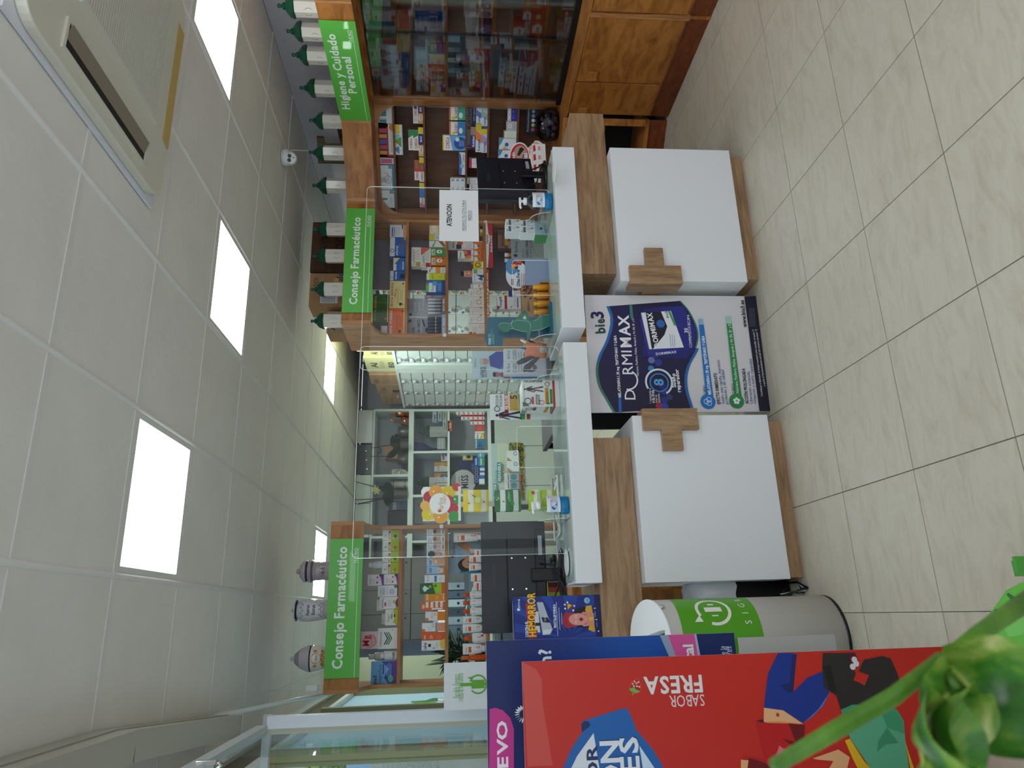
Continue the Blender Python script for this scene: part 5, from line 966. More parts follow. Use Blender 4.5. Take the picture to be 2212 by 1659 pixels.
carton(WC, LA, (1925, 2172, 722, 826), 'a9cdea', [P([(.0, .75), (.5, .85), (1, .6), (1, 1), (0, 1)], 'e88a4a'), R(.15, .55, .7, .9, 'cfe3f2'), R(.3, .6, .5, .72, 'e0b040'), T(.1, .2, .13, 'OLISIN', '36a', 1, 'l', .7)], 'pale blue and orange cream box', name='cream_box')
carton(WC, LA, (1896, 2172, 842, 950), 'eef1f5', [R(.1, .48, .9, .6, '4a86c4'), T(.2, .15, .1, 'BioS', '99a', 0), LN(.2, .72, .8, 2, .08, '8ab')], 'white cream box with a blue band', name='cream_box')
carton(WC, LA, (1830, 2172, 956, 1100), '146b36', [P([(.2, .18), (.5, .1), (.8, .18), (.5, .38)], 'e0e8e0'), T(.22, .2, .1, 'better', 'fff', 1, 'l', .5), P([(0, .62), (1, .5), (1, 1), (0, 1)], 'a8d420'), E(.75, .62, .14, '2a8a2a', .06), R(0, .86, 1, 1, 'e2662c'), R(.55, .36, .8, .46, 'c8a84a')], 'dark green and lime repellent box', name='repellent_box')
carton(WC, LA, (1900, 2172, 1104, 1202), 'f0951a', [E(.5, .6, .3, 'f6b040'), RG(.5, .6, .2, .03, 'e07a10'), T(.2, .12, .1, 'SUN', 'fff2d0', 1), R(.1, .9, .9, .95, 'fbe0a0')], 'orange-yellow sunscreen box beside the striped one', name='sunscreen_box')
carton(WC, LA, (1846, 2172, 1212, 1326), 'ec6a1a', [[R(.3+.0*i, .2+.2*i, 1, .31+.2*i, 'f4efe8') for i in range(4)], T(.2, .1, .1, '50', 'fff', 1), R(.05, .45, .25, .9, 'f4f0ea')], 'orange and white striped sunscreen box', name='sunscreen_box')
carton(WC, LA, (1906, 2172, 1346, 1470), 'f0efec', [R(0, .62, 1, 1, 'ee8a20'), R(.0, .0, .3, .16, 'ee7a1a'), T(.3, .34, .1, 'PH 50', 'd9641c', 0, 'l', .55), T(.9, .5, .13, '50', 'e0702a', 0, 'r'), R(0, .6, 1, .63, 'f6c040')], 'white and orange sunscreen box with a small orange corner', name='sunscreen_box')
carton(WC, LA, (1860, 2172, 1502, 1620), 'f0eff0', [R(0, .62, 1, 1, 'eaa07a'), R(.0, .0, .3, .14, 'ee7a1a'), R(0, .58, 1, .64, '5a9ad0'), T(.9, .48, .12, '50', 'e0702a', 0, 'r'), LN(.1, .3, .6, 2, .08, '8ab')], 'white, blue and peach sunscreen box', name='sunscreen_box')
carton(WC, LC, (1400, 1634, 170, 252), 'e65f14', [T(.1, .12, .09, 'Avene', 'fbe0d0', 1, 'l', .5), T(.15, .4, .16, '50+', 'fbe0d0', 0, 'l', .5), RG(.4, .76, .3, .05, 'f0824a'), RG(.4, .76, .18, .05, 'f0824a')], 'plain orange sunscreen box near the row end', name='sunscreen_box')
carton(WC, LC, (1398, 1632, 256, 360), 'eeecea', [T(.08, .14, .13, 'Ladival', '2a2a3a', 1, 'l', .7), R(.35, .28, .65, .4, '2a2a3a'), R(.15, .48, .3, .56, '8ac'), E(.6, .95, .5, 'f0d24a', .18), LN(.2, .62, .85, 2, .06, '99a')], 'white sunscreen box with a yellow sun, at the end of the row', name='sunscreen_box')
# lowest visible board: show card, tubes and sprays of sunscreen
TB = [R(.1, .24, .75, .36, 'e2561c'), T(.12, .14, .07, 'Farline', 'b8562c', 0, 'l', .6), LN(.12, .46, .8, 4, .06, 'aab', .012), P([(.55, .6), (.75, .55), (.85, .68), (.65, .73)], 'd8482c'), P([(.62, .62), (.73, .59), (.78, .66), (.67, .69)], 'f4f0ee')]
o = carton(WC, LB, (185, 700, 270, 815), '9cc4dc', vs([R(0, 0, 1, .3, 'a9cbe0'), T(.62, .14, .11, 'farline', 'b3364a', 0, 'c', .32), P([(.38, .1), (.42, .05), (.46, .12), (.41, .18)], 'b3364a'), LN(.6, .3, .95, 4, .06, 'eef4f8', .012), R(0, .35, .14, 1, '2f8fb4'), E(.27, .62, .17, 'd49a78', .26), E(.2, .5, .16, '3a2218', .22), E(.24, .62, .13, 'd9a482', .22), E(.2, .6, .015, '2b1712'), E(.28, .59, .015, '2b1712'), E(.26, .74, .05, 'f4eeea', .03), P([(.4, .7), (.75, .4), (.8, .5), (.5, .95), (.35, 1)], 'd49a78'), P([(.5, .66), (.62, .62), (.6, .9), (.5, .98)], 'efe6e0'), P([(.7, .45), (.86, .3), (.9, .36), (.78, .52)], 'c98a6a'), P([(.72, .25), (.8, .3), (.6, .6), (.52, .56)], 'd49a78')], .93), 'blue beach show card of a smiling sunbather behind the sunscreen tubes', dep=.004, name='show_card', cat='card', t=-.12)
for r, s in (((252, 695, 250, 386), 'nearest the back room'), ((466, 695, 672, 782), 'third from the back room'), ): tube(WC, LB, r, 'efece9', 'e8e6e4', TB, 'white sunscreen tube '+s)
for r, s in (((540, 695, 490, 576), 'short, in front of the show card'), ((470, 695, 572, 664), 'beside the smiling face'), ((494, 695, 822, 926), 'first of two by the green bag'), ((530, 695, 930, 1052), 'second of two by the green bag')): carton(WC, LB, r, 'f0eeec', [R(.0, .25, .8, .42, 'e2561c'), T(.1, .12, .08, 'Farline', 'a86', 0, 'l', .5), LN(.1, .55, .9, 5, .08, 'aab', .02)], 'white and orange sunscreen carton '+s, name='sunscreen_box')
for r, s in (((384, 695, 1060, 1158), 'with a long orange cap'), ((386, 695, 1168, 1276), 'with an orange cap, second of three'), ((386, 695, 1288, 1396), 'with an orange cap, third of three')): bottle(WC, LB, r, 'efeef0', 'e2602a', .3, [R(.2, .1, .75, .3, 'e2561c'), LN(.1, .45, .9, 4, .1, '9ab', .02)], 'white sunscreen spray bottle '+s, neck=.55, lz=(.1, .9), name='spray_bottle')
for r, s in (((384, 695, 1406, 1512), 'behind the monitor top, farther from the window'), ((380, 695, 1512, 1640), 'behind the monitor top, nearer the window')): tube(WC, LB, r, 'f0eeec', 'e4e4e4', TB, 'white sunscreen tube '+s)
bottle(WC, LC, (1838, 2072, 176, 285), 'f0eeec', 'e2602a', .36, [R(.1, .3, .6, .55, 'e2561c'), P([(.6, .6), (.8, .55), (.9, .75), (.7, .8)], 'd8482c')], 'white sunscreen spray bottle past the monitor, with a short orange cap', neck=.5, lz=(.0, .9), name='spray_bottle')
tube(WC, LC, (1826, 2072, 275, 405), 'f0efee', 'e4e4e4', TB, 'white sunscreen tube with an orange emblem past the monitor')
bottle(WC, LC, (1808, 2072, 402, 468), 'e0581a', 'e8743a', .35, [R(0, .3, 1, .6, 'f0a070'), R(0, .75, 1, 1, 'ecc83a')], 'orange tanning spray bottle at the window end', neck=.75, lz=(.02, .95), name='spray_bottle', round_=True)
# ---- porcelain jars on the shelf tops -----------------------------------------------------------
PORC = 'e9e6dc'; GRN = '14543c'
def hexjar(x0, x1, y, w, pl, t, art, label, rot=0, green=False, scale=None, group='green-lidded porcelain jars'):
    a, z0 = pl.sz(x1, y, t); z1 = pl.sz(x0, y, t)[1]
    return hexjar_at(pl.w(a, z0, t), z1-z0, w, pl.rz, art, label, rot, green, group)
def hexjar_at(loc, h, w, rz, art, label, rot=0, green=False, group='green-lidded porcelain jars'):
    r = w/2; hb = h*.6; m = MB(); n = 6; off = math.pi/6
    def ring(rr, z): return [(rr*math.cos(off+math.pi/3*i+math.pi/6*0), rr*math.sin(off+math.pi/3*i), z) for i in range(6)]
    rings = [(r*.9, 0), (r, h*.015), (r, hb), (r*.86, hb+h*.01)]; b = 0
    for rr, z in rings: m.v += ring(rr, z)
    for j in range(3):
        for i in range(6): i2 = (i+1) % 6; m.face((j*6+i, j*6+i2, j*6+6+i2, j*6+6+i), lin(GRN if green and j == 0 else PORC))
    m.face(range(5, -1, -1), lin(PORC)); m.face(range(18, 24), lin(PORC))
    body = m.build('lidded_jar', GLAZE)
    m = MB(); m.smooth = False; g = lin(GRN); lr = [(r*1.12, hb+h*.012), (r*1.2, hb+h*.03), (r*1.04, hb+h*.12), (r*.62, hb+h*.2), (r*.36, hb+h*.235)]
    for rr, z in lr: m.v += ring(rr, z)
    for j in range(4):
        for i in range(6): i2 = (i+1) % 6; m.face((j*6+i, j*6+i2, j*6+6+i2, j*6+6+i), g)
    m.face(range(5, -1, -1), g); m.face(range(24, 30), g)
    m.lathe([(r*.34, hb+h*.235, g), (r*.36, hb+h*.27, g), (r*.2, hb+h*.29, g), (r*.16, hb+h*.31, g), (r*.24, hb+h*.345, g), (r*.22, hb+h*.38, g), (r*.08, h, g)], n=12); m.build('lid', GLAZE, body)
    fw = r; p = MB(); apo = r*math.cos(math.pi/6)
    paint(p, [RG(.5, .52, .42, .03, '4a5a50'), R(.46, .06, .54, .26, '1d4a34'), R(.46, .8, .54, .97, '1d4a34'), art], fw, hb, y=-apo-.0004, seg=10); p.build('painted_motif', GLAZE, body)
    for k in (-1, 1):
        q = MB(); paint(q, [E(.5, .3, .05, '1d4a34', .1)], fw, hb, y=-apo-.0004, seg=8); o = q.build('leaf_motif', GLAZE, body); o.rotation_euler.z = k*math.pi/3
    body.location = loc; body.rotation_euler.z = rz+rot
    return tag(body, label, 'jar', group)
mot = {'palm': [R(.48, .4, .52, .8, '6a4a2c'), E(.4, .4, .12, '1f6a3c'), E(.62, .36, .12, '1f6a3c'), E(.5, .62, .1, '8a5a3c')], 'carrot': [E(.42, .5, .14, 'a0542c', .16), E(.55, .6, .1, '7a3a1c')], 'red': [E(.42, .45, .12, '8a1f2a', .1), R(.6, .5, .64, .64, '445'), R(.48, .62, .52, .74, '3a4a3a')], 'black': [E(.4, .44, .08, '23251f'), E(.58, .56, .14, '23251f', .1), R(.34, .6, .66, .66, '23251f')], 'fern': [E(.5, .46, .12, '2f7a5a'), E(.42, .58, .12, '2f7a5a', .06), E(.6, .6, .12, '1f5a40', .05), R(.48, .4, .52, .74, '1f5a40')], 'iris': [E(.42, .42, .16, '4a4a9a', .1), E(.58, .48, .12, '6a6ab4', .07), R(.5, .5, .56, .76, '2a6a4a')], 'olive': [E(.42, .56, .09, '23301f'), E(.6, .52, .09, '23301f'), E(.5, .42, .16, '2a4a34', .05), E(.55, .66, .08, '2a3a24')],
       'tulip': [E(.4, .44, .1, 'b8562c', .13), E(.6, .46, .1, 'c26a3a', .12), R(.48, .55, .52, .76, '3a5a2c')], 'leaf': [E(.4, .46, .13, '1f5a34', .1), E(.62, .5, .13, '2a6a3c', .1), E(.5, .64, .1, '1f4a2c', .08)], 'date': [E(.42, .42, .12, '2a4a2c', .09), E(.6, .46, .1, '3a5a2c', .08), E(.52, .64, .15, '5a2c1c', .09)], 'pink': [E(.36, .42, .08, 'b85a6a'), E(.6, .4, .06, 'c86a7a'), E(.55, .62, .1, '8aa43a', .14), R(.44, .5, .48, .76, '5a7a2c')]}
RJ, DJ, CJ = PXr(3.46), PD(7.76), PY(4.76)
jn = [('palm', (600, 687, 16), RJ, 'porcelain jar with a painted palm tree, at the top edge of the picture'), ('carrot', (619, 694, 70), RJ, 'porcelain jar with a painted brown root, second along the glass cabinet'), ('red', (631, 702, 121), RJ, 'porcelain jar with a painted dark red berry'), ('black', (648, 720, 192), RJ, 'porcelain jar with a painted black herb, alone above the two-line sign'), ('fern', (668, 737, 262), DJ, 'porcelain jar with a painted green fern and a pointed finial'), ('iris', (667, 743, 331), DJ, 'porcelain jar with a painted violet iris, below the camera'), ('olive', (675, 748, 402), DJ, 'porcelain jar with painted dark olives, above the corner unit'), ('tulip', (676, 745, 497), CJ, 'porcelain jar with painted orange tulips, before a brown box'), ('leaf', (674, 743, 554), CJ, 'porcelain jar with three painted green leaves'), ('date', (671, 740, 626), CJ, 'porcelain jar with painted dates, before an opened brown box'), ('pink', (671, 739, 694), CJ, 'porcelain jar with painted pink flowers, last towards the back room')]
for i, (k, (x0, x1, y), pl, lab) in enumerate(jn):
    t = 0; a, _ = pl.sz(x1, y); z1 = pl.sz(x0, y)[1]; hexjar_at(pl.w(a, FZ1+.0003), z1-FZ1, {0: .115, 1: .105}.get(i, .108), pl.rz, mot[k], lab, (.25 if pl is RJ else -.12 if i in (4, 5, 6) else -.3))
def albarello(x0, x1, y, prof, rings, art, label, name='apothecary_jar', w=None):
    a, _ = CJ.sz(x1, y); z1 = CJ.sz(x0, y)[1]; h = z1-FZ1; m = MB(); m.lathe([(r*h, z*h, lin(c)) for r, z, c in prof[0]], n=28); b = m.build(name, GLAZE)
    m = MB(); m.lathe([(r*h, z*h, lin(c)) for r, z, c in prof[1]], n=28); m.build('lid', GLAZE, b)
    R0 = prof[2]*h; p = MB(); wl = R0*1.7; zt, zb_ = prof[3][1]*h, prof[3][0]*h
    def rad(z):
        pr = prof[0]; f = z/h
        for q in range(len(pr)-1):
            if pr[q][1] <= f <= pr[q+1][1] and pr[q+1][1] > pr[q][1]: return h*(pr[q][0]+(pr[q+1][0]-pr[q][0])*(f-pr[q][1])/(pr[q+1][1]-pr[q][1]))
        return R0
    paint(p, art, wl, zt-zb_, fn=lambda u, d, tt: (rad(zt-d)*math.sin((u-wl/2)/R0), -rad(zt-d)*math.cos((u-wl/2)/R0)-.0008-tt, zt-d)); p.build('painted_decoration', GLAZE, b)
    b.location = CJ.w(a, FZ1+.0003); return tag(b, label, 'jar', 'apothecary jars on the window-side shelf')
G_ = 'b9aeb4'; V_ = '6b6478'
sc = lambda n, c, v: [RG((i+.5)/n, v, .045, .014, c, 0, 270) for i in range(n)]
albarello(641, 712, 1233, ([(.22, 0, G_), (.27, .03, G_), (.255, .1, G_), (.25, .3, G_), (.26, .52, V_), (.31, .58, G_), (.3, .66, V_), (.25, .7, G_)], [(.28, .705, V_), (.3, .73, G_), (.29, .8, G_), (.18, .89, V_), (.05, .92, 'c9a89a'), (.08, .96, 'c9a89a'), (.05, 1, 'c9a89a')], .255, (.06, .66)), 0, [sc(9, '5a5468', .08), R(.22, .5, .82, .53, '5a4a4a'), R(.22, .82, .82, .85, '5a4a4a'), RG(.22, .68, .1, .02, '5a4a4a', 90, 270), RG(.82, .68, .1, .02, '5a4a4a', -90, 90), T(.5, .67, .2, 'alcanfor', '33282c', 0, 'c', .5), R(0, .2, 1, .23, V_), R(0, .0, 1, .03, V_), sc(7, '5a5468', .33)], 'grey-lilac apothecary jar with a framed inscription, nearest the back room')
B_ = 'd9dbe2'
albarello(630, 708, 1317, ([(.16, 0, B_), (.2, .02, B_), (.26, .3, B_), (.285, .55, B_), (.27, .76, B_), (.2, .84, '4a4f66'), (.19, .86, B_)], [(.26, .862, '4a4f66'), (.27, .875, B_), (.2, .92, '5a5f72'), (.05, .94, 'c9c9cc'), (.05, .97, 'd3d3d3'), (.02, 1, 'c9c9cc')], .275, (.06, .82)), 0, [T(.5, .36, .11, 'Ficorum', '1d2140', 1, 'c', .56), T(.5, .54, .11, 'Sicorum', '1d2140', 1, 'c', .56), [[RG(.08+.14*i, .13+.05*(i % 2), .055, .02, '262c58', 40*i, 40*i+250), RG(.08+.14*i, .74+.06*((i+1) % 2), .06, .02, '262c58', 70*i, 70*i+260), E(.1+.14*i, .88, .025, '262c58')] for i in range(7)], R(0, .01, 1, .03, '262c58'), R(0, .25, 1, .265, '262c58'), R(0, .64, 1, .655, '262c58')], 'blue and white apothecary jar with two inscribed lines')
albarello(627, 701, 1421, ([(.17, 0, 'e9e6df'), (.25, .06, 'e9e6df'), (.31, .25, 'e9e6df'), (.325, .4, 'e9e6df'), (.33, .44, '3a4262'), (.31, .455, 'e9e6df')], [(.34, .457, '4a4a55'), (.34, .475, 'c5bfc4'), (.32, .56, 'c5bfc4'), (.24, .74, '9a949c'), (.13, .87, 'c5bfc4'), (.04, .93, 'c5bfc4'), (.06, .965, 'd9d6d9'), (.02, 1, 'd9d6d9')], .32, (.03, .44)), 0, [E(.5, .36, .26, 'd98a1c', .3), E(.5, .36, .22, 'f0ece2', .24), T(.5, .36, .2, 'R. Serpent.', '22264a', 0, 'c', .38), [[E(.08+.12*i, .82-.08*(i % 2), .04, 'd98a1c', .1), E(.13+.12*i, .7, .025, '3a6a4a', .05)] for i in range(8)], E(.5, .8, .06, 'd98a1c', .1), E(.5, .8, .03, 'f0d9a0', .05), [E(u, .3, .03, 'd98a1c', .12) for u in (.1, .17, .83, .9)]], 'orange-flowered apothecary jar with a domed lid, nearest the window')
# boxes behind the jars and on the drawers
def kbox(loc, w, d, h, rz, art, label, col=None, side=None, name='cardboard_box', group='cardboard boxes on the furniture tops', open_=0):
    o = MB().box(-w/2, w/2, 0, d, 0, h).build(name, col or KRAFT); 
    if art: p = MB(); paint(p, art, w, h); p.build('print', PRINT, o)
    if side: p = MB(); paint(p, side, d, h, fn=lambda u, v, tt: (-w/2-.0004-tt, d-u, h-v)); p.build('side_print', PRINT, o)
    for k in range(1): m = MB(); m.col = lin('c9b48c'); m.box(-.02, .02, -.0002, d, h, h+.0006); m.build('tape', PRINT, o)
    o.location = loc; o.rotation_euler.z = rz; return tag(o, label, 'box', group)
DKB = ramp_mat('old_dark_board', [(.3, '#4a3324'), (.6, '#5c4230')], (1, 1, 6), .85, (3, 5, .6))
kbox((2.70, 4.92, FZ1+.0003), .42, .2, .30, 0, [T(.5, .3, .16, 'ORYS', '2a1a10', 1, 'c', .4, 0), T(.85, .3, .12, 'NE', '2a1a10', 1), T(.3, .7, .2, 'BOC', '2a1a10', 1)], 'dark brown box behind the tulip and leaf jars', DKB)
kbox((2.33, 4.9, FZ1+.0003), .27, .2, .29, 0, [R(.1, .28, .34, .72, 'e9ebf2'), [R(.12, .32+.05*i, .3, .335+.05*i, '8a8f9a') for i in range(7)], T(.6, .15, .12, 'SOI', '4a3018', 0), R(.55, .6, .85, .95, 'd0a858'), E(.42, .5, .06, '5a7a9a', .12), T(.6, .75, .16, 'Bald', '2a3a5a', 1)], 'light brown box with a white docket behind the date jar')
kbox((2.085, 4.93, FZ1+.0003), .17, .18, .155, 0, [R(0, .0, 1, 1, 'b9a48c'), T(.1, .3, .2, 'ATEN', '4a3a2a', 1, 'l', .7), RG(.5, .65, .1, .02, '4a5a4a'), R(0, .86, 1, 1, '3f6aa8')], 'small tan box with a blue foot, below the pink flower jar')
kbox((3.42, 4.72, FZ1+.0003), .2, .03, .26, math.radians(-35), [[R(.06+.08*i, 0, .09+.08*i, 1, '8a7a54') for i in range(11)]], 'olive corrugated card behind the fern and iris jars', mat('olive_card', '5f543c', .8), name='corrugated_card')
YB_ = ramp_mat('pale_yellow_board', [(.3, '#c9bf86'), (.6, '#d3ca94')], (1, 1, 4), .8, (3, 4, .6))
def onw(s0, s1, dz, h, d, y_off, art, label, m, side=None):
    """box on the drawer wall: s along it (negative is away), front y_off behind the drawer fronts"""
    o = kbox((0, 0, 0), s1-s0, d, h, 0, art, label, m, side); q = DP.w((s0+s1)/2, ZT+.0003+dz, -y_off); o.location = q; o.rotation_euler.z = DP.rz; return o
def sdp(x, y, t=0): return DP.sz(x, y, t)[0]
AL = lambda: [R(.0, 0, 1, .06, 'd9d09a'), T(.3, .3, .22, 'AI', '3a3520', 1, 'l', .3), T(.3, .82, .2, '80', '3a3520', 1, 'l', .3), [E(.15+.05*i, .55, .012, '5a5434') for i in range(4)], LN(.15, .62, .6, 2, .05, '6a6444')]
b0 = sdp(840, 700, -.06)
onw(sdp(838, 771), min(sdp(838, 716), -.02), 0, .36, .3, .06, [T(.2, .5, .2, 'AI', '8a8450', 1)], 'large pale yellow box on the drawers behind the wooden end panel', YB_, side=[R(.3, .2, .7, .5, 'efeedd')])
onw(sdp(838, 785), sdp(838, 772)-.005, 0, .285, .3, .08, [T(.25, .3, .26, 'AI', '33301c', 1, 'l', .5), T(.25, .85, .22, '80', '33301c', 1, 'l', .5), LN(.3, .55, .8, 3, .05, '6a6444')], 'pale yellow box marked with large dark letters, second on the drawers', YB_, side=[R(.1, .15, .85, .5, 'e9e9ea'), T(.6, .85, .16, '1', '4a3a2a', 1)])
onw(sdp(842, 817), sdp(842, 786)-.005, 0, .32, .3, .07, [T(.3, .28, .22, 'AI', '33301c', 1, 'l', .4), T(.3, .84, .2, '80', '33301c', 1, 'l', .4), LN(.3, .5, .8, 3, .05, '6a6444')], 'tall pale yellow box with a kraft end, third on the drawers', YB_, side=[R(.25, .48, .75, .56, 'eef0f0'), T(.5, .18, .14, 'FARM', '4a3320', 1, 'c', .7), T(.5, .88, .14, '1', '4a3a2a', 1), E(.3, .3, .07, '1a1512')])
onw(sdp(845, 838), sdp(845, 819)-.005, 0, .31, .3, .05, [R(.1, .1, .5, .3, '8a6a48'), RG(.3, .6, .12, .02, '5a4028')], 'kraft box fourth on the drawers', KRAFT)
onw(sdp(850, 858), sdp(850, 840)-.005, 0, .27, .3, .05, [RG(.3, .3, .14, .02, '5a4028'), T(.5, .3, .1, 'AEJ', '4a3320', 1, 'c', .4), R(.1, .65, .4, .95, '2a2018'), LN(.5, .7, .9, 4, .06, '5a4028')], 'kraft box with stamped marks fifth on the drawers', KRAFT)
onw(sdp(855, 883), sdp(855, 860)-.005, 0, .25, .3, .06, [RG(.35, .3, .1, .02, '5a4028'), T(.4, .5, .1, 'COMMERCE', '4a3320', 0, 'c', .6), R(.6, .75, .85, .85, 'c9c0b0')], 'kraft box sixth on the drawers, farthest back', KRAFT)
onw(sdp(800, 838, -.35), sdp(800, 770, -.35), .0, .42, .1, .4, [T(.5, .3, .16, 'ORLYS', '6a4a34', 1, 'c', .6)], 'dark brown box standing behind the pale yellow boxes', DKB)
# ================================================================ goods and pots in the back room cabinet
BKR = Rack(PY(8.53), (2.0455, 1.5755, 1.0855), 'things in the back room cabinet')
bq = BKR.pl
def bp(x, y): a, z = bq.sz(720+x/6.144, 870+y/6.144); return a, z
def lathe_thing(name, x0, x1, y0, y1, prof, m, label, cat, z0=2.0455, rk=BKR, zz_=BA, yy=.12, group=None, parts=()):
    a0, a1, _, zt = rk.pl.rect(*zz_((x0, x1, y0, y1))); r = (a1-a0)/2; h = zt-z0
    o = MB(); o.lathe([(p[0]*r, p[1]*h, *( [lin(p[2])] if len(p) > 2 else [])) for p in prof], n=24); o = o.build(name, m)
    for nm, pr, mm in parts:
        q = MB(); q.lathe([(p[0]*r, p[1]*h, *( [lin(p[2])] if len(p) > 2 else [])) for p in pr], n=20); q.build(nm, mm, o)
    o.location = rk.pl.w((a0+a1)/2, z0, -yy+.02); return tag(o, label, cat, group or rk.g), r, h
STEEL = mat('dull_steel', '74746c', .38, metal=.7); COPPER = mat('copper', 'c9825e', .22, metal=1)
for y0, y1, s in ((288, 440, 'beside the copper still'), (446, 608, 'behind the nearer orchid leaves'), (625, 800, 'beside the white inscribed jar')):
    lathe_thing('steel_canister', 845, 1000, y0, y1, [(.95, 0), (1, .03), (1, .8), (.97, .82)], STEEL, 'dull steel canister '+s, 'canister', parts=[('lid', [(1.0, .825), (1.0, .9), (.9, .96), (.3, 1)], STEEL)])
cs = empty('copper_still'); a, z = bp(1005, 112); o0 = bq.w(a, 2.0458, -.08)
m = MB(); m.lathe([(.055, 0), (.055, .155), (.045, .17), (.02, .175)], n=24); m.build('pot', COPPER, cs)
a2, z2 = bp(970, 225); m = MB(); m.lathe([(.03, 0), (.06, .03), (.065, .06), (.045, .1), (.02, .12), (.022, .17), (.012, .19)], c=(a2-a, 0, 0), n=24); m.build('receiver', COPPER, cs)
pts = [bp(905, 112), bp(840, 112), bp(790, 105), bp(757, 130), bp(750, 170), bp(765, 215), bp(800, 232), bp(870, 228), bp(900, 226)]
m = MB(); m.tube([(p[0]-a, 0, p[1]-2.0458) for p in pts], .011, 8); m.build('pipe', COPPER, cs)
cs.location = o0; tag(cs, 'small copper still with a curled pipe on top of the back cabinet', 'still', BKR.g)
lathe_thing('lidless_jar', 768, 985, 850, 985, [(.5, 0), (.55, .03), (.4, .08), (.8, .2), (1, .45), (1, .93), (.85, .96), (.9, 1)], GLAZE, 'white waisted pharmacy jar with an inscribed oval', 'jar', yy=.14)
oj = bpy.data.objects['lidless_jar']; p = MB(); a0, a1, _, zt = bq.rect(*BA((768, 985, 850, 985))); w_ = a1-a0; h_ = zt-2.0455
oj.data.color_attributes['Col'].data.foreach_set('color', np.tile(np.array([*lin('e6e2d6'), 1], dtype=np.float32), len(oj.data.loops)))
paint(p, [RG(.5, .42, .3, .03, '2f3560'), [E(.5+.34*math.cos(t), .42+.26*math.sin(t), .05, '3a4270') for t in [i*.785 for i in range(8)]], T(.5, .36, .08, 'EXTRACTO', '22264a', 0, 'c', .4), LN(.32, .46, .68, 2, .08, '44486a', .02)], w_, h_, fn=lambda u, d, tt: ((u-w_/2)*.85, -w_/2*math.sqrt(max(.05, 1-((u-w_/2)*.85/(w_/2))**2))-.001-tt, h_-d)); p.build('painted_oval', GLAZE, oj)
lathe_thing('patterned_jar', 692, 985, 1000, 1115, [(.9, 0, '8a857c'), (1, .03, 'd9d4c6'), (.9, .12, '8a8f9a'), (.85, .2, 'cfcabb'), (.88, .65, '8a8f9a'), (1, .72, 'd9d4c6'), (.8, .78, 'd9d4c6')], GLAZE, 'grey banded apothecary jar with gilt scrolls on the back cabinet', 'jar', yy=.16, parts=[('lid', [(.9, .785, '9a9a9c'), (.95, .82, 'd9d4c6'), (.5, .93, '9a9a9c'), (.12, .96, 'd9d4c6'), (.1, 1, 'd9d4c6')], GLAZE)])
LEAFD = mat('dark_orchid_leaf', '1d2a1c', .3); STEMD = mat('orchid_stem', '241d18', .6)
def orchid(x0, x1, y0, y1, leaves, stems, flowers, label, pot=True, dt=.0, potm=None):
    e = empty('potted_orchid'); a0, a1, _, zt = bq.rect(*BA((x0, x1, y0, y1))); ac_ = (a0+a1)/2; r = (a1-a0)/2; o0 = bq.w(ac_, 2.0458, dt); h = zt-2.0458
    m = MB(); m.lathe([(r*.75, 0), (r*.8, .004), (r, h*.93), (r*1.04, h*.94), (r*1.04, h), (r*.9, h), (r*.88, h*.9)], n=20); m.build('pot', potm or STEEL, e)
    for L in leaves:
        pt = [Vector((bp(*q)[0]-ac_, -.02-.05*k, bp(*q)[1]-2.0458)) for k, q in enumerate(L[:-1])]; wd = L[-1]; m = MB(); m.smooth = True; n = 8; row = []
        for i in range(n+1):
            t = i/n*(len(pt)-1); j = min(int(t), len(pt)-2); c = pt[j].lerp(pt[j+1], t-j); d = (pt[j+1]-pt[j]).normalized(); sd = d.cross(Vector((0, -1, 0))).normalized(); ww = wd*math.sin(math.pi*(.08+.9*i/n))
            m.v += [tuple(c+sd*ww), tuple(c+Vector((0, .012, 0))), tuple(c-sd*ww)]
        for i in range(n):
            b = 3*i; m.face((b, b+1, b+4, b+3)); m.face((b+1, b+2, b+5, b+4))
        m.build('leaf', LEAFD, e)
    for S in stems: m = MB(); m.tube([(bp(*q)[0]-ac_, -.01, bp(*q)[1]-2.0458) for q in S], [.006]*(len(S)-1)+[.003], 6); m.build('stem', STEMD, e)
    for F in flowers:
        q = bp(*F); m = MB()
        for k in range(5):
            an = k*1.257; c = Vector((q[0]-ac_, -.03, q[1]-2.0458)); u = Vector((math.cos(an), 0, math.sin(an))); v = Vector((-u.z, 0, u.x)); m.poly([c, c+u*.025+v*.014, c+u*.05+Vector((0, -.01, 0)), c+u*.025-v*.014], lin('d8d28a'))
        m.build('flower', MATTE, e)
    e.location = o0; return tag(e, label, 'plant', 'orchids on the back cabinet')
orchid(905, 995, 540, 640, [[(905, 590), (830, 560), (805, 500), .055], [(905, 600), (860, 520), (900, 500), .05], [(900, 620), (820, 600), (780, 560), .04], [(890, 640), (830, 680), (880, 740), .045], [(880, 640), (790, 740), (730, 800), .04]], [[(900, 590), (770, 600), (510, 640)], [(890, 620), (800, 745), (500, 748)], [(640, 630), (650, 690), (600, 720)]], [], 'dark-leaved orchid with two bare stems before the steel canisters', dt=.14)
orchid(820, 985, 1165, 1290, [[(800, 1220), (720, 1180), (620, 1150), .05], [(800, 1200), (740, 1130), (690, 1110), .045], [(810, 1240), (720, 1260), (690, 1330), .05], [(810, 1250), (740, 1320), (740, 1410), .05]], [[(810, 1230), (600, 1140), (300, 1060)], [(810, 1240), (560, 1290), (285, 1300)], [(700, 1285), (500, 1320), (325, 1362)], [(640, 1145), (600, 1150), (580, 1165)]], [(565, 1160), (590, 1190)], 'orchid with a pale yellow flower in a grey pot', dt=.06)
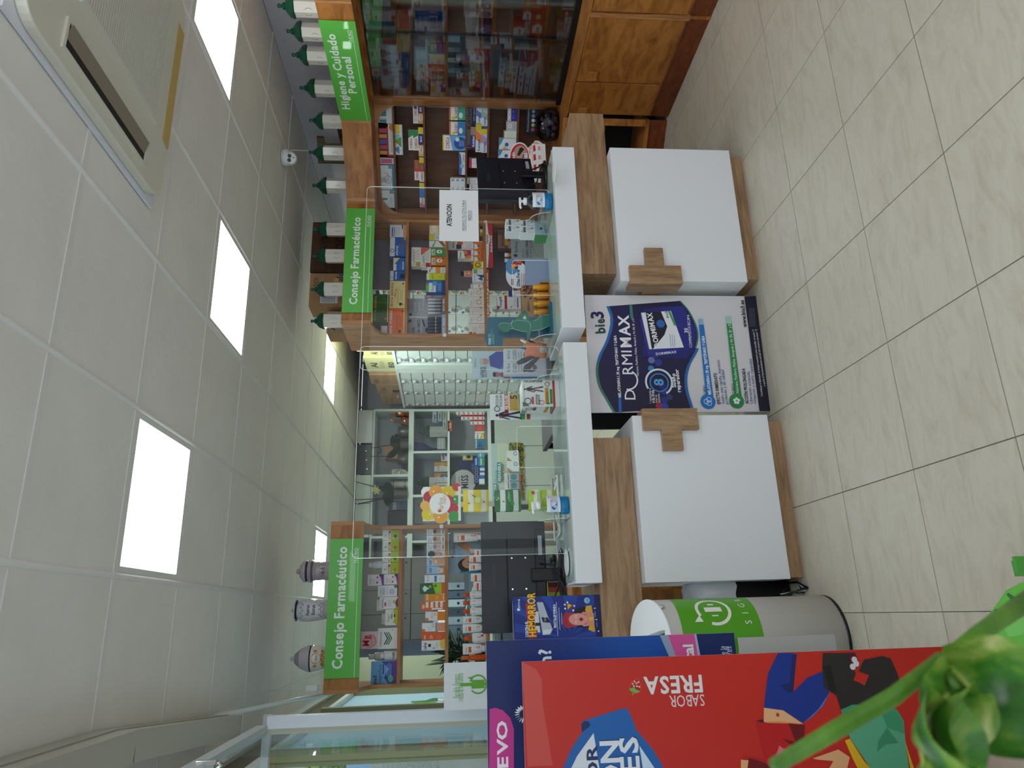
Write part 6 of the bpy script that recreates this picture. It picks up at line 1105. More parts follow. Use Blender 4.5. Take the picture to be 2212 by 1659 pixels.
carton(BKR, BA, (720, 1000, 1430, 1610), '16171c', [R(.6, .05, .62, .95, '2a2b33'), E(.9, .12, .015, '9ab')], 'black equipment box on the back cabinet', dep=.2, name='equipment_box', mt=GLOSS)
carton(BKR, BA, (735, 1000, 1300, 1422), '4c5260', [T(.45, .25, .28, 'neo', 'cfd6dc', 0, 'c', .8), R(.1, .55, .9, .95, '2a3852')], 'smoky grey bag with pale lettering beside the black box', dep=.06, name='carrier_bag', cat='bag')
o = carton(BKR, BA, (682, 1000, 562, 742), 'b98a5a', [[R(.0, .02+.05*i, 1, .03+.05*i, '6b4628') for i in range(8)]], 'tan slatted crate behind the orchid', dep=.1, t=-.17, name='crate')
carton(BKR, BA, (565, 1000, 985, 1040), 'dfe3ea', None, 'pale panel leaning behind the banded jar', dep=.01, t=-.3, name='panel', cat='panel')
wb = lambda c, tx='Frenad': [R(0, 0, 1, 1, 'eef1f4'), R(.0, .78, 1, 1, c), T(.1, .35, .34, tx, '334', 1, 'l', .6), LN(.1, .6, .6, 1, .1, '99a', .04)]
for r, c, s in (((1452, 1517, 95, 220), 'd8a82c', 'white and golden box at the foot of three against the drawers'), ((1386, 1451, 105, 236), '7ab03a', 'white and green box in the middle of three against the drawers'), ((1316, 1385, 120, 250), '2f6fb4', 'white and blue box on top of three against the drawers'), ((1452, 1517, 226, 336), '3a9a6a', 'white and mint box beside the stack of three')): carton(BKR, BA, r, 'eef1f4', wb(c), s, dep=.08)
for i in range(12):
    a, b = i % 3, i//3; carton(BKR, BA, (1380+34*b, 1380+34*(b+1), 470+47*a, 515+47*a), 'e9ede6', [LN(.15, .3, .85, 2, .3, '8a9a94', .1)], 'small white box in the neat block before the blue funnel', dep=.05, name='small_box', group='block of small white boxes')
carton(BKR, BA, (1520, 1575, 240, 378), 'd0541f', [T(.3, .5, .5, 'FLOR', 'f4d8a0', 1, 'l', .5)], 'orange shelf strip in the back cabinet', dep=.004, t=.03, name='shelf_strip', cat='label strip', snap=False); 
fn_, r, h = lathe_thing('funnel', 1062, 1290, 480, 660, [(.12, .0, '23306a'), (.14, .45, '23306a'), (.9, .75, '2b3a86'), (1, .98, '2b3a86'), (.95, 1, '2b3a86')], GLOSS, 'navy blue funnel over a glass jug', 'funnel', z0=1.5755, yy=.2)
for x0, y0, y1, s in ((1118, 292, 410, 'in the compartment beside the drawers'), (1104, 966, 1096, 'behind the white and orange boxes'), (1100, 1270, 1400, 'half hidden by the sweets panel')):
    a, _ = bp(1500, (y0+y1)/2); zt = bp(x0, (y0+y1)/2)[1]; hexjar_at(bq.w(a, 1.5757, -.13), zt-1.5757, .15, 0, mot['black'], 'green-lidded porcelain jar in the back cabinet, '+s, -.2, True, 'green-lidded jars in the back cabinet')
carton(BKR, BA, (1432, 1517, 666, 776), 'e9ecf0', [R(.2, .2, .6, .5, 'c23a34'), R(.6, .1, .95, .9, '3a6ab0'), E(.75, .5, .1, 'e09a3a')], 'white, red and blue box below the wooden crate')
tv = lambda c, d: [P([(.55, 0), (1, 0), (1, 1), (.5, 1), (.65, .6)], c), E(.75, .6, .15, d), T(.06, .3, .16, 'Termalg', '444', 0, 'l', .5), R(.9, 0, 1, 1, 'd8c02c')]
carton(BKR, BA, (1340, 1514, 790, 912), 'eeece4', tv('e0a02c', 'f0c84a'), 'white and yellow effervescent box')
carton(BKR, BA, (1432, 1514, 936, 1056), 'eeece4', tv('5a5aa4', '7a6ab4'), 'white and violet effervescent box, lower of two')
carton(BKR, BA, (1340, 1431, 936, 1056), 'eeece4', tv('e07a2c', 'f0a04a'), 'white and orange effervescent box, upper of two')
carton(BKR, BA, (1376, 1514, 1064, 1120), 'e6e4d4', [R(.2, .2, .4, .8, '8a9a5a')], 'cream box beside the effervescent boxes')
asp = [R(.0, .6, 1, 1, 'c83a3c'), T(.1, .32, .34, 'Aspir', 'c22', 1, 'l', .7), R(.05, .05, .12, .5, K)]
for col, (y0, y1, n) in enumerate(((95, 158, 6), (160, 222, 5), (224, 288, 3))):
    for k in range(n): carton(BKR, BA, (1943-62*k, 2004-62*k, y0, y1), 'eceef0', [R(0, .0, .62, 1, 'eceef0'), R(.62, 0, 1, 1, 'c8343a'), T(.06, .5, .5, 'aspir', 'a22', 1, 'l', .5)], 'white and red tablet box in the stepped pile against the drawers', dep=.06, name='tablet_box', group='stepped pile of white and red tablet boxes')
carton(BKR, BA, (1880, 2004, 292, 402), 'cf4038', [R(.0, .0, .2, 1, 'eceae6'), R(.3, .2, .8, .8, 'd9584c')], 'plain red box beside the stepped pile')
carton(BKR, BA, (1880, 2004, 406, 480), 'f0efea', [P([(0, .5), (1, .7), (1, .95), (0, .8)], 'd8cc2c'), R(0, .93, 1, 1, 'c8402c'), T(.08, .25, .2, 'Bisolvo', '333', 1, 'l', .8)], 'white, yellow and red cold remedy box')
carton(BKR, BA, (1890, 2004, 485, 606), '2f7fa8', [P([(.1, .15), (.8, .5), (.1, .85)], '1d5f86'), R(0, .0, 1, .1, 'cfe3ec')], 'teal box with a dark triangle, larger', name='spray_box')
carton(BKR, BA, (1716, 1850, 668, 760), 'cfc86a', [E(.5, .6, .3, '3a2a3a'), R(.2, .05, .6, .3, 'e8e4b0')], 'yellow card with a dark round picture', dep=.01, name='show_card', cat='card', t=-.12, snap=False)
for r, c, s in (((1915, 2008, 665, 722), '5aa8d0', 'light blue box at the wooden side'), ((1930, 2008, 726, 836), '2f9a84', 'sea green carton near the wooden side'), ((1872, 1929, 726, 836), '2a5ac0', 'royal blue box on the sea green one'), ((1945, 2008, 840, 900), 'dfe6f0', 'white and blue box, nearer the sea green one'), ((1945, 2008, 904, 960), 'dfe6f0', 'white and blue box, second from the sea green one'), ((1935, 2008, 966, 1076), 'e4ebf2', 'wide white and blue box near the candy rack'), ((1868, 1934, 842, 1062), '22306a', 'long navy box with round windows')):
    carton(BKR, BA, r, c, [R(.6, .0, 1, 1, '2a6ac0') if c[0] in 'de' else R(.1, .3, .9, .5, 'cfe0ec') if c != '22306a' else [RG(.12+.25*i, .5, .1, .02, 'aab4d0') for i in range(4)]], s, dep=.07, name='pharmacy_box')
mc = empty('blood_pressure_machine'); a, z = bp(1860, 845); q = MB(); q.col = lin('1f2a52'); q.box(-.11, .11, 0, .12, 0, .26); q.build('body', GLOSS, mc); q = MB(); q.rbox(-.13, .13, .0, .12, .262, .36, .04, lin('26335e'), axis='y'); q.build('head', GLOSS, mc); q = MB(); q.col = lin('3a5a8a'); q.box(-.06, .06, -.004, 0, .1, .2); q.build('display', GLOSS, mc)
mc.location = bq.w(a, 1.0858, -.13); tag(mc, 'dark navy blood pressure machine in the back cabinet', 'machine', BKR.g)
sg = empty('round_sign'); a, z = bp(1725, 1032); q = MB(); q.lathe([(.17, -.004), (.17, .004)], n=32, ax=Matrix.Rotation(math.pi/2, 3, 'X'), c=(0, 0, z-1.0858)); q.col = lin('26282a'); q.c = [lin('26282a')]*len(q.f); q.build('disc', PRINT, sg); q = MB(); paint(q, [E(.5, .5, .46, 'b9b6bb'), T(.5, .35, .1, 'NEO NOVA', '7a2a3a', 0, 'c', .4), T(.5, .55, .26, 'MISS', '2a2a30', 1, 'c', .5)], .33, .33, x0=-.165, z1=z-1.0858+.165, y=-.006); q.build('print', PRINT, sg)
q = MB(); q.col = lin('23402f'); q.box(-.14, .1, .01, .05, 0, z-1.0858-.05); q.build('stand', MATTE, sg); sg.location = bq.w(a, 1.0858, -.1); tag(sg, 'round grey sign on a dark green stand in the back cabinet', 'sign', BKR.g)
# spring poster on the lower doors
q = PY(8.49); a0, a1, z0, z1 = q.rect(*BB((640, 1095, 495, 1300))); w_, h_ = a1-a0, z1-z0; GR = [P([(.0, .0), (1, 0), (1, 1), (0, 1)], 'b9ced4')]
o = MB().box(-w_/2, w_/2, 0, .006, 0, h_).build('spring_poster', PAPER); p = MB(); rg = random.Random(2)
paint(p, [R(0, 0, 1, 1, 'bcd2d6'), R(.25, .2, 1, .55, 'cfdcc6'), R(0, .9, 1, 1, '6a6a24'), R(0, .56, .14, .9, 'bcd2d6'), R(.8, .57, 1, .9, '6f6d26'), [E(rg.random(), .9+.1*rg.random(), .02, rg.choice(('8a8a2c', '4a5220', 'a8a03c')), .025) for i in range(70)], [E(.8+.2*rg.random(), .58+.34*rg.random(), .015, rg.choice(('8a8a2c', '4a5220', 'a8a03c')), .025) for i in range(50)], T(.32, .15, .07, 'Que la', '2a4a52', 0, 'l', .2), R(.32, .19, .66, .31, '2f8a94'), T(.34, .25, .09, 'PRIMAVERA', 'eaf2f0', 1, 'l', .3), T(.36, .37, .08, 'no te pare', '1f3a40', 0, 'l', .26), R(.0, .06, .3, .16, '2f8a94'), T(.02, .11, .08, 'RELAXATOR', 'eaf2f0', 1, 'l', .27),
   [[R(x, .48, x+.18, .85, 'e9ecee'), P([(x, .5), (x+.07, .5), (x, .65)], 'c08a6a'), RG(x+.13, .75, .035, .012, '4a8ac0')] for x in (.5, .68)], [[R(x, .4, x+.13, .56, 'd9dfe2'), R(x, .56, x+.13, .84, '8fb0b8'), R(x+.01, .5, x+.12, .53, c), E(x+.065, .68, .05, '5a8a94'), P([(x, .84), (x+.13, .84), (x+.1, .9), (x, .9)], 'c2483a')] for x, c in ((.06, 'a83a5a'), (.2, 'a83a5a'), (.34, '8a5a6a'))]], w_, h_, y=-.0006, step=.00025); p.build('print', PRINT, o); o.location = q.w((a0+a1)/2, z0, 0); tag(o, 'pale blue spring poster with a grass foot on the back room doors', 'poster')
# seen through the window-side shelf: green cushion roll, plant, coat, binders
LKR = Rack(PY(6.2), (), 'things seen behind the window-side shelf')
def lb(x, y, pl): return pl.sz(940+x/6.379, 1110+y/6.379)
wt = empty('work_table', (.1, 6.35, 0), 0, 'grey work table behind the window-side shelf', 'table')
bx('table_top', -.55, .55, -.35, .35, 1.16, 1.19, mat('table_grey', '9aa29c', .5), wt)
for x in (-.52, .52):
    for y in (-.32, .32): bx('leg', x-.02, x+.02, y-.02, y+.02, 0, 1.16, ALU, wt)
q = PY(6.15); a0, z0 = lb(640, 1655, q); a1, z1 = lb(240, 985, q)
m = MB(); m.smooth = True; L_ = a1-a0
m.lathe([(.02, -L_/2), (.075, -L_/2+.02), (.088, -L_/4), (.085, 0), (.09, L_/4), (.075, L_/2-.02), (.02, L_/2)], n=20, ax=Matrix.Rotation(math.pi/2, 3, 'Y')); b = m.build('green_bag', mat('teal_cloth', '4f8f7c', .6)); b.location = q.w((a0+a1)/2, 1.19+.091); tag(b, 'sea green padded bag lying behind the sunscreen sprays', 'bag', LKR.g)
m = MB(); m.tube([(-.12, -.07, .06), (-.11, -.09, .11), (-.02, -.09, .13), (.07, -.09, .11), (.08, -.07, .06)], .008, 6); m.build('handle', mat('grey_handle', 'b9bdbf', .4), b)
q = PY(6.05); a0, z0 = lb(520, 1060, q); m = MB(); m.smooth = True; m.lathe([(.05, .0), (.06, .03), (.055, .09), (.03, .12)], n=14); b = m.build('navy_pouch', mat('navy_cloth', '232448', .8)); b.location = q.w(a0, 1.19); tag(b, 'small dark navy pouch in front of the green bag', 'pouch', LKR.g)
pt = empty('potted_plant'); q = PY(6.25); a, z = q.sz(905, 1405); rr = random.Random(9); LG = mat('deep_green_leaf', '1f3b20', .4)
m = MB(); m.lathe([(.07, 0), (.09, .14), (.095, .15)], n=16); m.build('pot', BLACK, pt); m = MB(); m.smooth = True
for i in range(130):
    th = rr.random()*6.28; el = rr.random()*1.5; L_ = .1+.16*rr.random(); c = Vector((.05*math.cos(th), .05*math.sin(th), .15+.22*rr.random())); d = Vector((math.cos(th)*math.cos(el), math.sin(th)*math.cos(el), math.sin(el)*.9)); sd = d.cross(Vector((0, 0, 1))).normalized()*.014
    m.poly([c, c+d*L_*.5+sd, c+d*L_-Vector((0, 0, .02)), c+d*L_*.5-sd])
o = m.build('foliage', LG, pt); o['kind'] = 'stuff'; pt.location = q.w(a-.05, 1.19); tag(pt, 'dark green leafy pot plant behind the plain orange sunscreen box', 'plant', LKR.g)
bd = Rack(PY(7.4), (1.4,), 'binders on the dark cabinet'); dk = empty('dark_cabinet', (.12, 7.42, 0), 0, 'slate blue filing cabinet behind the window-side shelf', 'cabinet'); bx('carcass', -.4, .4, 0, .4, 0, 1.4, mat('slate', '4c5560', .5), dk)
for k in range(2): d_ = bx('drawer', -.39, .39, -.015, 0, .72+.33*k, 1.03+.33*k, mat('slate_front', '5a6470', .45), dk); bx('handle', -.06, .06, -.03, -.016, .87+.33*k, .885+.33*k, ALU, d_)
for i in range(6):
    o = MB(); o.col = lin(('5a6a7c', '8a9aa8', '3c4656', '9fb0bc', '46586c', '7c8a98')[i]); o.box(-.035, .035, 0, .28, 0, .31); o = o.build('ring_binder', PRINT); p = MB(); paint(p, [R(.2, .15, .8, .45, 'dfe3e6'), E(.5, .8, .2, '22262c')], .07, .31); p.build('spine_label', PRINT, o); o.location = (-.12+.082*i, 7.45, 1.4005); tag(o, 'grey-blue ring binder in the row on the slate cabinet', 'binder', 'binders on the dark cabinet')
o = bx('partition', -.6, -.34, 7.2, 7.26, 0, ZC, mat('sage_wall', 'b4b79a', .6)); struct(o); o.name = 'wall_far_left'; sw = bx('switch', -.47, -.41, 7.19, 7.2, 1.52, 1.6, PAPER, o)
# ================================================================ things on the counters
CTOP = 1.0063
KR = Rack(PY(3.40), (CTOP,), 'things on the counter near the glass cabinet', 0); KL = Rack(PY(3.35), (CTOP,), 'things on the counter near the window', 0)
# notice taped to the screen
q = PY(3.209); a0, a1, z0, z1 = q.rect(949, 1033.5, 411, 521); w_, h_ = a1-a0, z1-z0
o = MB().box(-w_/2, w_/2, 0, .0008, 0, h_).build('notice_sheet', PAPER); p = MB(); qr = random.Random(5)
paint(p, [T(.5, .25, .13, 'ATENCION', '17181c', 1, 'c', .44), T(.5, .62, .075, 'PEDIMOS TU CITA PARA', '3a3b42', 0, 'c', .6), R(.2, .675, .8, .683, '3a3b42'), T(.5, .77, .075, 'MEDICO', '3a3b42', 0, 'c', .2), R(.4, .825, .6, .833, '3a3b42')], w_, h_, y=-.0004); p.build('print', PRINT, o)
o.location = q.w((a0+a1)/2, z0, 0); tag(o, 'white notice sheet with black capitals taped to the clear screen', 'notice')
def monitor(loc, rz, w, h, label, tilt=0, stand=.1):
    """flat screen seen from behind: shell, ridge, stand, cables"""
    e = empty('monitor', loc, rz, label, 'monitor', None); BK = mat('monitor_black', '1b1d26', .3); z0 = stand
    m = MB(); m.rbox(-w/2, w/2, 0, .022, z0, z0+h, .008, axis='y'); m.build('shell', BK, e, bevel=.002)
    bx('screen', -w/2+.012, w/2-.012, .0225, .024, z0+.015, z0+h-.012, mat('screen_off', '0a0b0d', .1), e)
    bx('groove', -w*.36, w*.37, -.0012, 0, z0+h*.59, z0+h*.612, mat('groove_black', '050506', .6), e)
    bx('lower_bulge', -w*.42, w*.42, -.012, 0, z0+.004, z0+h*.17, mat('bulge_black', '101117', .35), e, bevel=.004)
    bx('maker_plate', -w*.1, w*.12, -.001, 0, z0+h*.78, z0+h*.84, mat('plate_grey', '2c2e3a', .35), e)
    m = MB()
    for x, z in ((-.06, .32), (.08, .32), (-.06, .53), (.08, .53)): m.lathe([(.004, 0), (.004, .003)], c=(x*w/.5, -.0, z0+h*z), n=8, ax=Matrix.Rotation(math.pi/2, 3, 'X'))
    m.build('screws', CHROME, e)
    lb_ = MB(); lb_.col = lin('aab0bb'); lb_.box(w*.18, w*.36, -.0145, -.0125, z0+h*.06, z0+h*.12); lb_.build('rating_label', PRINT, e)
    m = MB(); m.rbox(-.03, .03, -.03, -.0125, .012, z0+.07, .006); m.build('neck', BLACK, e)
    m = MB(); m.lathe([(.12, 0), (.12, .006), (.1, .012), (.04, .016)], c=(0, .0, 0), n=28, sy=.75); m.build('base', BLACK, e)
    m = MB(); m.tube([(-.13, -.018, z0+.03), (-.14, -.05, z0+.0), (-.1, -.07, .05), (-.04, -.09, .03), (-.02, -.085, .012)], .0042, 6); m.build('cable', BLACK, e)
    m = MB(); m.tube([(.05, -.018, z0+.03), (.04, -.05, z0-.03), (-.01, -.08, .04), (-.05, -.11, .015), (-.1, -.13, .006)], .0042, 6); m.build('cable', BLACK, e)
    return e
pm = PY(3.40); a0, a1, z0, z1 = pm.rect(1040, 1181, 1126, 1367)
monitor(pm.w((a0+a1)/2, CTOP), .015, a1-a0, z1-z0, 'black monitor seen from behind, on the counter near the window', stand=z0-CTOP)
pm = PY(3.45); zc_ = pm.sz(1146, 345)[1]; zt_ = pm.sz(1029, 345)[1]; aR = pm.sz(1090, 340)[0]
mw = .50; ry = math.radians(30)
monitor((aR-mw/2*math.cos(ry)+.0, 3.33, CTOP), ry, mw, zt_-zc_, 'black monitor turned aslant behind the notice and the gel bottle', stand=zc_-CTOP)
# hand gel bottles
def gel(loc, w, h, label, rz=0):
    e = empty('gel_bottle', loc, rz, label, 'bottle', 'hand gel pump bottles'); r = w/2
    m = MB(); m.lathe([(r*.92, 0), (r, h*.02), (r, h*.5), (r*.92, h*.6), (r*.6, h*.7), (r*.34, h*.74), (r*.34, h*.76)], n=28, sy=.72); m.build('body', CLEAR, e)
    m = MB(); m.lathe([(r*.88, h*.012), (r*.95, h*.03), (r*.95, h*.22), (r*.9, h*.235)], n=28, sy=.72); m.build('gel', mat('blue_gel', '0f9be0', .08, trans=.35), e)
    W2 = mat('white_plastic', 'f2f4f6', .3); m = MB(); m.lathe([(r*.4, h*.755), (r*.4, h*.84), (r*.36, h*.85), (r*.16, h*.855), (r*.16, h*.93)], n=20); m.build('collar', W2, e)
    m = MB(); m.rbox(-r*.5, r*.42, -r*.22, r*.22, h*.93, h*.985, r*.2); m.tube([(-r*.4, 0, h*.955), (-r*.75, 0, h*.95), (-r*.85, 0, h*.92)], r*.12, 8); m.build('pump_head', W2, e)
    m = MB(); m.tube([(0, 0, h*.74), (.0, 0, h*.1)], r*.06, 6); m.build('dip_tube', CLEAR, e)
    p = MB(); wl, hl = w*.9, h*.36
    fn = lambda u, d, tt: ((u-wl/2), -.72*r*math.sqrt(max(0, 1-((u-wl/2)/r)**2))-.0012-tt, h*.6-d)
    for i in range(8): p.poly([fn(wl*i/8, hl, 0), fn(wl*(i+1)/8, hl, 0), fn(wl*(i+1)/8, 0, 0), fn(wl*i/8, 0, 0)], lin('e9eef4'))
    paint(p, [[R(.0+.125*i, .25, .125*(i+1), .85, 'cfd9e6') for i in range(8)], [E(.38, .52, .3, '1f6fc0', .24), E(.72, .5, .16, 'd8c4bc', .14), E(.62, .5, .1, 'd8c4bc', .1)], T(.2, .52, .18, 'GEL', 'e9f2fa', 1, 'l', .3), T(.75, .14, .1, 'senti', 'c8404a', 0, 'l', .2)], wl, hl, fn=lambda u, d, tt: fn(u, d, tt+.0003)); p.build('label', PRINT, e)
    return e
q = PY(3.13); a0, a1, z0, z1 = q.rect(1120, 1197, 418, 453); gel(q.w((a0+a1)/2, CTOP), a1-a0, z1-CTOP, 'hand gel pump bottle with blue gel by the notice sheet')
q = PY(3.125); a0, a1, z0, z1 = q.rect(1147, 1224, 1070, 1114); gel(q.w((a0+a1)/2, CTOP), (a1-a0)*.95, z1-CTOP, 'hand gel pump bottle with blue gel below the candy bags', .3)
# candy rack with hanging bags
Z7 = Z(900, 1030, 6.506); CP = PY(3.42); cr = empty('candy_rack', CP.w(CP.sz(1100, 1087)[0], CTOP), 0, 'white wire rack with a sweets header on the counter near the window', 'rack'); ox = CP.sz(1100, 1087)[0]
a0, a1, z0, z1 = CP.rect(*Z7((88, 585, 140, 620))); w_, h_ = a1-a0, z1-z0; m = MB().box(a0-ox, a1-ox, 0, .003, z0-CTOP, z1-CTOP); m.c = [lin('f2ead6')]*6; hd = m.build('header', PRINT, cr); p = MB()
paint(p, [R(0, 0, 1, 1, 'f3e2b8'), E(.85, .1, .16, 'f2f0ee'), E(.7, .18, .18, 'b8203c'), E(.85, .36, .2, 'eea22c'), E(.83, .72, .2, 'e6c41c'), E(.98, .95, .12, 'd03a34'), E(.6, .95, .14, '2f9a4a'), E(.35, .84, .17, 'c8203c'), E(.2, .14, .18, 'e6c81c'), E(.12, .5, .2, 'eea22c'), E(.12, .88, .16, '3a9a44'), E(.45, .06, .14, 'f0b44a'), E(.3, .3, .1, 'e9d9b0'), E(.6, .72, .14, 'c8203c'), E(.5, .48, .31, 'f6f3f4'), T(.5, .5, .16, 'farline', 'd09a2c', 0, 'c', .36), T(.62, .62, .07, 'SWEETS', 'e0783a', 0, 'c', .26), P([(.24, .45), (.3, .41), (.33, .5), (.27, .54)], 'c25a2c'), [E(u, v, .025, 'fbf4d8') for u, v in ((.2, .2), (.1, .45), (.86, .3), (.8, .68), (.62, .9))]], w_, h_, x0=a0-ox, z1=z1-CTOP, y=-.0004, step=.0003); p.build('print', PRINT, hd)
WH = mat('white_wire', 'eef0ee', .4); bx('header_rail', a0-ox, a1-ox, -.004, .006, z0-CTOP-.012, z0-CTOP, WH, cr)
bx('pole', -.012, .012, .004, .014, .012, z0-CTOP-.012, WH, cr); None
m = MB()
for P_ in ([(-.15, -.06, .008), (.12, -.06, .008), (.14, .12, .008), (-.17, .12, .008), (-.15, -.06, .008)], [(0, .01, .03), (.1, -.05, .008)], [(0, .01, .03), (-.12, -.05, .008)]): m.tube(P_, .006, 6)
m.build('wire_base', WH, cr); bx('clip', -.03, -.01, -.02, .02, .10, .2, BLACK, cr)
def bag(r, c1, c2, art, label, dy):
    a0, a1, z0, z1 = CP.rect(*Z7(r)); w_, h_ = a1-a0, z1-z0; m = MB(); m.smooth = True; n = 10; k = 6; rg = random.Random(int(r[0])+int(dy*100))
    for side in (-1, 1):
        for j in range(n+1):
            v = j/n
            for i in range(k+1):
                u = i/k; puff = .016*math.sin(math.pi*min(1, max(0, (v-.06)/.88)))**.6*math.sin(math.pi*u)**.5
                m.v.append((-w_/2+w_*u, side*(puff+.001)+.003*math.sin(9*u+5*v+dy*50), h_*(1-v)))
    N = (n+1)*(k+1)
    for s_ in (0, 1):
        for j in range(n):
            for i in range(k):
                b = s_*N+j*(k+1)+i; q_ = (b, b+1, b+k+2, b+k+1); v = (j+.5)/n; c = c1 if v < .2 or v > .88 else c2 if .2 < v < .42 or .66 < v < .88 else c1
                m.face(q_ if s_ else q_[::-1], lin(c))
    o = m.build('candy_bag', GLOSS); p = MB(); paint(p, art, w_, h_, fn=lambda u, d, tt: (u-w_/2, -(.0175*math.sin(math.pi*min(1, max(0, (d/h_-.06)/.88)))**.6*math.sin(math.pi*min(.97, max(.03, u/w_)))**.5)-.004-tt, h_-d), step=.0003); p.build('print', GLOSS, o)
    m = MB(); m.tube([(0, .002, h_*.9), (0, -.012, h_*.9), (0, -.02, h_*.93), (0, -.02, h_*.96)], .002, 5); m.build('hook', WH, o) if dy == 0 else None
    o.location = CP.w((a0+a1)/2, z0, dy+.045); return tag(o, label, 'bag of sweets', 'bags of sweets on the rack')
for (r, c1, c2, art, lab) in (((652, 1008, 205, 500), 'e8cd14', 'ece8da', [RG(.5, .08, .06, .02, 'f4f0e0', 180, 360), T(.75, .3, .05, 'f', '555', 1), R(.45, .45, .95, .66, 'ead32c'), E(.48, .56, .2, 'cfd04a'), E(.48, .56, .14, 'dfe08a'), P([(.62, .42), (.72, .4), (.64, .5)], '2a3a1c'), P([(.66, .38), (.72, .4), (.76, .34)], '2a3a1c'), P([(.3, .2), (.36, .16), (.38, .24), (.32, .27)], 'c8743a'), E(.4, .8, .04, 'c23a2c')], 'yellow and white candy bag, highest on the rack'), ((1092, 1455, 208, 498), '2f7434', 'e4ebe4', [RG(.6, .1, .06, .02, 'f2f6f0', 180, 360), R(.5, .46, .95, .66, '3a8a40'), T(.55, .52, .07, 'Menta', 'eef4ee', 0, 'l', .34), E(.4, .6, .18, '2a7a3a', .1), E(.32, .66, .12, '3a9a4a', .07), E(.5, .55, .1, '4aa85a', .06), P([(.38, .3), (.44, .26), (.46, .34), (.4, .37)], 'c8743a')], 'green and white mint candy bag, in the middle of the rack'), ((1556, 1925, 205, 482), 'b9d01c', 'e9efda', [E(.85, .18, .09, 'b0342c'), T(.4, .34, .08, 'limon', '5a7a1a', 0, 'l', .5), R(.4, .45, .9, .5, '8aa43a')], 'lime and white candy bag, lowest on the rack behind the gel bottle')):
    for dy in (0, -.034): bag(r, c1, c2, art, lab if dy == 0 else lab.replace(',', ', hanging behind another,', 1), dy)
# arnica display
ZD = Z(1040, 820, 11.06); AP = PY(3.20); ad = empty('counter_display'); a0, a1, z0, z1 = AP.rect(*ZD((975, 1990, 22, 640))); w_, h_ = a1-a0, z1-CTOP; dd = .13
fig = lambda u, v, s, c: [E(u, v-.36*s, .055*s, c, .05*s), P([(u-.07*s, v-.3*s), (u+.08*s, v-.3*s), (u+.06*s, v+.0*s), (u-.06*s, v+.0*s)], c), P([(u-.06*s, v-.02*s), (u+.0*s, v-.02*s), (u-.1*s, v+.42*s), (u-.18*s, v+.42*s)], c), P([(u+.0*s, v-.02*s), (u+.07*s, v-.02*s), (u+.19*s, v+.42*s), (u+.1*s, v+.42*s)], c), P([(u-.07*s, v-.3*s), (u-.04*s, v-.24*s), (u-.16*s, v+.05*s), (u-.2*s, v+.02*s)], c), P([(u+.08*s, v-.3*s), (u+.2*s, v-.05*s), (u+.16*s, v-.02*s), (u+.05*s, v-.22*s)], c)]
m = MB(); m.col = lin('e9ebea'); m.box(-w_/2, w_/2, 0, dd, 0, h_); m.build('carton', PRINT, ad); p = MB()
paint(p, [R(0, .81, 1, .87, 'c8302c'), R(.1, .6, .72, .7, 'd8992c'), R(.1, .73, .66, .8, '2f8f3f'), fig(.66, .3, .62, '1d1a3a'), [E(u, v, .03, 'd8402c') for u, v in ((.62, .14), (.72, .24), (.58, .33), (.7, .42))], RG(.2, .14, .13, .03, K), R(.08, .24, .36, .3, 'c8302c'), T(.06, .37, .045, 'ARTICOLAR', K, 1, 'l', .4), T(.06, .43, .045, 'MUSCOLAR', K, 1, 'l', .38), RG(.14, .51, .09, .02, 'c8302c'), E(.22, .45, .03, 'c8302c'), T(.96, .3, .06, 'ARNICA MONTANA', '2a3a2a', 1, 'c', .5, 90), RG(.85, .67, .09, .02, K), T(.06, .67, .08, '5', K, 1), LN(.16, .63, .6, 3, .025, '6a4a1a', .006), P([(0, 0), (.18, 0), (0, .19)], '2f6a4a'), P([(0, .02), (.08, .02), (0, .1)], 'c8302c')], w_, h_, step=.0002); p.build('print', PRINT, ad)
p = MB(); paint(p, [R(0, .81, 1, .87, 'c8302c'), P([(.2, .6), (.95, .62), (.95, .7), (.2, .7)], 'd8992c'), P([(.1, .8), (.95, .73), (.95, .8)], '2f8f3f'), R(.5, .3, .9, .38, 'c8302c'), RG(.7, .2, .14, .03, K), T(.75, .66, .08, '5', K, 1), [R(.1*i, 0, .1*i+.03, .14, '2a2a2a') for i in range(6)]], dd, h_, fn=lambda u, d, tt: (-w_/2-.0004-tt, dd-u, h_-d), step=.0002); p.build('side_print', PRINT, ad)
m = MB(); m.col = lin('c9cccb'); m.box(-w_*.45, w_*.35, -.0006, 0, h_*.93, h_*.97); m.build('hanger_slot', PRINT, ad)
ad.location = AP.w((a0+a1)/2, CTOP); tag(ad, 'white display carton with a walking silhouette and a red band at the counter end', 'display', KL.g)
HP = PY(3.48); a0, a1, z0, z1 = HP.rect(*ZD((205, 975, 350, 960))); w_, h_ = a1-a0, z1-CTOP
o = MB().box(-w_/2, w_/2, 0, .004, 0, h_); o.c = [lin('ecedee')]*6; o = o.build('display_header', PRINT); p = MB()
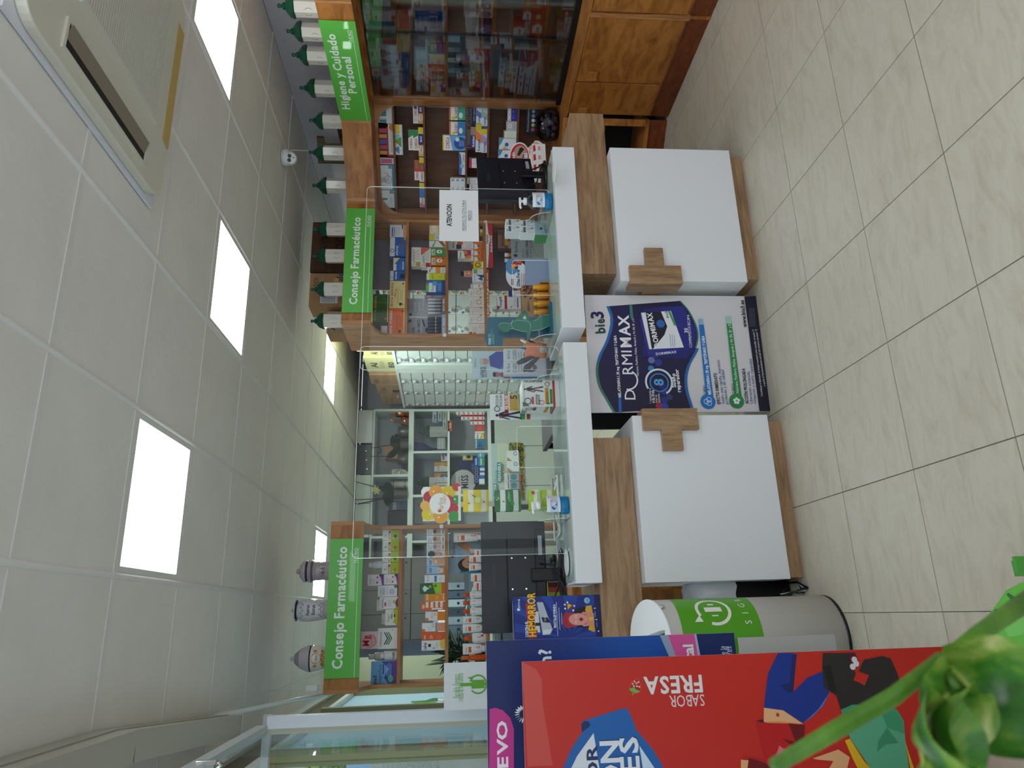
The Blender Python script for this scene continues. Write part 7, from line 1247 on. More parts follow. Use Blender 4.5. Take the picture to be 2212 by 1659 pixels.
paint(p, [P([(.0, 0), (.0, .0), (.35, .0)], 'ecedee')]+vs([R(.18, .42, 1, .53, 'c8302c'), T(.4, .475, .09, 'PER DOLORI', 'fff', 1, 'l', .56), R(.35, .56, 1, .82, 'd8ab3c'), P([(.0, .86), (1, .82), (1, 1), (0, 1)], '2f9a3f'), T(.98, .68, .2, '5', K, 1, 'r'), LN(.4, .6, .85, 4, .05, '7a5a1a', .008), T(.5, .2, .08, 'ARTICOLARI', K, 0, 'l', .46), T(.5, .31, .08, 'MUSCOLARI', K, 0, 'l', .46), RG(.42, .2, .11, .025, K), fig(.17, .52, .9, '1d1a3a'), E(.1, .3, .05, 'd8402c'), E(.24, .45, .03, 'd8402c'), R(0, 1.0, 1, 1.03, 'fff'), R(0, 1.04, 1, 1.14, '9a2a28')], .56), w_, h_, step=.0002); p.build('print', PRINT, o)
o.location = HP.w((a0+a1)/2, CTOP); tag(o, 'white header card with a second walking silhouette behind the display carton', 'card', KL.g)
# desk filling the gap between the counters, with a cup of pens and the mug offer card
gd = empty('grey_desk', (1.12, 3.78, 0), 0, 'dark grey desk in the gap between the two counters', 'desk'); DKG = mat('desk_grey', '53565c', .45)
bx('desk_top', -.20, .30, -.18, .35, .955, .98, DKG, gd); bx('modesty_panel', -.18, .28, -.10, -.08, .2, .955, mat('desk_black', '15171c', .5), gd)
for x in (-.18, .27): bx('leg', x-.015, x+.015, .28, .31, 0, .955, BLACK, gd)
ZE = Z(1020, 640, 8.295); CUPP = PY(3.66); a0, a1, z0, z1 = CUPP.rect(*ZE((955, 1320, 835, 1120))); r = (a1-a0)/2; h_ = z1-.9803; cp = empty('pen_cup')
m = MB(); m.lathe([(r*.8, 0, lin('e6e6e8')), (r*.84, .002, lin('e6e6e8')), (r*.86, h_*.13, lin('e6e6e8')), (r*.87, h_*.14, lin('e2763a')), (r, h_, lin('e2763a')), (r*.96, h_, lin('e2763a')), (r*.8, h_*.1, lin('4a2a1a'))], n=24); m.build('cup', PRINT, cp)
p = MB(); fn = lambda u, d, tt: (r*.95*math.sin((u-r)/r), -r*.99*math.cos((u-r)/r)-.001-tt, h_-d); paint(p, [LN(.3, .25, .8, 6, .08, 'f4d2ba', .02), R(.2, .55, .5, .85, 'efe6da'), R(.24, .6, .3, .8, 'e0b040'), R(.34, .62, .46, .8, 'dfe6e4')], 2*r, h_, fn=fn); p.build('print', PRINT, cp)
for i, (dx, dz, c, L_) in enumerate(((-.6, .9, '2a2c2e', .16), (-.9, .7, '343638', .15), (.5, .8, 'e9eaec', .13), (.2, 1, '2a3aa0', .12), (.75, .7, '17181a', .13), (.4, .9, '8ad43a', .11))):
    m = MB(); d = Vector((dx*.9, .1*i-.2, 1.2*dz)).normalized(); b = Vector((dx*r*.4, 0, h_*.3)); m.tube([b, b+d*L_*.8, b+d*L_], [.008, .009, .005] if i > 1 else [.006, .016, .01], 8, lin(c)); m.build('pen', GLOSS, cp)
cp.location = CUPP.w((a0+a1)/2, .9803); tag(cp, 'orange paper cup holding pens and scissors between the counters', 'cup')
MP = PY(3.86); a0, a1, z0, z1 = MP.rect(*ZE((0, 1500, 985, 1478))); w_, h_ = a1-a0, z1-.9803
o = MB().box(-w_/2, w_/2, 0, .004, 0, h_); o.c = [lin('b9cdd6')]*6; o = o.build('offer_card', PRINT); p = MB()
paint(p, vs([R(0, 0, 1, 1, 'bccfd8'), T(.42, .045, .035, 'farline', '4a5a7a', 0, 'l', .3), T(.05, .145, .04, 'LLÉVATE', '2a3a5a', 1, 'l', .38), T(.05, .18, .04, 'TU TAZA', '2a3a5a', 1, 'l', .38), R(.06, .2, .44, .225, '2a3a5a'), T(.08, .212, .025, 'DE REGALO', 'e9eef2', 1, 'l', .34), E(.62, .2, .12, 'c08e7c', .06), E(.62, .145, .13, 'b9b3b2', .03), E(.58, .2, .012, '3a2a2a'), E(.66, .2, .012, '3a2a2a'), P([(.35, .42), (.45, .28), (.8, .26), (.98, .38), (.98, .62), (.4, .62)], '22329a'), P([(.3, .55), (.42, .42), (.5, .6)], '2f6ab0'), E(.15, .38, .09, 'a8705e', .045), E(.15, .34, .09, '4a2a22', .025), P([(.02, .5), (.1, .42), (.2, .42), (.26, .55), (.02, .58)], '8a5a6a'), P([(0, .62), (.45, .58), (.7, .7), (.7, 1), (0, 1)], '1f7fd0'), R(.7, .7, 1, 1, '55606c')], .88), w_, h_, step=.0003); p.build('print', PRINT, o)
o.location = MP.w((a0+a1)/2, .9803); tag(o, 'pale blue offer card with a grey-haired man behind the pen cup', 'card', 'mug offer')
for i, (y0, y1, s) in enumerate(((940, 1160, 'nearer the wooden post'), (1165, 1395, 'nearer the silhouette display'))):
    q = PY(3.80); a0, a1, z0, z1 = q.rect(*ZE((568, 1180, y0, y1)))
    o = MB(); o.col = lin('dfe3ee'); o.box(-(a1-a0)/2, (a1-a0)/2, 0, .045, 0, z1-.9803); o = o.build('collagen_pack', PRINT); p = MB(); paint(p, [T(.5, .1, .09, 'farline', '5a6a8a', 0, 'c', .7), T(.5, .25, .1, 'COLAGENO', '3a4a6a', 0, 'c', .8), LN(.2, .35, .8, 2, .06, '7a8aa4', .015), E(.5, .62, .35, '2f7fc0', .16), E(.5, .62, .24, 'a03a4a' if i else '5a9ad0', .12), T(.5, .62, .1, '25%' if i else 'M', 'fff', 1, 'c', .3)], a1-a0, z1-.9803); p.build('print', PRINT, o); o.location = q.w((a0+a1)/2, .9803); tag(o, 'white and blue collagen pack on the desk, '+s, 'box', 'mug offer')
# teal gel display with green figure at the counter end
FP = PY(3.36)
def flatcut(rk, z, pts, col, name, t, th=.004, mt=PRINT, parent=None, o0=(0, 0)):
    q = [rk.sz(z.o[0]+x/z.o[2], z.o[1]+y/z.o[2], t) for x, y in pts]; q = [(a-o0[0], b-o0[1]) for a, b in q]
    ar = sum(q[i][0]*q[(i+1) % len(q)][1]-q[(i+1) % len(q)][0]*q[i][1] for i in range(len(q)))
    if ar < 0: q = q[::-1]
    m = MB(); m.col = lin(col); m.prism([(a, -t, b) for a, b in q], (0, -th, 0)); return m.build(name, mt, parent)
td = empty('gel_display'); o0 = (FP.sz(1200, 700)[0], CTOP); td.location = FP.w(o0[0], CTOP)
TL = '17647f'
zb_ = FP.sz(1200, 700)[1]
xb = lambda: [x for x in (0,)]
low = 1530
flatcut(FP, ZE, [(265, 385), (300, 372), (low, 372), (low, 742), (550, 742), (550, 880), (520, 908), (290, 908), (260, 880), (250, 820), (215, 760), (225, 690), (262, 645)], TL, 'back_card', 0, parent=td, o0=o0)
bx('tray', FP.sz(1195, 728)[0]-o0[0], FP.sz(1195, 662)[0]-o0[0], -.06, -.002, .0, .014, mat('teal_card', TL, .5), td)
fg = flatcut(FP, ZE, [(470, 520), (520, 480), (600, 478), (660, 492), (690, 490), (730, 430), (800, 380), (870, 310), (930, 250), (960, 255), (1000, 330), (1020, 400), (1025, 430), (1100, 440), (1160, 420), (1190, 375), (1280, 345), (1420, 325), (1440, 420), (1420, 500), (1330, 560), (1280, 590), (1200, 610), (1060, 620), (1030, 720), (1000, 830), (975, 800), (980, 640), (880, 630), (780, 600), (720, 580), (690, 590), (640, 640), (560, 640), (500, 600), (470, 560)], '2a7c66', 'figure', .05, .003, parent=td, o0=o0)
flatcut(FP, ZE, [(900, 390), (950, 340), (975, 410), (940, 415)], 'cfe0d8', 'arm_gap', .0506, .0003, parent=fg, o0=o0)
for L_ in ([(470, 520), (520, 480), (600, 478), (660, 492), (690, 490), (730, 430)], [(690, 590), (720, 580), (780, 600), (880, 630), (975, 640)], [(720, 430), (700, 520), (740, 580)], [(720, 470), (800, 430), (1000, 450), (1050, 520), (1040, 600)], [(1060, 620), (1200, 610), (1330, 560), (1420, 500)], [(1100, 440), (1160, 420), (1190, 375), (1280, 345), (1420, 325)]):
    m = MB(); m.tube([(FP.sz(ZE.o[0]+x/ZE.o[2], ZE.o[1]+y/ZE.o[2], .052)[0]-o0[0], -.0537, FP.sz(ZE.o[0]+x/ZE.o[2], ZE.o[1]+y/ZE.o[2], .052)[1]-o0[1]) for x, y in L_], .0011, 4); m.build('outline', mat('pale_mint', 'bfe0d2', .5), fg)
aa, zz_ = FP.sz(1020+310/8.295, 640+860/8.295); p = MB(); hh = .02
def tx(x, y, s, h, c, b, w): a, z = FP.sz(1020+x/8.295, 640+y/8.295); paint(p, [T(0, .5, 1, s, c, b, 'l', w)], .1, h, x0=a-o0[0], z1=z-o0[1]+h/2, y=-.0005)
tx(312, 865, 'FISIO', .012, 'e9f2f2', 1, .33); tx(312, 790, 'ACTIV', .011, 'cfe6ea', 0, .36); tx(352, 860, 'CANNABIDIOL', .0105, '3fc0b4', 0, .9); tx(382, 855, 'KITNESTA', .005, 'cfe6ea', 0, .5); tx(1200, 700, 'KIRNESTA', .008, 'cfe6ea', 1, .4); p.build('print', PRINT, td)
tag(td, 'teal gel display with a green running figure at the counter end', 'display', KR.g)
# oval gel display, amber bottles, needle boxes, grey card
ov = empty('gel_show_stand'); OP = PY(3.42); a0, a1, z0, z1 = OP.rect(*CB((1000, 1252, 642, 1000))); w_, h_ = a1-a0, z1-z0; oc = (a0+a1)/2
m = MB(); n = 24; m.col = lin('c9dcec'); m.prism([(w_/2*math.cos(6.283*i/n), 0, z1-CTOP-h_*.55+h_*.55*math.sin(6.283*i/n)) for i in range(n)], (0, -.004, 0)); m.build('oval_card', PRINT, ov); p = MB()
paint(p, [E(.5, .55, .5, 'dfe6ee', .55), E(.8, .3, .3, '4a90c8', .3), E(.82, .42, .14, 'e0842c', .16), E(.82, .42, .07, 'f4c060', .08), P([(.9, .2), (1, .4), (.95, .8), (.86, .75)], 'c8283a'), P([(.68, .5), (.8, .4), (.8, .62)], '22306a'), T(.06, .58, .16, 'Olfen Forte', '17202e', 1, 'l', .62), LN(.08, .74, .6, 3, .08, 'b34a5a', .02), R(.1, .25, .34, .35, 'c8303a')], w_, h_*1.1, z1=z1-CTOP, y=-.0005, step=.0002); p.build('print', PRINT, ov)
b0_, b1_, y0_, y1_ = OP.rect(*CB((1258, 1440, 602, 960)), .05); m = MB(); m.col = lin('8f9cb8'); m.box(b0_-oc, b1_-oc, -.05, -.047, 0, y1_-CTOP); m.box(b0_-oc, b1_-oc, -.047, .02, 0, .004); m.build('holder', PRINT, ov)
ov.location = OP.w(oc, CTOP); tag(ov, 'pale blue show stand with an oval gel card', 'display', KR.g)
for i in range(2):
    w_ = (b1_-b0_)*.62; bz = y1_-CTOP; zz0 = .012+.036*(1-i); o = MB(); o.col = lin('f0eff0'); o.box(-w_/2, w_/2, 0, .04, 0, .034); o = o.build('gel_box', PRINT); p = MB(); paint(p, [T(.05, .45, .4, 'Olfen Forte', K, 1, 'l', .5), P([(.6, 0), (.78, 0), (.92, 1), (.74, 1)], 'd8402c'), P([(.7, 0), (.76, 0), (.9, 1), (.84, 1)], 'f0b040'), R(0, .8, .5, .9, '99a')], w_, .034); p.build('print', PRINT, o); o.location = OP.w((b0_+b1_)/2+.012, CTOP+(.0045 if i == 1 else .039), .045); tag(o, 'small white gel box with a red flash, %s on the show stand' % ('upper' if i == 0 else 'lower'), 'box', KR.g)
ab = empty('amber_bottle_display'); BPp = PY(3.34); a0, a1, z0, z1 = BPp.rect(*CB((1225, 1560, 912, 1350))); w_, h_ = a1-a0, z1-CTOP; WD = lin('a9825e')
m = MB(); m.col = WD; m.box(-w_/2, w_/2, .045, .05, 0, h_); m.box(-w_/2, w_/2, 0, .045, 0, .006); m.box(-w_/2, -w_/2+.003, 0, .045, .006, h_*.35); m.box(w_/2-.003, w_/2, 0, .045, .006, h_*.35); m.build('tray', PRINT, ab)
p = MB(); rg = random.Random(3); paint(p, [[P([(u, v), (u+.05, v+.03), (u+.1, v+.12), (u+.03, v+.08)], rg.choice(('5a2c1c', '7a3c24', '4a2416'))) for u, v in [(rg.random()*.4+.55, rg.random()*.3) for _ in range(26)]], T(.2, .22, .08, 'ARGANIA', '6a2c1c', 0, 'l', .3), RG(.12, .14, .04, .015, 'c8402c')], w_, h_, y=.0445); p.build('print', PRINT, ab)
for i in range(4): m = MB(); x = -w_*.38+w_*.76*i/3; rr = w_*.1; m.lathe([(rr, .0065, lin('d98a12')), (rr, h_*.42, lin('e2a012')), (rr*.6, h_*.48, lin('e2a012')), (rr*.6, h_*.5, lin('e8b41c')), (rr*.62, h_*.6, lin('e8b41c'))], c=(x, .021, 0), n=14); m.build('oil_bottle', GLOSS, ab)
ab.location = BPp.w((a0+a1)/2, CTOP); tag(ab, 'brown tray of amber oil bottles on the counter beside the teal display', 'display', KR.g)
ZN = Z(1080, 400, 9.22); NP = Rack(PY(3.34), (CTOP,), 'needle boxes on the counter')
o = carton(NP, ZN, (695, 1000, 715, 990), 'a9c6d4', [E(.45, .5, .1, '2f6a44'), T(.12, .84, .13, 'MARTIDERM', '4a5a5a', 1, 'l', .7), LN(.3, .2, .8, 2, .06, '6a8a96', .012), R(.1, .66, .9, .68, '5a7a7a')], 'pale blue box with a dark green dot under the white needle boxes', dep=.09, name='ampoule_box', side='3f8f4a')
zt = NP.b[-1][3]
nd = [T(.1, .1, .1, 'BD', K, 1), R(.15, .2, .85, .36, '25262e'), T(.2, .28, .09, 'AGUJAS', 'b9bcc8', 0, 'l', .6), LN(.2, .45, .8, 3, .07, '99a', .015), P([(.1, .52), (.14, .52), (.14, .95), (.1, .95)], 'd8843a'), P([(.45, .72), (.62, .66), (.75, .8), (.58, .9)], '22264a'), T(.6, .79, .12, 'F', 'fff', 1, 'c')]
nd = [R(.12, .2, .9, .36, '25262e'), T(.2, .28, .1, 'AGUJAS', 'b9bcc8', 0, 'l', .6), T(.12, .1, .08, 'BD', K, 1), LN(.3, .48, .85, 3, .07, '99a', .015), P([(.1, .5), (.14, .5), (.2, .96), (.16, .96)], 'd8843a'), P([(.55, .76), (.75, .68), (.9, .84), (.7, .93)], '22264a'), T(.73, .81, .12, 'F', 'fff', 1, 'c')]
for r, s in (((410, 694, 826, 955), 'lower row, nearer the grey card'), ((410, 694, 700, 824), 'lower row, nearer the gel bottle'), ((115, 408, 808, 930), 'upper row, nearer the grey card'), ((115, 408, 678, 804), 'upper row, nearer the gel bottle')): carton(NP, ZN, r, 'eef0f4', nd, 'white needle box, '+s, dep=.075, name='needle_box')
GP = PY(3.62); a0, a1, z0, z1 = GP.rect(*CB((1070, 1600, 300, 632))); w_, h_ = a1-a0, z1-z0
gdk = empty('side_table', (1.93, 3.80, 0), 0, 'grey side table behind the counter near the glass cabinet', 'table'); bx('table_top', -.45, .55, -.22, .3, .93, .95, mat('table_grey'), gdk)
for x in (-.42, .52): bx('leg', x-.015, x+.015, .24, .27, 0, .93, ALU, gdk)
h_ = z1-.9503; o = MB().box(-w_/2, w_/2, 0, .004, 0, h_); o.c = [lin('a9aca8')]*6; o = o.build('hydration_card', PRINT); p = MB(); paint(p, vs([P([(.12, .12), (.22, .06), (.26, .18), (.16, .24)], '2a3a7a'), T(.3, .17, .14, 'farline', '3f4a6a', 0, 'l', .45), T(.1, .43, .09, 'HIDRATA', '5a5f66', 0, 'l', .34), T(.1, .57, .09, 'CUERPO Y MANOS', '3a3f48', 1, 'l', .8), T(.1, .7, .09, 'EN UN SOLO GESTO', '5a5f66', 0, 'l', .86), RG(.6, 1.4, .62, .01, '4a4f52', 40, 140)], .7), w_, h_); p.build('print', PRINT, o); o.location = GP.w((a0+a1)/2, .9503); tag(o, 'grey hydration card with thin lettering behind the needle boxes', 'card', KR.g)
# foot plaster display at the far end of the counter
FT_ = PY(3.62); ft = empty('foot_care_display'); a0, a1, z0, z1 = FT_.rect(*RD((1390, 1800, 575, 985))); oc = (a0+a1)/2; w_ = a1-a0; h_ = z1-.9503
m = MB(); m.col = lin('eceaea'); m.box(-w_/2, w_/2, 0, .09, 0, h_); m.build('carton', PRINT, ft); p = MB(); ga = [R(.02, .02, .98, .98, 'f0efee'), R(.0, .0, 1, .03, 'c8283a'), [[P([(u, .12), (u+.2, .1), (u+.24, .3), (u+.04, .34)], 'c8283a'), R(u, .45, u+.24, .82, 'f6f4f4'), R(u+.05, .55, u+.19, .78, 'e29a9a')] for u in (.08, .42, .72)], LN(.1, .88, .9, 1, .1, '99a')]; paint(p, vs(ga, .8), w_, h_); p.build('print', PRINT, ft); m = MB(); m.col = lin('b81f2c'); m.box(w_/2+.0003, w_/2+.0012, 0, .09, 0, h_); m.build('red_side', PRINT, ft)
ft.location = FT_.w(oc, .9503); tag(ft, 'white and red foot care display box behind the slanted monitor', 'display', KR.g)
fc_ = empty('foot_shaped_card'); q = [FT_.sz(*(RD.o[0]+x/RD.o[2], RD.o[1]+y/RD.o[2]), -.02) for x, y in ((1420, 760), (1378, 700), (1386, 600), (1385, 520), (1420, 470), (1450, 400), (1500, 402), (1560, 450), (1570, 520), (1540, 570), (1440, 575), (1430, 600))]
cz = h_+.9503
ell = [(1235+148*math.cos(6.283*i/28), 640+220*math.sin(6.283*i/28)) for i in range(28)]
OV = FT_; oq = OV.sz(RD.o[0]+1500/RD.o[2], RD.o[1]+640/RD.o[2], -.02)
flatcut(FT_, RD, ell, 'f2efee', 'oval', -.0, .004, parent=fc_, o0=(oq[0], 0)); flatcut(FT_, RD, [(1235+132*math.cos(6.283*i/28), 640+200*math.sin(6.283*i/28)) for i in range(28)], 'c4262f', 'red_ring', .0008, .0008, parent=fc_, o0=(oq[0], 0)); flatcut(FT_, RD, [(1245+108*math.cos(6.283*i/28), 630+165*math.sin(6.283*i/28)) for i in range(28)], 'b9958a', 'picture', .0014, .0006, parent=fc_, o0=(oq[0], 0))
flatcut(FT_, RD, [(1110, 560), (1170, 580), (1190, 680), (1180, 780), (1125, 790)], 'c4262f', 'title_patch', .0019, .0005, parent=fc_, o0=(oq[0], 0)); flatcut(FT_, RD, [(1200, 600), (1235, 500), (1265, 490), (1300, 520), (1265, 560), (1230, 610)], '2a1c1a', 'shoe_picture', .0019, .0005, parent=fc_, o0=(oq[0], 0)); flatcut(FT_, RD, [(1190, 740), (1260, 660), (1300, 560), (1340, 600), (1330, 720), (1260, 790)], '5a4038', 'leg_picture', .002, .0005, parent=fc_, o0=(oq[0], 0))
flatcut(FT_, RD, [(1350, 500), (1420, 440), (1450, 398), (1500, 402), (1556, 440), (1572, 500), (1560, 555), (1500, 575), (1400, 575), (1390, 560)], 'f2efee', 'foot', -.0, .004, parent=fc_, o0=(oq[0], 0)); flatcut(FT_, RD, [(1370, 500), (1430, 440), (1455, 415), (1495, 425), (1545, 480), (1540, 520), (1500, 500), (1440, 490), (1380, 530)], 'd9a088', 'foot_picture', .0008, .0006, parent=fc_, o0=(oq[0], 0))
for x, y in ((1410, 462), (1535, 490), (1530, 540)): flatcut(FT_, RD, [(x+14*math.cos(6.283*i/10), y+14*math.sin(6.283*i/10)) for i in range(10)], 'c4262f', 'red_spot', .0016, .0006, parent=fc_, o0=(oq[0], 0))
p = MB(); a, z = FT_.sz(930+1150/6.32, 220+745/6.32); paint(p, [T(0, .5, 1, 'aposán', 'f4f0f0', 1, 'l', 1)], .095, .02, x0=a-oq[0], z1=z+.01, y=-.0028); a, z = FT_.sz(930+1310/6.32, 220+690/6.32); paint(p, [T(0, .5, 1, 'pies', 'f4f0f0', 1, 'l', 1)], .06, .03, x0=a-oq[0], z1=z+.015, y=-.0028); p.build('lettering', PRINT, fc_)
m = MB(); m.col = lin('eceaea'); m.box(-.1, .1, .0045, .006, .9503, 1.25); None
fc_.location = FT_.w(oq[0], 0, -.092); tag(fc_, 'white and red card shaped like a foot with an oval, above the foot care box', 'card', KR.g)
# small things on the window counter
WCt = Rack(PY(3.3), (CTOP,), 'small things on the counter near the window')
def onc(x, y, z=CTOP): return onz(x, y, z)
ms = empty('computer_mouse', onc(1200, 1213), .4, 'black computer mouse on the glass behind the monitor stand', 'mouse', WCt.g); m = MB(); m.smooth = True; m.lathe([(.001, 0), (.03, .002), (.032, .012), (.024, .026), (.01, .033)], n=20, sy=1.6); m.build('shell', BLACK, ms)
for (c, w_, d_, rz, col, art, lab, nm) in (((1222, 1160), .16, .05, .1, 'aebfd0', [LN(.05, .2, .95, 4, .2, '94a6ba', .03)], 'pale blue folded face masks lying on the glass', 'face_masks'), ((1206, 1185), .12, .08, .2, 'e6eaee', [P([(.1, .6), (.6, .9), (.8, .7), (.3, .3)], '5a7ab0'), T(.5, .25, .2, 'farma', '445', 0, 'l', .4)], 'white leaflet with a blue picture behind the mouse', 'leaflet')):
    m = MB(); m.col = lin(col); m.box(-w_/2, w_/2, -d_/2, d_/2, 0, .002); o = m.build(nm, PRINT); p = MB(); paint(p, art, w_, d_, fn=lambda u, v, tt: (u-w_/2, d_/2-v, .0023+tt)); p.build('print', PRINT, o); o.location = onc(*c)+Vector((0, 0, .0003)); o.rotation_euler.z = rz; tag(o, lab, 'paper', WCt.g)
dish = MB(); dish.smooth = True; dish.lathe([(.03, 0), (.055, .004), (.06, .008), (.054, .009), (.03, .004)], n=24); o = dish.build('white_dish', mat('white_plastic', 'f2f4f6', .3)); o.location = onc(1227, 1215)+Vector((0, 0, .0003)); tag(o, 'flat white dish at the counter edge by the monitor cables', 'dish', WCt.g)
o = MB(); o.lathe([(.045, 0), (.055, .004), (.05, .006)], n=24); o = o.build('white_dish', mat('white_plastic')); o.location = (onc(1186+14, 366)+Vector((0, .02, .0003))); tag(o, 'flat white dish under the slanted monitor cables', 'dish', KR.g)
# blue display box on the oak ledge
BX = PY(3.145); a0, a1, z0, z1 = BX.rect(1112, 1288, 1287, 1420); w_, h_ = a1-a0, z1-.8885; dd = .12
db = empty('haemorrhoid_display'); m = MB(); m.col = lin('1a2f86'); m.box(-w_/2, w_/2, 0, dd, 0, h_); m.build('carton', PRINT, db); p = MB()
u0 = 1-1.0*(1420-1287)/(1420-1287)
U = lambda y: (1420-(1260+y/7.373))/(1420-1287); V = lambda x: ((1040+x/7.373)-1112)/(1288-1112)
star = [P([(.3, .62), (.3+math.cos(t)*1.4, .62+math.sin(t)*1.1), (.3+math.cos(t+.11)*1.4, .62+math.sin(t+.11)*1.1)], '22409c') for t in [i*.24 for i in range(27)]]
star = [a for a in star]
clip01 = lambda a: ('p', [(min(1, max(0, u)), min(1, max(0, v))) for u, v in a[1]], a[2])
bl = [R(0, .0, 1, 1, '172a7e'), [clip01(s) for s in star], R(0, V(1740), 1, 1, '17195a'), T(U(430), V(595), .035, 'esma', 'e6ecf4', 0, 'l', .2), E(U(405), V(590), .022, 'e6ecf4'),
   P([(U(870), V(735)), (U(310), V(700)), (U(300), V(815)), (U(860), V(850))], 'b8322a'), T(U(848), V(705), .032, 'CONTRA EL', 'f2f4f6', 1, 'l', .26), T(U(852), V(790), .092, 'HEMORROR', '8a1c14', 1, 'l', .72), T(U(848), V(786), .09, 'HEMORROR', 'f2c81c', 1, 'l', .72),
   P([(U(296), V(870)), (U(296), V(960)), (U(500), V(1020)), (U(740), V(1090)), (U(820), V(1050)), (U(822), V(940)), (U(500), V(900))], 'b4bcc8'), P([(U(540), V(930)), (U(545), V(1025)), (U(632), V(1062)), (U(620), V(950))], '1a1f3a'), P([(U(740), V(945)), (U(735), V(1085)), (U(800), V(1050)), (U(822), V(945))], 'd6dae2'), P([(U(440), V(850)), (U(450), V(890)), (U(780), V(905)), (U(780), V(870)), (U(640), V(825))], 'cfd3da'), P([(U(625), V(835)), (U(625), V(915)), (U(675), V(925)), (U(675), V(830))], '1a1f3a'), T(U(600), V(985), .02, 'PROCTO', 'cfd3da', 0, 'l', .1),
   T(U(715), V(1130), .03, 'PROCTALGIF POMADA', 'f2f4f6', 1, 'l', .38), [R(U(840-90*i), V(1160+35*i), U(300+90*i), V(1167+35*i), 'c3cbe6') for i in range(3)],
   E(U(290), V(1628), .05, '8fc0d8'), T(U(290), V(1628), .03, 'ok', '4a8ab0', 1, 'c'), P([(U(320), V(1360)), (U(340), V(1420)), (U(420), V(1410)), (U(440), V(1350)), (U(380), V(1330))], '6a2c5a'), P([(U(330), V(1330)), (U(360), V(1400)), (U(430), V(1330))], 'e0b01c'), [E(U(y), V(x), .016, 'eef2f6') for x, y in ((1330, 312), (1290, 347), (1292, 412), (1430, 372), (1412, 445))],
   # a woman in yellow, hands at her cheeks
   E(U(560), V(1560), .17, '17121a', .12), P([(U(440), V(1700)), (U(370), V(1690)), (U(380), V(1610)), (U(450), V(1590)), (U(540), V(1640)), (U(680), V(1650)), (U(760), V(1620)), (U(800), V(1700)), (U(795), V(1725))], 'd9a21c'), R(U(660), V(1560), U(520), V(1720), 'd88a7c'), E(U(600), V(1320), .135, 'a3283a', .06), E(U(600), V(1400), .12, 'b02c3c', .07), E(U(590), V(1480), .1, 'e0958a', .11), P([(U(500), V(1520)), (U(540), V(1720)), (U(500), V(1720)), (U(470), V(1560))], 'd88a7c'), P([(U(680), V(1520)), (U(640), V(1720)), (U(690), V(1720)), (U(710), V(1560))], 'd88a7c'), E(U(545), V(1448), .022, 'f0ece6', .012), E(U(635), V(1448), .022, 'f0ece6', .012), E(U(545), V(1448), .01, '2a3a3a'), E(U(635), V(1448), .01, '2a3a3a'), E(U(592), V(1525), .028, '7a1c24', .022), R(U(620), V(1640), U(560), V(1710), 'e6b82c'),
   [P([(U(y-12), V(x+14)), (U(y+12), V(x+14)), (U(y), V(x-16))], 'eef2f6') for x, y in ((1735, 420), (1748, 605), (1770, 790))], R(U(720), V(1752), U(640), V(1756), 'cfd6e6'), R(U(560), V(1738), U(470), V(1742), 'cfd6e6')]
bl = flat(bl)
def inface(s):
    if s[0] == 'p': return clip01(s)
    return s
paint(p, [inface(s) for s in bl], w_, h_, step=.00006); p.build('print', PRINT, db)
p = MB(); paint(p, [R(.05, .2, .9, .3, 'd8c81c'), R(.1, .4, .95, .46, 'cfd6e6'), R(.0, .7, .25, .95, 'c8788a')], w_, dd, fn=lambda u, v, tt: (u-w_/2, dd-v, h_+.0004+tt)); p.build('top_print', PRINT, db)
db.location = BX.w((a0+a1)/2, .8885); tag(db, 'dark blue display carton with yellow lettering and a red-haired woman on the oak ledge', 'display')
for (dx, dy, w_, d_, z0, h_, col, lab) in ((.15, .2, .2, .14, .8885, .09, 'dfe2e8', 'white flat carton behind the blue display carton'),):
    pass
q = Rack(PY(3.48), (.8885,), 'papers behind the blue display'); carton(q, ONE, (1184, 1226, 1258, 1300), 'c3d82c', [R(.5, 0, .75, 1, 'd8503a'), R(.75, 0, 1, 1, '8a2a1c')], 'lime and red leaflet carton behind the monitor foot', dep=.03, name='leaflet_carton')
# ================================================================ posters, bin, plant
class Board:
    """flat board on a vertical plane, art given in picture pixels of one zoom"""
    def __init__(s, pl, rect, t=0): s.pl = pl; s.t = t; s.a0, s.a1, s.z0, s.z1 = rect; s.w = s.a1-s.a0; s.h = s.z1-s.z0
    def uv(s, x, y): a, z = s.pl.sz(x, y, s.t); return (a-s.a0)/s.w, (s.z1-z)/s.h
    def make(s, name, m, art, th, label, cat, tilt=0, step=.0001):
        o = MB(); o.box(-s.w/2, s.w/2, 0, th, 0, s.h); o = o.build(name, m); p = MB(); paint(p, art, s.w, s.h, step=step); p.build('print', PRINT, o)
        o.location = s.pl.w((s.a0+s.a1)/2, s.z0, s.t); o.rotation_euler.z = s.pl.rz; return tag(o, label, cat)
# ---- blue night poster between the counters
sP = (lambda A, B: Plane(B, (A[0]-B[0], A[1]-B[1])))((1.468, 3.151), (.886, 3.176))
a0, z0 = sP.sz(1664, 889); a1, z1 = sP.sz(1633, 640); zt = (sP.sz(1263, 665)[1]+sP.sz(1278, 896)[1])/2
bd_ = Board(sP, (a0, a1, .001, zt)); ZP = lambda x, y: bd_.uv(1250+x/5.027, 630+y/5.027)
PT = lambda *q: [ZP(*a) for a in q]
def curve(pts, n=6):
    """smooth polyline through the points"""
    out = []; q = [pts[0]]+list(pts)+[pts[-1]]
    for i in range(1, len(q)-2):
        for k in range(n):
            t = k/n; out.append(tuple(.5*((2*q[i][d])+(-q[i-1][d]+q[i+1][d])*t+(2*q[i-1][d]-5*q[i][d]+4*q[i+1][d]-q[i+2][d])*t*t+(-q[i-1][d]+3*q[i][d]-3*q[i+1][d]+q[i+2][d])*t**3) for d in (0, 1)))
    return out+[pts[-1]]
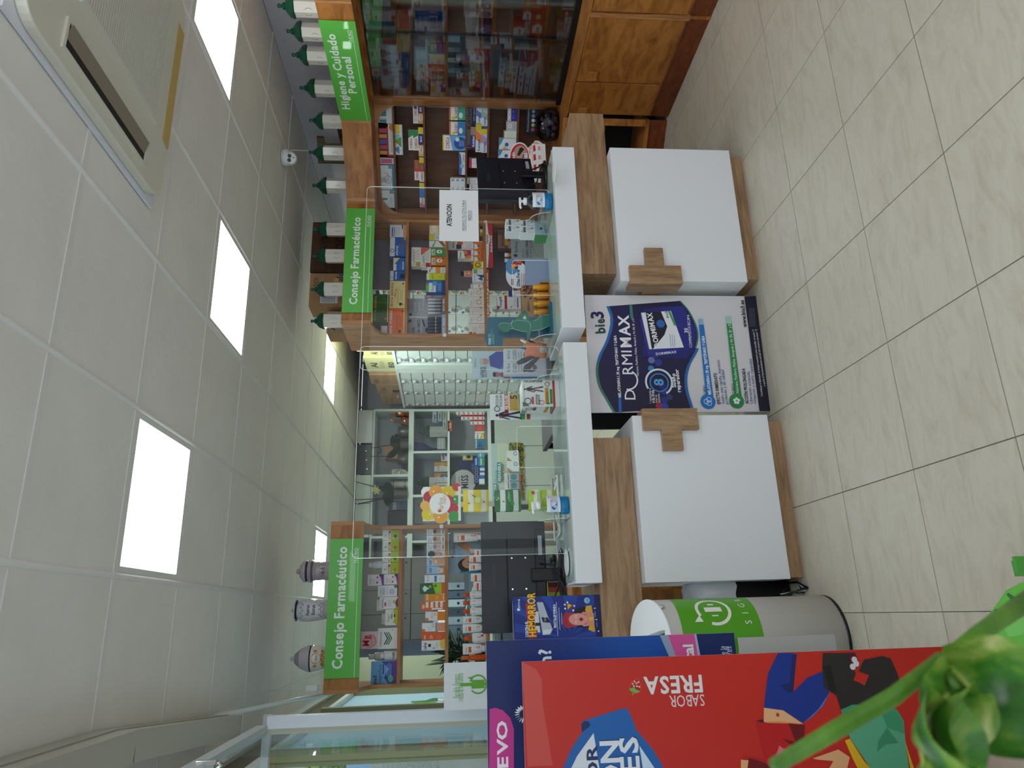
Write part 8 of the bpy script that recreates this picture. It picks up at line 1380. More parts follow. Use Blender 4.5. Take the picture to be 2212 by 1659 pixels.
top_c = [(300, 160), (345, 310), (300, 520), (215, 700), (185, 860), (215, 1030), (290, 1170), (375, 1320)]
bot_c = [(1105, 100), (1200, 210), (1280, 370), (1300, 500), (1265, 640), (1185, 790), (1150, 930), (1160, 1080), (1215, 1265)]
tc = curve(top_c); bc = curve(bot_c)
def band(c, d, col): return [('p', [ZP(*c[i]), ZP(*c[i+1]), ZP(c[i+1][0]+d, c[i+1][1]), ZP(c[i][0]+d, c[i][1])], col) for i in range(len(c)-1)]
night = []
for i in range(30):
    f0, f1 = i/30, (i+1)/30
    g = lambda c, f: c[min(len(c)-1, int(f*(len(c)-1)))]
    A0, A1, B0, B1 = g(tc, f0), g(tc, f1), g(bc, f0), g(bc, f1); edge = 1 if 0 < i < 29 else 1
    cx = 1-abs(f0-.25)*1.2
    col = (int(24+8*cx), int(20+4*cx), int(52+30*max(0, cx))); night.append(('p', [ZP(*A0), ZP(*A1), ZP(*B1), ZP(*B0)], '%02x%02x%02x' % col))
glow = [('p', [ZP(*q) for q in ((700, 190), (1140, 150), (1285, 420), (1255, 640), (1160, 730), (700, 700))], '1f2470'), ('p', [ZP(*q) for q in ((900, 175), (1130, 160), (1270, 420), (1250, 600), (1150, 640))], '262a86')]
W_, K_ = 'f2f2f6', '1b1c2a'
def TX(x, y, h, s, c, b=0, x2=None, y2=None, skew=0):
    """lettering whose baseline middle starts at pixel (x,y) of the zoom and runs to (x2,y2)"""
    u, v = ZP(x, y); u2, v2 = ZP(x2, y2); ang = math.degrees(math.atan2(-(v2-v)*bd_.h, (u2-u)*bd_.w)); L_ = math.hypot((u2-u)*bd_.w, (v2-v)*bd_.h)
    return T(u, v, h/5.027*3.25/1540/bd_.h, s, c, b, 'l', L_/bd_.h, ang if abs(ang) > .01 else .02)
box_ = [('p', PT((660, 320), (680, 225), (1005, 205), (1145, 610), (750, 700)), '2a2f8c'), ('p', PT((675, 232), (1000, 212), (1140, 608), (765, 628)), 'e9eaf0'), ('p', PT((725, 225), (890, 215), (960, 380), (930, 470), (800, 630), (790, 610)), '16142e'), ('p', PT((965, 212), (990, 208), (1060, 370), (1035, 372)), '4a9a5a'), TX(850, 610, 62, 'DORMIMAX', W_, 1, 765, 240), ('e', *ZP(888, 350), .035, None, '2f62b4', 0, 360), TX(965, 290, 30, 'bio3', K_, 1, 945, 215)]
box_ += [LN(*ZP(1000, 600), ZP(1000, 460)[0], 3, .012, '7a8ab4', .003), ('p', PT((760, 690), (750, 640), (1145, 618), (1060, 660)), '2b2f8f'), TX(835, 680, 30, 'DORMIMAX', 'dfe2f2', 1, 1055, 655)]
art = [R(0, 0, 1, 1, 'd9d6da'), night, glow, [('e', *ZP(x, y), r, None, c, 0, 360) for x, y, r, c in ((785, 835, .025, '2a86c4'), (790, 745, .028, '6a74b4'), (865, 770, .03, '2b3a94'), (830, 690, .03, '2a3080'), (930, 1090, .026, '1f3aa4'), (875, 1240, .03, 'b02a44'), (930, 1180, .03, '23348c'), (985, 1145, .026, '38406a'), (1030, 1010, .022, '26306a'), (1100, 1080, .022, '1f2f74'), (905, 1020, .03, '242c7a'), (935, 1250, .03, '2c4ab8'), (870, 1190, .02, '6a2444'))],
       band(tc[:len(tc)//2], 32, '1f6ab0'), band(tc[len(tc)//2-1:], 28, '3c7f6a'), band(bc[:len(bc)//2], -16, '3c7f6a'), band(bc[len(bc)//2-1:], 30, '1f6ab0'), ('p', PT((548, 142), (578, 140), (592, 290), (560, 292)), '3f7f74'), ('p', PT((430, 1150), (460, 1150), (468, 1330), (436, 1332)), '1f62c0'),
       TX(235, 460, 118, 'bi', '173f38', 1, 222, 355), TX(230, 352, 118, 'e', '173f38', 1, 222, 300), TX(200, 300, 150, '3', '1d1450', 1, 192, 205), TX(445, 1150, 33, 'MELATONINA 1,95 mg. TRIPTÓFANO Y GABA', W_, 1, 392, 480), TX(555, 1180, 128, 'D', W_, 0, 548, 1050), ('r', *ZP(530, 960), .086, .012, W_, 170, 330), TX(530, 905, 128, 'RMI', W_, 0, 512, 625), TX(512, 612, 128, 'MAX', W_, 1, 480, 275), TX(640, 925, 27, 'Valeriana, Pasiflora, Melisa, Amapola y Vit. B6, B1 y D', W_, 0, 585, 290), box_,
       ('r', *ZP(870, 985), .115, .016, 'dfe2ee', -150, 120), ('r', *ZP(872, 990), .08, .012, '3f7fc0', 0, 360), TX(868, 1030, 110, '8', '5aa4e4', 1, 862, 950), TX(775, 1215, 30, '1 comprimido al', W_, 0, 770, 1050), TX(808, 1210, 34, 'al día, 30 min.', W_, 1, 800, 1065), TX(840, 1210, 28, 'antes de', W_, 0, 836, 1120), TX(870, 1210, 28, 'acostarse...', W_, 0, 862, 1095), TX(1035, 1045, 46, 'Sueño', W_, 1, 1022, 890), TX(1085, 1095, 46, 'reparador', W_, 1, 1058, 845), TX(1165, 450, 42, '30', W_, 1, 1160, 400), TX(1215, 610, 34, 'COMPRIMIDOS BICAPA', W_, 0, 1185, 255),
       ('p', PT((1295, 300), (1345, 295), (1465, 1190), (1385, 1230)), '8fb4d8'), ('p', PT((1302, 360), (1356, 360), (1468, 1190), (1390, 1235)), '1f74c2'), ('e', *ZP(1402, 1195), .062, None, '1f74c2', 0, 360), [('r', *ZP(x, y), .022, .004, 'e9eef6', 0, 360) for x, y in ((1385, 1195), (1412, 1175), (1415, 1212))], TX(1420, 1120, 36, 'MELATONINA 1,95 mg. TRIPTÓFANO Y GABA', W_, 1, 1345, 485), TX(1370, 1115, 36, 'CAPA I', K_, 0, 1357, 1020), TX(1520, 1225, 38, 'EFECTO INMEDIATO', K_, 1, 1478, 885), TX(1565, 1220, 38, 'Sueño más rápido, descanso', '2a4a8c', 0, 1508, 745), TX(1605, 1225, 38, 'profundo y de calidad', '2a4a8c', 0, 1556, 850),
       ('p', PT((1592, 270), (1650, 265), (1770, 1190), (1690, 1230)), 'a4cfc8'), ('p', PT((1602, 350), (1658, 350), (1775, 1190), (1698, 1230)), '2f8a4a'), ('e', *ZP(1712, 1190), .062, None, '2f8a4a', 0, 360), [('e', *ZP(x, y), .012, None, 'e9eef6', 0, 360) for x, y in ((1690, 1180), (1712, 1165), (1735, 1180), (1700, 1205), (1725, 1208))], TX(1722, 1110, 34, 'Valeriana, Pasiflora, Melisa, Amapola y Vit. B6, B1 y D', W_, 0, 1632, 350), TX(1680, 1110, 36, 'CAPA II', K_, 0, 1668, 1000), TX(1825, 1220, 38, 'ACCIÓN PROLONGADA', K_, 1, 1785, 838), TX(1870, 1218, 38, 'Liberación sostenida,', '2a4a8c', 0, 1834, 862), TX(1910, 1218, 38, 'relajación y sueño reparador', '2a4a8c', 0, 1858, 725), TX(1800, 392, 50, 'www.bio3.es', K_, 1, 1768, 95),
       ('p', PT((1795, 56), (1925, 46), (2095, 1300), (1960, 1300)), '17142c'), TX(1985, 1140, 24, 'Contribuye a disminuir el tiempo necesario para conciliar el sueño *1', W_, 0, 1890, 410), TX(2012, 1030, 24, 'y ayuda al funcionamiento normal del sistema nervioso *2', W_, 0, 1922, 410), [TX(1855+14*i, 380, 8, 'lorem'[:1]*0 or 'de la vitamina contribuye al sistema', '8a8aa4', 0, 1845+14*i, 180) for i in range(5)]]
fixed = []
for s in flat(art):
    if s[0] == 'p': s = ('p', [(min(1, max(0, u)), min(1, max(0, v))) for u, v in s[1]], s[2])
    fixed.append(s)
bd_.make('night_poster', PAPER, fixed, .006, 'dark blue and white capsule poster standing between the two counters', 'poster', step=.00002)
# ---- red strawberry poster, standing on its side near the viewer
RP = PY(2.24); a1, z1 = RP.sz(1127, 1420); zb = 0
rb = Board(RP, (-.585, (a1+RP.sz(2040, 1406)[0])/2, .001, z1)); Zr = lambda o: (lambda x, y: rb.uv(o[0]+x/o[2], o[1]+y/o[2]))
A_ = Zr((1600, 1259, 3.614)); B_ = Zr((1120, 1400, 3.95))
pa = lambda f, pts, c: ('p', [f(*q) for q in pts], c)
def side_text(f, x, y, x2, h, s, c, b=0):
    """letters standing on their side: they run up the board"""
    u, v = f(x, y); u2, v2 = f(x2, y); return T(u, v, h, s, c, b, 'l', abs(v2-v), 90)
RED = 'bf2419'
art = [R(0, 0, 1, 1, RED), pa(B_, [(30, 85), (150, 180), (200, 270), (205, 460), (290, 1000), (80, 1010)], 'c8483f'), side_text(B_, 1575, 305, 1085, .036, 'FRESA', 'dcd8d6', 1), side_text(B_, 1590, 445, 1285, .025, 'SABOR', 'd6cfcd'),
       pa(B_, [(945, 340), (960, 290), (1000, 258), (1025, 262), (1045, 310), (1045, 360), (1010, 375), (960, 365)], 'e4463a'), pa(B_, [(950, 340), (965, 295), (1000, 265), (1022, 268), (1040, 312), (1040, 358), (1008, 370), (964, 360)], 'a5141c'), pa(B_, [(945, 345), (985, 335), (1000, 350), (1040, 370), (1000, 388), (985, 375), (955, 368)], '6faa4a'), pa(B_, [(968, 400), (978, 372), (985, 376), (974, 402)], '7aa85a'), [('e', *B_(x, y), .006, None, 'e8b8a8', 0, 360) for x, y in ((975, 305), (990, 285), (1005, 300), (1022, 290), (1010, 325), (1030, 330), (985, 325))],
       pa(B_, [(540, 630), (580, 610), (900, 512), (925, 515), (950, 560), (985, 640), (1005, 700), (1060, 760), (1150, 870), (1240, 1023), (380, 1023), (440, 880), (500, 780), (545, 720)], '165ea8'), pa(B_, [(540, 720), (535, 650), (560, 620), (600, 625), (615, 660)], '0b2a5e'), pa(B_, [(640, 725), (690, 1023), (450, 1023), (500, 920)], 'd9dde6'), pa(B_, [(1030, 830), (1160, 1023), (1060, 1023)], 'c9dcee'),
       T(B_(600, 830)[0], B_(620, 830)[1], .024, 'MAYOR', '22305e', 1, 'r', .52), T(B_(770, 760)[0], B_(772, 760)[1], .042, 'CCIÓN', '1c2f66', 1, 'r', .62), T(B_(770, 760)[0]-.006, B_(766, 760)[1], .042, 'CCIÓN', 'dfe3ec', 1, 'r', .62), T(B_(930, 750)[0], B_(936, 750)[1], .042, 'CARIES', '1c2f66', 1, 'r', .7), T(B_(930, 750)[0]-.006, B_(930, 750)[1], .042, 'CARIES', 'dfe3ec', 1, 'r', .7),
       # one figure in blue with a bare midriff, one in dark top and green trousers
       pa(A_, [(290, 548), (400, 548), (440, 560), (425, 640), (410, 850), (520, 740), (640, 690), (690, 860), (600, 990), (485, 1095), (330, 995), (180, 975), (195, 830), (215, 700)], '0d2f86'), pa(A_, [(410, 850), (375, 860), (300, 800), (380, 780), (400, 560), (435, 560)], '0a1f5c'), pa(A_, [(690, 860), (640, 960), (560, 1040), (485, 1095), (600, 990)], '3a74c4'), pa(A_, [(180, 975), (330, 995), (485, 1100), (300, 1095), (178, 1085)], 'e0a878'), pa(A_, [(178, 1085), (300, 1080), (485, 1100), (400, 1108), (250, 1105)], 'd48a58'), ('e', *A_(288, 1030), .012, None, '9a4a2a', 0, 360), pa(A_, [(115, 1078), (178, 1065), (178, 1092)], '4a0f10'),
       pa(A_, [(120, 1090), (430, 1100), (500, 1110), (495, 1250), (420, 1300), (440, 1446), (0, 1446), (30, 1350), (190, 1380)], 'b81519'), pa(A_, [(370, 1095), (500, 1110), (495, 1240), (430, 1290), (320, 1215), (425, 1240)], '6a0d10'), pa(A_, [(260, 1380), (300, 1270), (400, 1340), (330, 1446)], 'd86a74'), pa(A_, [(560, 1370), (760, 1300), (850, 1360), (830, 1446), (690, 1446), (720, 1390), (600, 1380)], 'e0a878'), pa(A_, [(0, 1380), (60, 1385), (50, 1446), (0, 1446)], 'e0a878'), pa(A_, [(60, 1365), (180, 1400), (250, 1446), (55, 1446)], '6a0d10'),
       pa(A_, [(640, 548), (830, 548), (880, 620), (900, 760), (960, 800), (1000, 720), (920, 690), (960, 600), (1040, 585), (1100, 570), (1170, 590), (1210, 680), (1240, 760), (1200, 900), (1160, 960), (900, 950), (780, 990), (745, 880), (650, 820), (635, 660)], '262322'), pa(A_, [(880, 760), (900, 700), (1000, 720), (965, 800), (930, 780)], RED), pa(A_, [(830, 545), (890, 545), (930, 640), (870, 690), (845, 600)], '4a1028'), [('e', *A_(x, y), .02, None, 'd6cdd2', 0, 360) for x, y in ((885, 600), (900, 630), (872, 655))], pa(A_, [(640, 650), (700, 640), (750, 860), (690, 840)], '12100f'),
       pa(A_, [(780, 990), (870, 950), (1160, 960), (1220, 990), (1270, 1080), (1280, 1200), (1310, 1446), (1010, 1446), (850, 1210)], '58a882'), pa(A_, [(780, 990), (870, 950), (1160, 960), (1220, 990), (1265, 1080), (1278, 1180), (1140, 1130), (1100, 1030), (800, 1030)], '3a9468'), pa(A_, [(1070, 1230), (1140, 1130), (1230, 1250), (1130, 1260), (1060, 1320)], '3a8a66'), pa(A_, [(810, 1230), (850, 1215), (960, 1390), (1010, 1446), (910, 1446), (870, 1370)], 'e0b01c'), pa(A_, [(1280, 1230), (1310, 1330), (1350, 1446), (1320, 1446)], 'd0b02c')]
fixed = []
for s in flat(art):
    if s[0] == 'p': s = ('p', [(min(1, max(0, u)), min(1, max(0, v))) for u, v in s[1]], s[2])
    fixed.append(s)
ro = rb.make('strawberry_poster', mat('grey_card', 'c9c4c0', .6), fixed, .006, 'large glossy red poster lying on its side in the foreground', 'poster', step=.00004)
ro.children[0].data.materials[0] = vcol('laminated_print', .34)
m = MB(); m.box(-.02, .02, .0065, .16, .0, .012); m.build('back_strut', KRAFT, ro)
# ---- blue counter poster behind it
BPB = PY(2.46); q = BPB; a1 = q.sz(1050, 1385)[0]; z1 = q.sz(1050, 1385)[1]; z0 = q.sz(1585, 1366)[1]; a1b = q.sz(1300, 1376)[0]
bb = Board(q, (-.56, (a1+a1b)/2, z0, z1)); Zb = lambda x, y: bb.uv(1040+x/3.687, 1260+y/3.687); ZF = lambda x, y: bb.uv(1040+x/7.373, 1260+y/7.373)
def clampart(a): return [('p', [(min(1, max(0, u)), min(1, max(0, v))) for u, v in s[1]], s[2]) if s[0] == 'p' else s for s in flat(a)]
grad = []
for i in range(24):
    f = i/23; x0 = 300+1180*i/24; x1 = 300+1180*(i+1)/24; k = math.sin(math.pi*min(1, .15+f*.85)*.5)**2; kk_ = k if f < .72 else max(.0, k-(f-.72)*.6)
    grad.append(('p', [Zb(x0, 380), Zb(x1, 380), Zb(x1, 900), Zb(x0, 900)], '%02x%02x%02x' % (int(4), int(28+60*kk_), int(98+84*kk_))))
art = [R(0, 0, 1, 1, '08215e'), grad, ('p', [Zb(1415, 370), Zb(1480, 370), Zb(1560, 600), Zb(1600, 900), Zb(1560, 900), Zb(1500, 600)], '9aa8c4'), ('p', [Zb(1480, 370), Zb(1690, 370), Zb(1740, 600), Zb(1760, 900), Zb(1610, 900), Zb(1555, 600)], 'e0559e'), ('p', [Zb(1690, 370), Zb(1706, 370), Zb(1746, 600), Zb(1780, 900), Zb(1762, 900), Zb(1726, 600)], 'b4bcd4'), ('p', [Zb(1706, 370), Zb(2030, 370), Zb(2030, 900), Zb(1780, 900), Zb(1746, 600)], '0a2464'),
       T(Zb(1640, 480)[0], Zb(1640, 480)[1], .042, 'vegetal', 'eef0f6', 1, 'r'), T(Zb(500, 520)[0], Zb(500, 520)[1], .05, 'Energía en?', 'dfe6f0', 1, 'r'), [T(Zb(1910+i*20, 500)[0], Zb(1912+i*20, 500)[1], .016, s, 'cfd8ec', 0, 'r') for i, s in enumerate(('contribuye de la', 'ayuda en uso el', 'frecuente', 'MAS EN L3.ES'))],
       ('p', [Zb(65, 1000), Zb(110, 990), Zb(170, 1010), Zb(230, 1070), Zb(258, 1160), Zb(258, 1500), Zb(60, 1500)], 'c8308a'), T(Zb(160, 1092)[0], Zb(160, 1092)[1], .04, 'NUEVO', 'f0e6ee', 1, 'r', .5), [('p', [Zb(x0, y0), Zb((x0+x1)/2-8, (y0+y1)/2+6), Zb(x1, y1), Zb((x0+x1)/2+8, (y0+y1)/2-6)], 'eef0f4') for x0, y0, x1, y1 in [(335+30*math.cos(t), 1040-30*math.sin(t), 335+75*math.cos(t), 1040-75*math.sin(t)) for t in [1.6+.33*i for i in range(10)]]]]
bo = bb.make('fibre_poster', mat('cream_card', 'd8d2c8', .6), clampart(art), .008, 'blue and pink poster behind the red one, in front of the grey bin', 'poster', step=.00006)
m = MB(); m.box(-.1, -.06, .0085, .02, -z0+.001, .5); m.box(-.1, -.06, .02, .14, -z0+.001, -z0+.008); m.build('back_strut', KRAFT, bo)
m = MB(); m.box(.02, .06, .0085, .02, -z0+.001, .3); m.box(.02, .06, .02, .1, -z0+.001, -z0+.008); None
# ---- medicine return bin
bn = empty('medicine_bin', (-.128, 2.945, 0), 0, 'tall pale grey medicine return bin with a green band and a slanted white top', 'bin'); GB = mat('bin_grey', 'cfcdc8', .4); br = .168
zt = lambda y: .735+.22*y
def cyl_part(nm, z0, zf, mtl, r=br, n=40, a0=0, a1=360):
    m = MB(); m.smooth = True; full = a1-a0 >= 360
    for i in range(n+(0 if full else 1)):
        a = math.radians(a0+(a1-a0)*i/n); x, y = r*math.cos(a), r*math.sin(a); m.v += [(x, y, z0 if not callable(z0) else z0(y)), (x, y, zf(y) if callable(zf) else zf)]
    k = len(m.v)//2
    for i in range(n): j = (i+1) % k; m.face((2*i, 2*j, 2*j+1, 2*i+1))
    return m
m = cyl_part('', .012, zt, GB); k = 40; m.smooth = False; m.face([2*i for i in range(k)][::-1]); m.build('body', GB, bn)
m = MB(); m.lathe([(br*1.004, 0), (br*1.004, .012)], n=40); m.build('foot_ring', BLACK, bn)
m = MB(); n = 40                                                # slanted lid with the throat for the boxes
P3 = lambda r, a, dz=0: (r*math.cos(a), r*math.sin(a), zt(r*math.sin(a))+dz)
hole = [(.02, .10), (.06, -.13), (-.12, -.08), (-.1, .05)]
out = [P3(br*1.02, 2*math.pi*i/n) for i in range(n)]; hp = []
for i in range(n):
    a = 2*math.pi*i/n; best = None; c = Vector((-.03, -.01)); d = Vector((math.cos(a), math.sin(a)))
    for j in range(len(hole)):
        p0, p1 = Vector(hole[j]), Vector(hole[(j+1) % len(hole)]); e_ = p1-p0; den = d.x*e_.y-d.y*e_.x
        if abs(den) < 1e-9: continue
        t = ((p0-c).x*e_.y-(p0-c).y*e_.x)/den; s_ = ((p0-c).x*d.y-(p0-c).y*d.x)/den
        if t > 0 and -.001 <= s_ <= 1.001 and (best is None or t > best): best = t
    q = c+d*(best or .05); hp.append((q.x, q.y, zt(q.y)+.004))
b = len(m.v); m.v += out + [(x, y, z+.004) for x, y, z in out] + hp + [(x, y, z-.05) for x, y, z in hp]
for i in range(n): j = (i+1) % n; m.face((i, j, n+j, n+i)); m.face((n+i, n+j, 2*n+j, 2*n+i)); m.face((2*n+i, 2*n+j, 3*n+j, 3*n+i))
m.build('slanted_lid', mat('white_plastic', 'f2f4f6', .3), bn); m = MB(); m.poly([(x, y, z-.05) for x, y, z in hp]); m.build('throat', mat('throat_black', '0c1110', .4), bn)
def ang(x, y):
    """angle and height on the bin wall seen at a pixel"""
    d = ray(x, y); o_ = EYE-Vector((-.128, 2.945, 0)); A = d.x**2+d.y**2; B = o_.x*d.x+o_.y*d.y; Cc = o_.x**2+o_.y**2-br**2; D = B*B-A*Cc
    t = (-B-math.sqrt(max(D, 0)))/A; p_ = o_+d*t; return math.atan2(p_.y, p_.x), p_.z
z_hi, z_lo = ang(1476, 1372)[1], ang(1650, 1372)[1]
m = cyl_part('', z_lo, z_hi, None, br*1.004, 40, 180, 372); m.build('green_band', mat('sigre_green', '56a619', .35), bn)
ca, cz = ang(1540, 1318); p = MB()
wrap = lambda u, d, tt: ((br*1.008+tt)*math.cos(ca+(u-.12)/br), (br*1.008+tt)*math.sin(ca+(u-.12)/br), cz+.12-d)
paint(p, [RG(.5, .5, .29, .05, 'f2f5ee', -200, 115), P([(.28, .28), (.28, .14), (.4, .24)], 'f2f5ee'), R(.46, .36, .56, .64, 'f2f5ee'), R(.37, .45, .65, .55, 'f2f5ee')], .24, .24, fn=wrap)
za = ang(1615, 1340)[1]; zc2 = cz+.12-za
paint(p, [T(.25+.17*i, zc2/.24, .11, ch, 'f2f5ee', 0, 'c') for i, ch in enumerate('SIGRE')], .24, .24, fn=lambda u, d, tt: wrap(u, d, tt+.0002)); p.build('emblem', GLOSS, bn)
m = MB(); la, lz = ang(1430, 1313); m.lathe([(.009, 0), (.009, .01), (.006, .011)], c=(br*math.cos(la), br*math.sin(la), lz), n=14, ax=Vector((math.cos(la), math.sin(la), 0)).to_track_quat('Z', 'Y').to_matrix()); m.build('lock', CHROME, bn)
h0 = ang(1800, 1380); h1 = ang(1590, 1380); m = cyl_part('', h0[1], h1[1], None, br+.014, 8, math.degrees(h1[0])-42, math.degrees(h1[0])+1); m.build('hatch', mat('hatch_grey', 'bdbcb9', .45), bn)
m = MB()
for s_ in (math.degrees(h1[0])+1,): a = math.radians(s_); m.poly([(br*math.cos(a), br*math.sin(a), h0[1]), ((br+.014)*math.cos(a), (br+.014)*math.sin(a), h0[1]), ((br+.014)*math.cos(a), (br+.014)*math.sin(a), h1[1]), (br*math.cos(a), br*math.sin(a), h1[1])])
m.build('hatch_edge', _M['hatch_grey'], bn)
SP = PY(3.12); a0, a1, z0, z1 = SP.rect(959, 1054, 1431, 1533); w_ = a1-a0
m = MB(); m.box(a0+.128, a1+.128, .175, .19, .6, z1); sb = m.build('sign_board', mat('pale_board', 'd3d6da', .45), bn); p = MB(); h_ = z1-.6
sv = lambda x, y: ((SP.sz(800+x/6.404, 1400+y/6.404)[0]-a0)/w_, (z1-SP.sz(800+x/6.404, 1400+y/6.404)[1])/h_)
paint(p, [T(sv(1185, 690)[0], sv(1185, 690)[1], .028, "Recollida d'envasos", '6aa83a', 0, 'l', .5), T(sv(1240, 740)[0], sv(1240, 740)[1], .028, 'i restes de medicaments', '6aa83a', 0, 'l', .6), RG(sv(1490, 500)[0], sv(1490, 500)[1], .21, .035, '5a9f2c', 130, 430), P([sv(1340, 410), sv(1425, 390), (sv(1415, 440)[0], sv(1415, 440)[1])], '5a9f2c'), R(*(lambda c: (c[0]-.035, c[1]-.075, c[0]+.035, c[1]+.075))(sv(1490, 498)), '5a9f2c'), R(*(lambda c: (c[0]-.09, c[1]-.028, c[0]+.09, c[1]+.028))(sv(1490, 498)), '5a9f2c')], w_, h_, x0=a0+.128, z1=z1, y=.1746); p.build('print', PRINT, sb)
# ---- waste basket, cables behind the bin
wb_ = empty('waste_basket', (.06, 3.32, 0), 0, 'black waste basket with a white liner between bin and counter', 'basket'); m = MB(); m.lathe([(.09, 0), (.1, .01), (.12, .34), (.123, .345), (.115, .345), (.09, .02)], n=24); m.build('basket', BLACK, wb_)
m = MB(); m.smooth = True; rg = random.Random(6); n = 24
for z, r in ((.26, .125), (.34, .13), (.40, .12), (.44, .09), (.45, .05)):
    for i in range(n): a = 6.283*i/n; rr = r*(1+.12*(rg.random()-.5)); m.v.append((rr*math.cos(a), rr*math.sin(a), z+.02*(rg.random()-.5)))
for j in range(4):
    for i in range(n): i2 = (i+1) % n; m.face((j*n+i, j*n+i2, (j+1)*n+i2, (j+1)*n+i))
m.face(range(4*n, 5*n)); m.build('liner', mat('thin_white_plastic', 'e3e6ec', .25), wb_)
cb = MB(); 
for k, (c, r) in enumerate((('1b1c1e', .005), ('cfcfcf', .004), ('1b1c1e', .004), ('d8d8d6', .004))): cb.tube([(.02+.02*k, 3.4, .3), (.04+.012*k, 3.22+.02*k, .06), (.075-.01*k, 3.05+.02*k, .008), (.1, 3.14, .008), (.1, 3.4, .05)], r, 6, lin(c))
o = cb.build('cables', GLOSS); tag(o, 'tangle of black and white cables on the floor at the counter base', 'cable'); o['kind'] = 'stuff'
o = bx('wooden_box', .0, .1, 3.6, 4.2, 0, .74, CHERRY); tag(o, 'reddish wooden cabinet side showing between bin and counter', 'cabinet')
# ---- plant in the foreground
fp = empty('foreground_plant', (-.02, .2, .0), 0, 'variegated green and yellow pothos leaves close to the viewer', 'plant')
VL = ramp_mat('variegated_leaf', [(.3, '1f4a14'), (.48, '3b7a22'), (.6, '7fa23c'), (.75, 'cfd08a')], (9, 9, 9), .35, (2.4, 6, .55), .1, wave=1.2)
ST = ramp_mat('green_stalk', [(.3, '3a6a18'), (.6, '5f8f2a'), (.8, '6a5a2a')], (4, 4, 20), .45, (2, 4, .5))
def pxp(x, y, d): r_ = ray(x, y); return EYE+r_*(d/F_PX)
o0 = Vector(fp.location)
m = MB(); m.tube([tuple(pxp(1672, 1655, .40)-o0), tuple(pxp(1800, 1580, .42)-o0), tuple(pxp(1930, 1505, .43)-o0), tuple(pxp(2035, 1422, .44)-o0)], [.0042, .0052, .0052, .0044], 10); m.build('stalk', ST, fp)
m = MB(); m.tube([tuple(pxp(2010, 1450, .44)-o0), tuple(pxp(2110, 1372, .47)-o0), tuple(pxp(2230, 1290, .5)-o0)], [.0044, .0056, .0066], 10); m.build('stalk', ST, fp)
m = MB(); m.tube([tuple(pxp(2035, 1420, .44)-o0), tuple(pxp(2045, 1455, .425)-o0), tuple(pxp(2070, 1490, .41)-o0)], [.003, .003, .0025], 8); m.build('stalk', ST, fp)
def fleaf(base, tip, wd, d0, d1, bend, cup=.02):
    A = pxp(*base, d0)-o0; B = pxp(*tip, d1)-o0; ax = B-A; L_ = ax.length; ax.normalize(); vw = CF; sd = ax.cross(vw).normalized(); up = sd.cross(ax).normalized(); m = MB(); m.smooth = True; n, k = 16, 8
    for i in range(n+1):
        t = i/n; ww = wd*(math.sin(math.pi*min(1, t*1.0)**.62))*(1-.12*t); c = A+ax*L_*t+up*bend*math.sin(math.pi*t)
        for j in range(k+1): s_ = -1+2*j/k; m.v.append(tuple(c+sd*ww*s_+up*(-cup*(abs(s_))**1.4+.004*math.sin(9*t+4*s_))))
    for i in range(n):
        for j in range(k): b = i*(k+1)+j; m.face((b, b+1, b+k+2, b+k+1))
    o = m.build('leaf', VL, fp); q = MB(); q.tube([tuple(A+ax*L_*t+up*(bend*math.sin(math.pi*t)+.0008)-vw*.0005) for t in (0, .25, .5, .75, .97)], [.0022, .0018, .0014, .001, .0006], 6); q.build('midrib', mat('pale_rib', 'a9bd5c', .4), o); return o
fleaf((2050, 1440), (2330, 1700), .036, .43, .36, .008); fleaf((1990, 1545), (2060, 1760), .027, .40, .34, .006)
fleaf((2050, 1500), (1995, 1700), .018, .415, .36, .004)
# ---- green leaf-patterned floor display at the picture edge
gq = empty('green_display', (0, 0, 0), 0, 'bright green printed stand-up display on the floor at the picture edge', 'display')
gp = PY(1.62); pts = [(2212, 1258), (2180, 1275), (2150, 1318), (2128, 1345), (2140, 1360), (2300, 1480), (2300, 1258)]
q = [gp.sz(*a) for a in pts]; ar = sum(q[i][0]*q[(i+1) % len(q)][1]-q[(i+1) % len(q)][0]*q[i][1] for i in range(len(q))); q = q if ar > 0 else q[::-1]
zmin = min(b for a, b in q); gq.location = (q[0][0], 1.62, 0)
m = MB(); m.col = lin('6fc24e'); m.prism([(a-q[0][0], 0, b) for a, b in q], (0, -.01, 0)); bdy = m.build('panel', PRINT, gq)
def gpoly(pp, c, t): z_ = [gp.sz(*a) for a in pp]; p.poly([(a-q[0][0], -t, b) for a, b in z_], lin(c))
p = MB(); gpoly([(2150, 1315), (2172, 1318), (2166, 1330), (2132, 1352), (2128, 1345)], '1f6a34', .0006); gpoly([(2178, 1280), (2192, 1290), (2196, 1310), (2190, 1312), (2184, 1296), (2174, 1285)], '2a7a3a', .0006); gpoly([(2165, 1352), (2215, 1330), (2215, 1370), (2180, 1376)], '7fd26a', .0004); p.build('print', PRINT, bdy)
m = MB(); m.col = lin('4a9a3a'); m.box(.02, .06, .011, .2, .0, max(.05, .03)); m.box(.02, .06, .011, .02, 0, zmin+.1); m.build('prop', PRINT, gq)
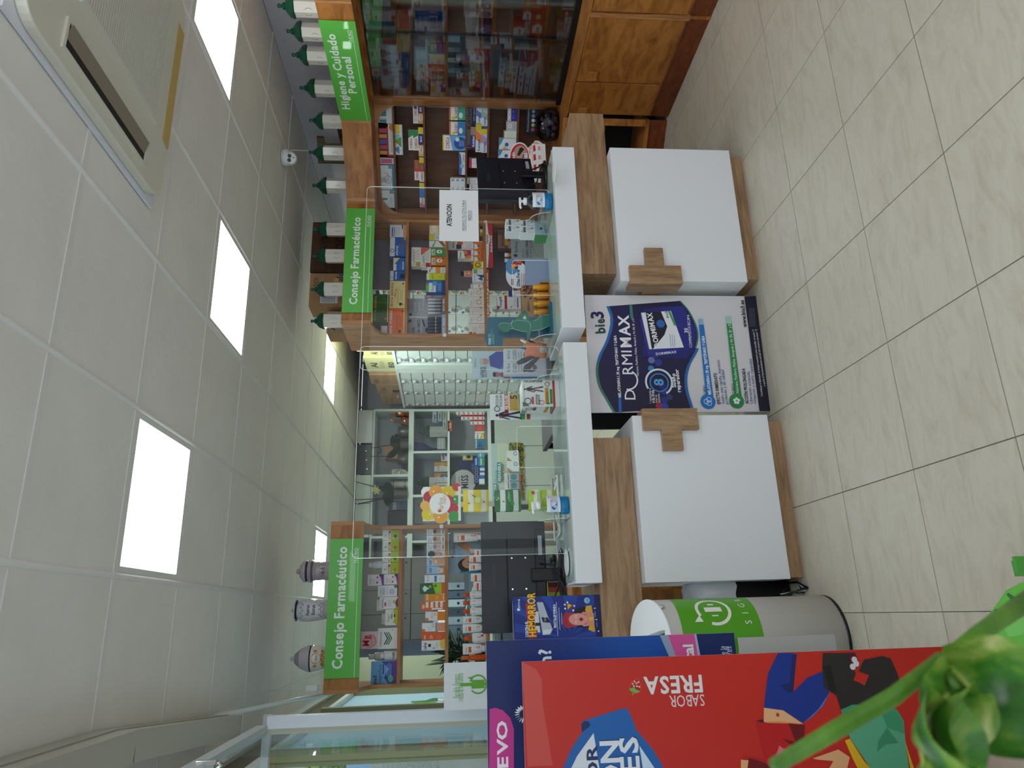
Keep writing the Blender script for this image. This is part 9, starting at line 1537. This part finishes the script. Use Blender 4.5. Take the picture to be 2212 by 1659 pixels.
# ================================================================ the street beyond the glass
st_ = MB(); st_.box(-14, XW-.16, -3, 40, -.12, -.06); o = st_.build('street_ground', ramp_mat('pale_paving', [(.3, '9d9c9a'), (.6, 'aaa9a6')], (1, 1, 1), .8, (3, 6, .6))); struct(o); o.name = 'ground'
pv = None
for i in range(5):
    for j in range(14):
        if pv is None: pv = MB().box(.01, .59, .01, .59, -.06, -.045).build('paving_slab', ramp_mat('paving_slab', [(.3, 'c5c4c0'), (.6, 'd0cfcb')], (2, 2, 2), .8, (3, 6, .6)), o); s = pv
        else: s = pv.copy(); C.objects.link(s)
        s.location = (XW-.2-.6*(i+1), 3+.6*j, 0)
q = PY(13.0); RENDER = ramp_mat('rough_render', [(.35, '8f918f'), (.5, 'a9aba8'), (.65, 'bcbdba')], (6, 6, 6), .9, (4, 8, .7), .9, bumpscale=9)
a0, z0 = q.sz(690, 1700); a1, z1 = q.sz(560, 1575)
o = MB(); o.box(a0-2, a1+.3, 0, .4, -.06, z1+1.2); o = o.build('rendered_house', RENDER); o.location = (0, 13.3, 0); tag(o, 'grey house with rough render across the street', 'building')
for z in (z0-.2,): bx('ledge', a0-2, a1+.34, -.12, 0, z-.06, z+.06, mat('pale_stone', 'd8d2cc', .7), o)
tr_ = empty('street_tree', (q.w(q.sz(725, 1640)[0], 0)).to_tuple(), 0, 'leafy green tree beyond the window glass', 'tree'); tr_.location.y = 11.5; q2 = PY(11.5); a, z = q2.sz(725, 1635); tr_.location.x = a
m = MB(); m.tube([(0, 0, -.06), (.05, 0, 1.4), (.0, .05, z)], [.1, .07, .05], 8); m.build('trunk', mat('bark', '5a4a3a', .9), tr_)
m = MB(); rg = random.Random(1)
for i in range(900):
    d = Vector((rg.gauss(0, 1), rg.gauss(0, 1), rg.gauss(0, 1))).normalized()*(.35+.65*rg.random()**.4); c = Vector((d.x*.42, d.y*.5, z+.05+d.z*.36)); u = Vector((rg.gauss(0, 1), rg.gauss(0, 1), rg.gauss(0, 1))).normalized(); v = u.orthogonal().normalized(); s_ = .035+.03*rg.random()
    m.poly([c-u*s_, c+v*s_*.5, c+u*s_, c-v*s_*.5], lin(rg.choice(('5f8a3c', '7fa04a', '3f6a2c', '9ab45c'))))
o = m.build('crown', MATTE, tr_); o['kind'] = 'stuff'
bq_ = PY(6.2); a0, a1, z0, z1 = bq_.rect(832, 1035, 1606, 1632); bn_ = empty('hanging_banner', bq_.w((a0+a1)/2, 0), 0, 'beige hanging banner with faded lettering outside the glass', 'banner'); w_ = a1-a0
m = MB(); m.col = lin('b7aa9c'); m.box(-w_/2, w_/2, 0, .01, z0, z1); b_ = m.build('cloth', PRINT, bn_); p = MB(); paint(p, [T(.5, .36, .07, 'STYLL', '8a8078', 0, 'c', .8), P([(.35, .2), (.5, .16), (.65, .2), (.5, .26)], '7a8494'), R(.2, .44, .8, .46, '7f8894'), R(.15, .62, .5, .66, '8a909a'), R(.15, .72, .5, .76, '8a909a')], w_, z1-z0, z1=z1); p.build('print', PRINT, b_)
m = MB(); m.tube([(0, .02, -.06), (0, .02, z1+.05)], .012, 8); m.build('pole', ALU, bn_)
def car(cx, y, z, c, lab, s=1.0, rz=0):
    e = empty('parked_car', (cx, y, z), rz, lab, 'car'); m = MB(); m.col = lin(c)
    side = [(-2.0, .25), (2.0, .25), (2.05, .7), (1.3, .82), (.7, 1.32), (-1.2, 1.34), (-1.9, .95), (-2.05, .6)]
    m.prism([(x*s, -.8*s, zz*s) for x, zz in side], (0, -1.6*s, 0)); m.build('body', GLOSS, e)
    m = MB(); gl = lin('3f4a56')
    for sgn in (-1, 1): m.poly([(x*s, sgn*.806*s, zz*s) for x, zz in ((-1.15, .9), (1.1, .86), (.62, 1.27), (-1.1, 1.28))], gl)
    m.poly([(-1.27*s, -.6*s, 1.31*s), (-1.27*s, .6*s, 1.31*s), (-1.9*s, .62*s, .98*s), (-1.9*s, -.62*s, .98*s)], gl); m.build('windows', GLOSS, e)
    for x in (-1.25, 1.25):
        for sgn in (-1, 1): m = MB(); m.lathe([(.31*s, -.1*s), (.31*s, .1*s)], n=18, ax=Matrix.Rotation(math.pi/2, 3, 'X'), c=(x*s, sgn*.75*s, .31*s)); m.build('wheel', BLACK, e)
    m = MB(); 
    for sgn in (-1, 1): m.box(-2.06*s, -2.0*s, sgn*.55*s-.15*s, sgn*.55*s+.15*s, .62*s, .75*s, lin('b03a34'))
    m.build('tail_light', GLOSS, e); return e
for y, (x_, y_), c, lab in ((19, (820, 1650), 'dfe3e8', 'white car parked up the street beyond the glass'), (15, (850, 1655), '8fb4d0', 'pale blue car parked nearest the pink sign beyond the glass')):
    q_ = PY(y); a, z = q_.sz(x_, y_); car(a-.5, y, max(z-.9, -.05), c, lab, 1.0, math.radians(80)); gp_ = MB(); o = bx('plinth_slab', a-3, a+1.2, y-2.6, y+2.6, -.06, max(z-.9, -.05)-.001, _M['pale_paving']); struct(o); o.name = 'kerb_1' if y == 19 else 'kerb_2'
q_ = PY(9.5); a, z = q_.sz(775, 1632); sg_ = empty('blue_sign', (a, 9.5, 0), 0, 'small pale blue square sign on a post beyond the glass', 'sign'); m = MB(); m.col = lin('8fb0dc'); m.box(-.14, .14, 0, .01, z-.14, z+.14); m.build('plate', PRINT, sg_); m = MB(); m.tube([(0, .02, -.06), (0, .02, z+.1)], .018, 8); m.build('post', ALU, sg_)
o = MB(); o.col = lin('e2d4c6'); o.box(-3.2, -.2, 0, .3, 0, 4.6); o = o.build('far_house', MATTE); o.location = (-2.3, 24.5, -.06); tag(o, 'cream far house closing the street beyond the parked cars', 'building')
for i in range(3): wn = MB(); wn.col = lin('3a444e'); wn.box(.0, .5, -.02, 0, 1.6, 2.8); wo = wn.build('window', GLOSS, o); wo.location = (-2.8+.9*i, 0, 0)
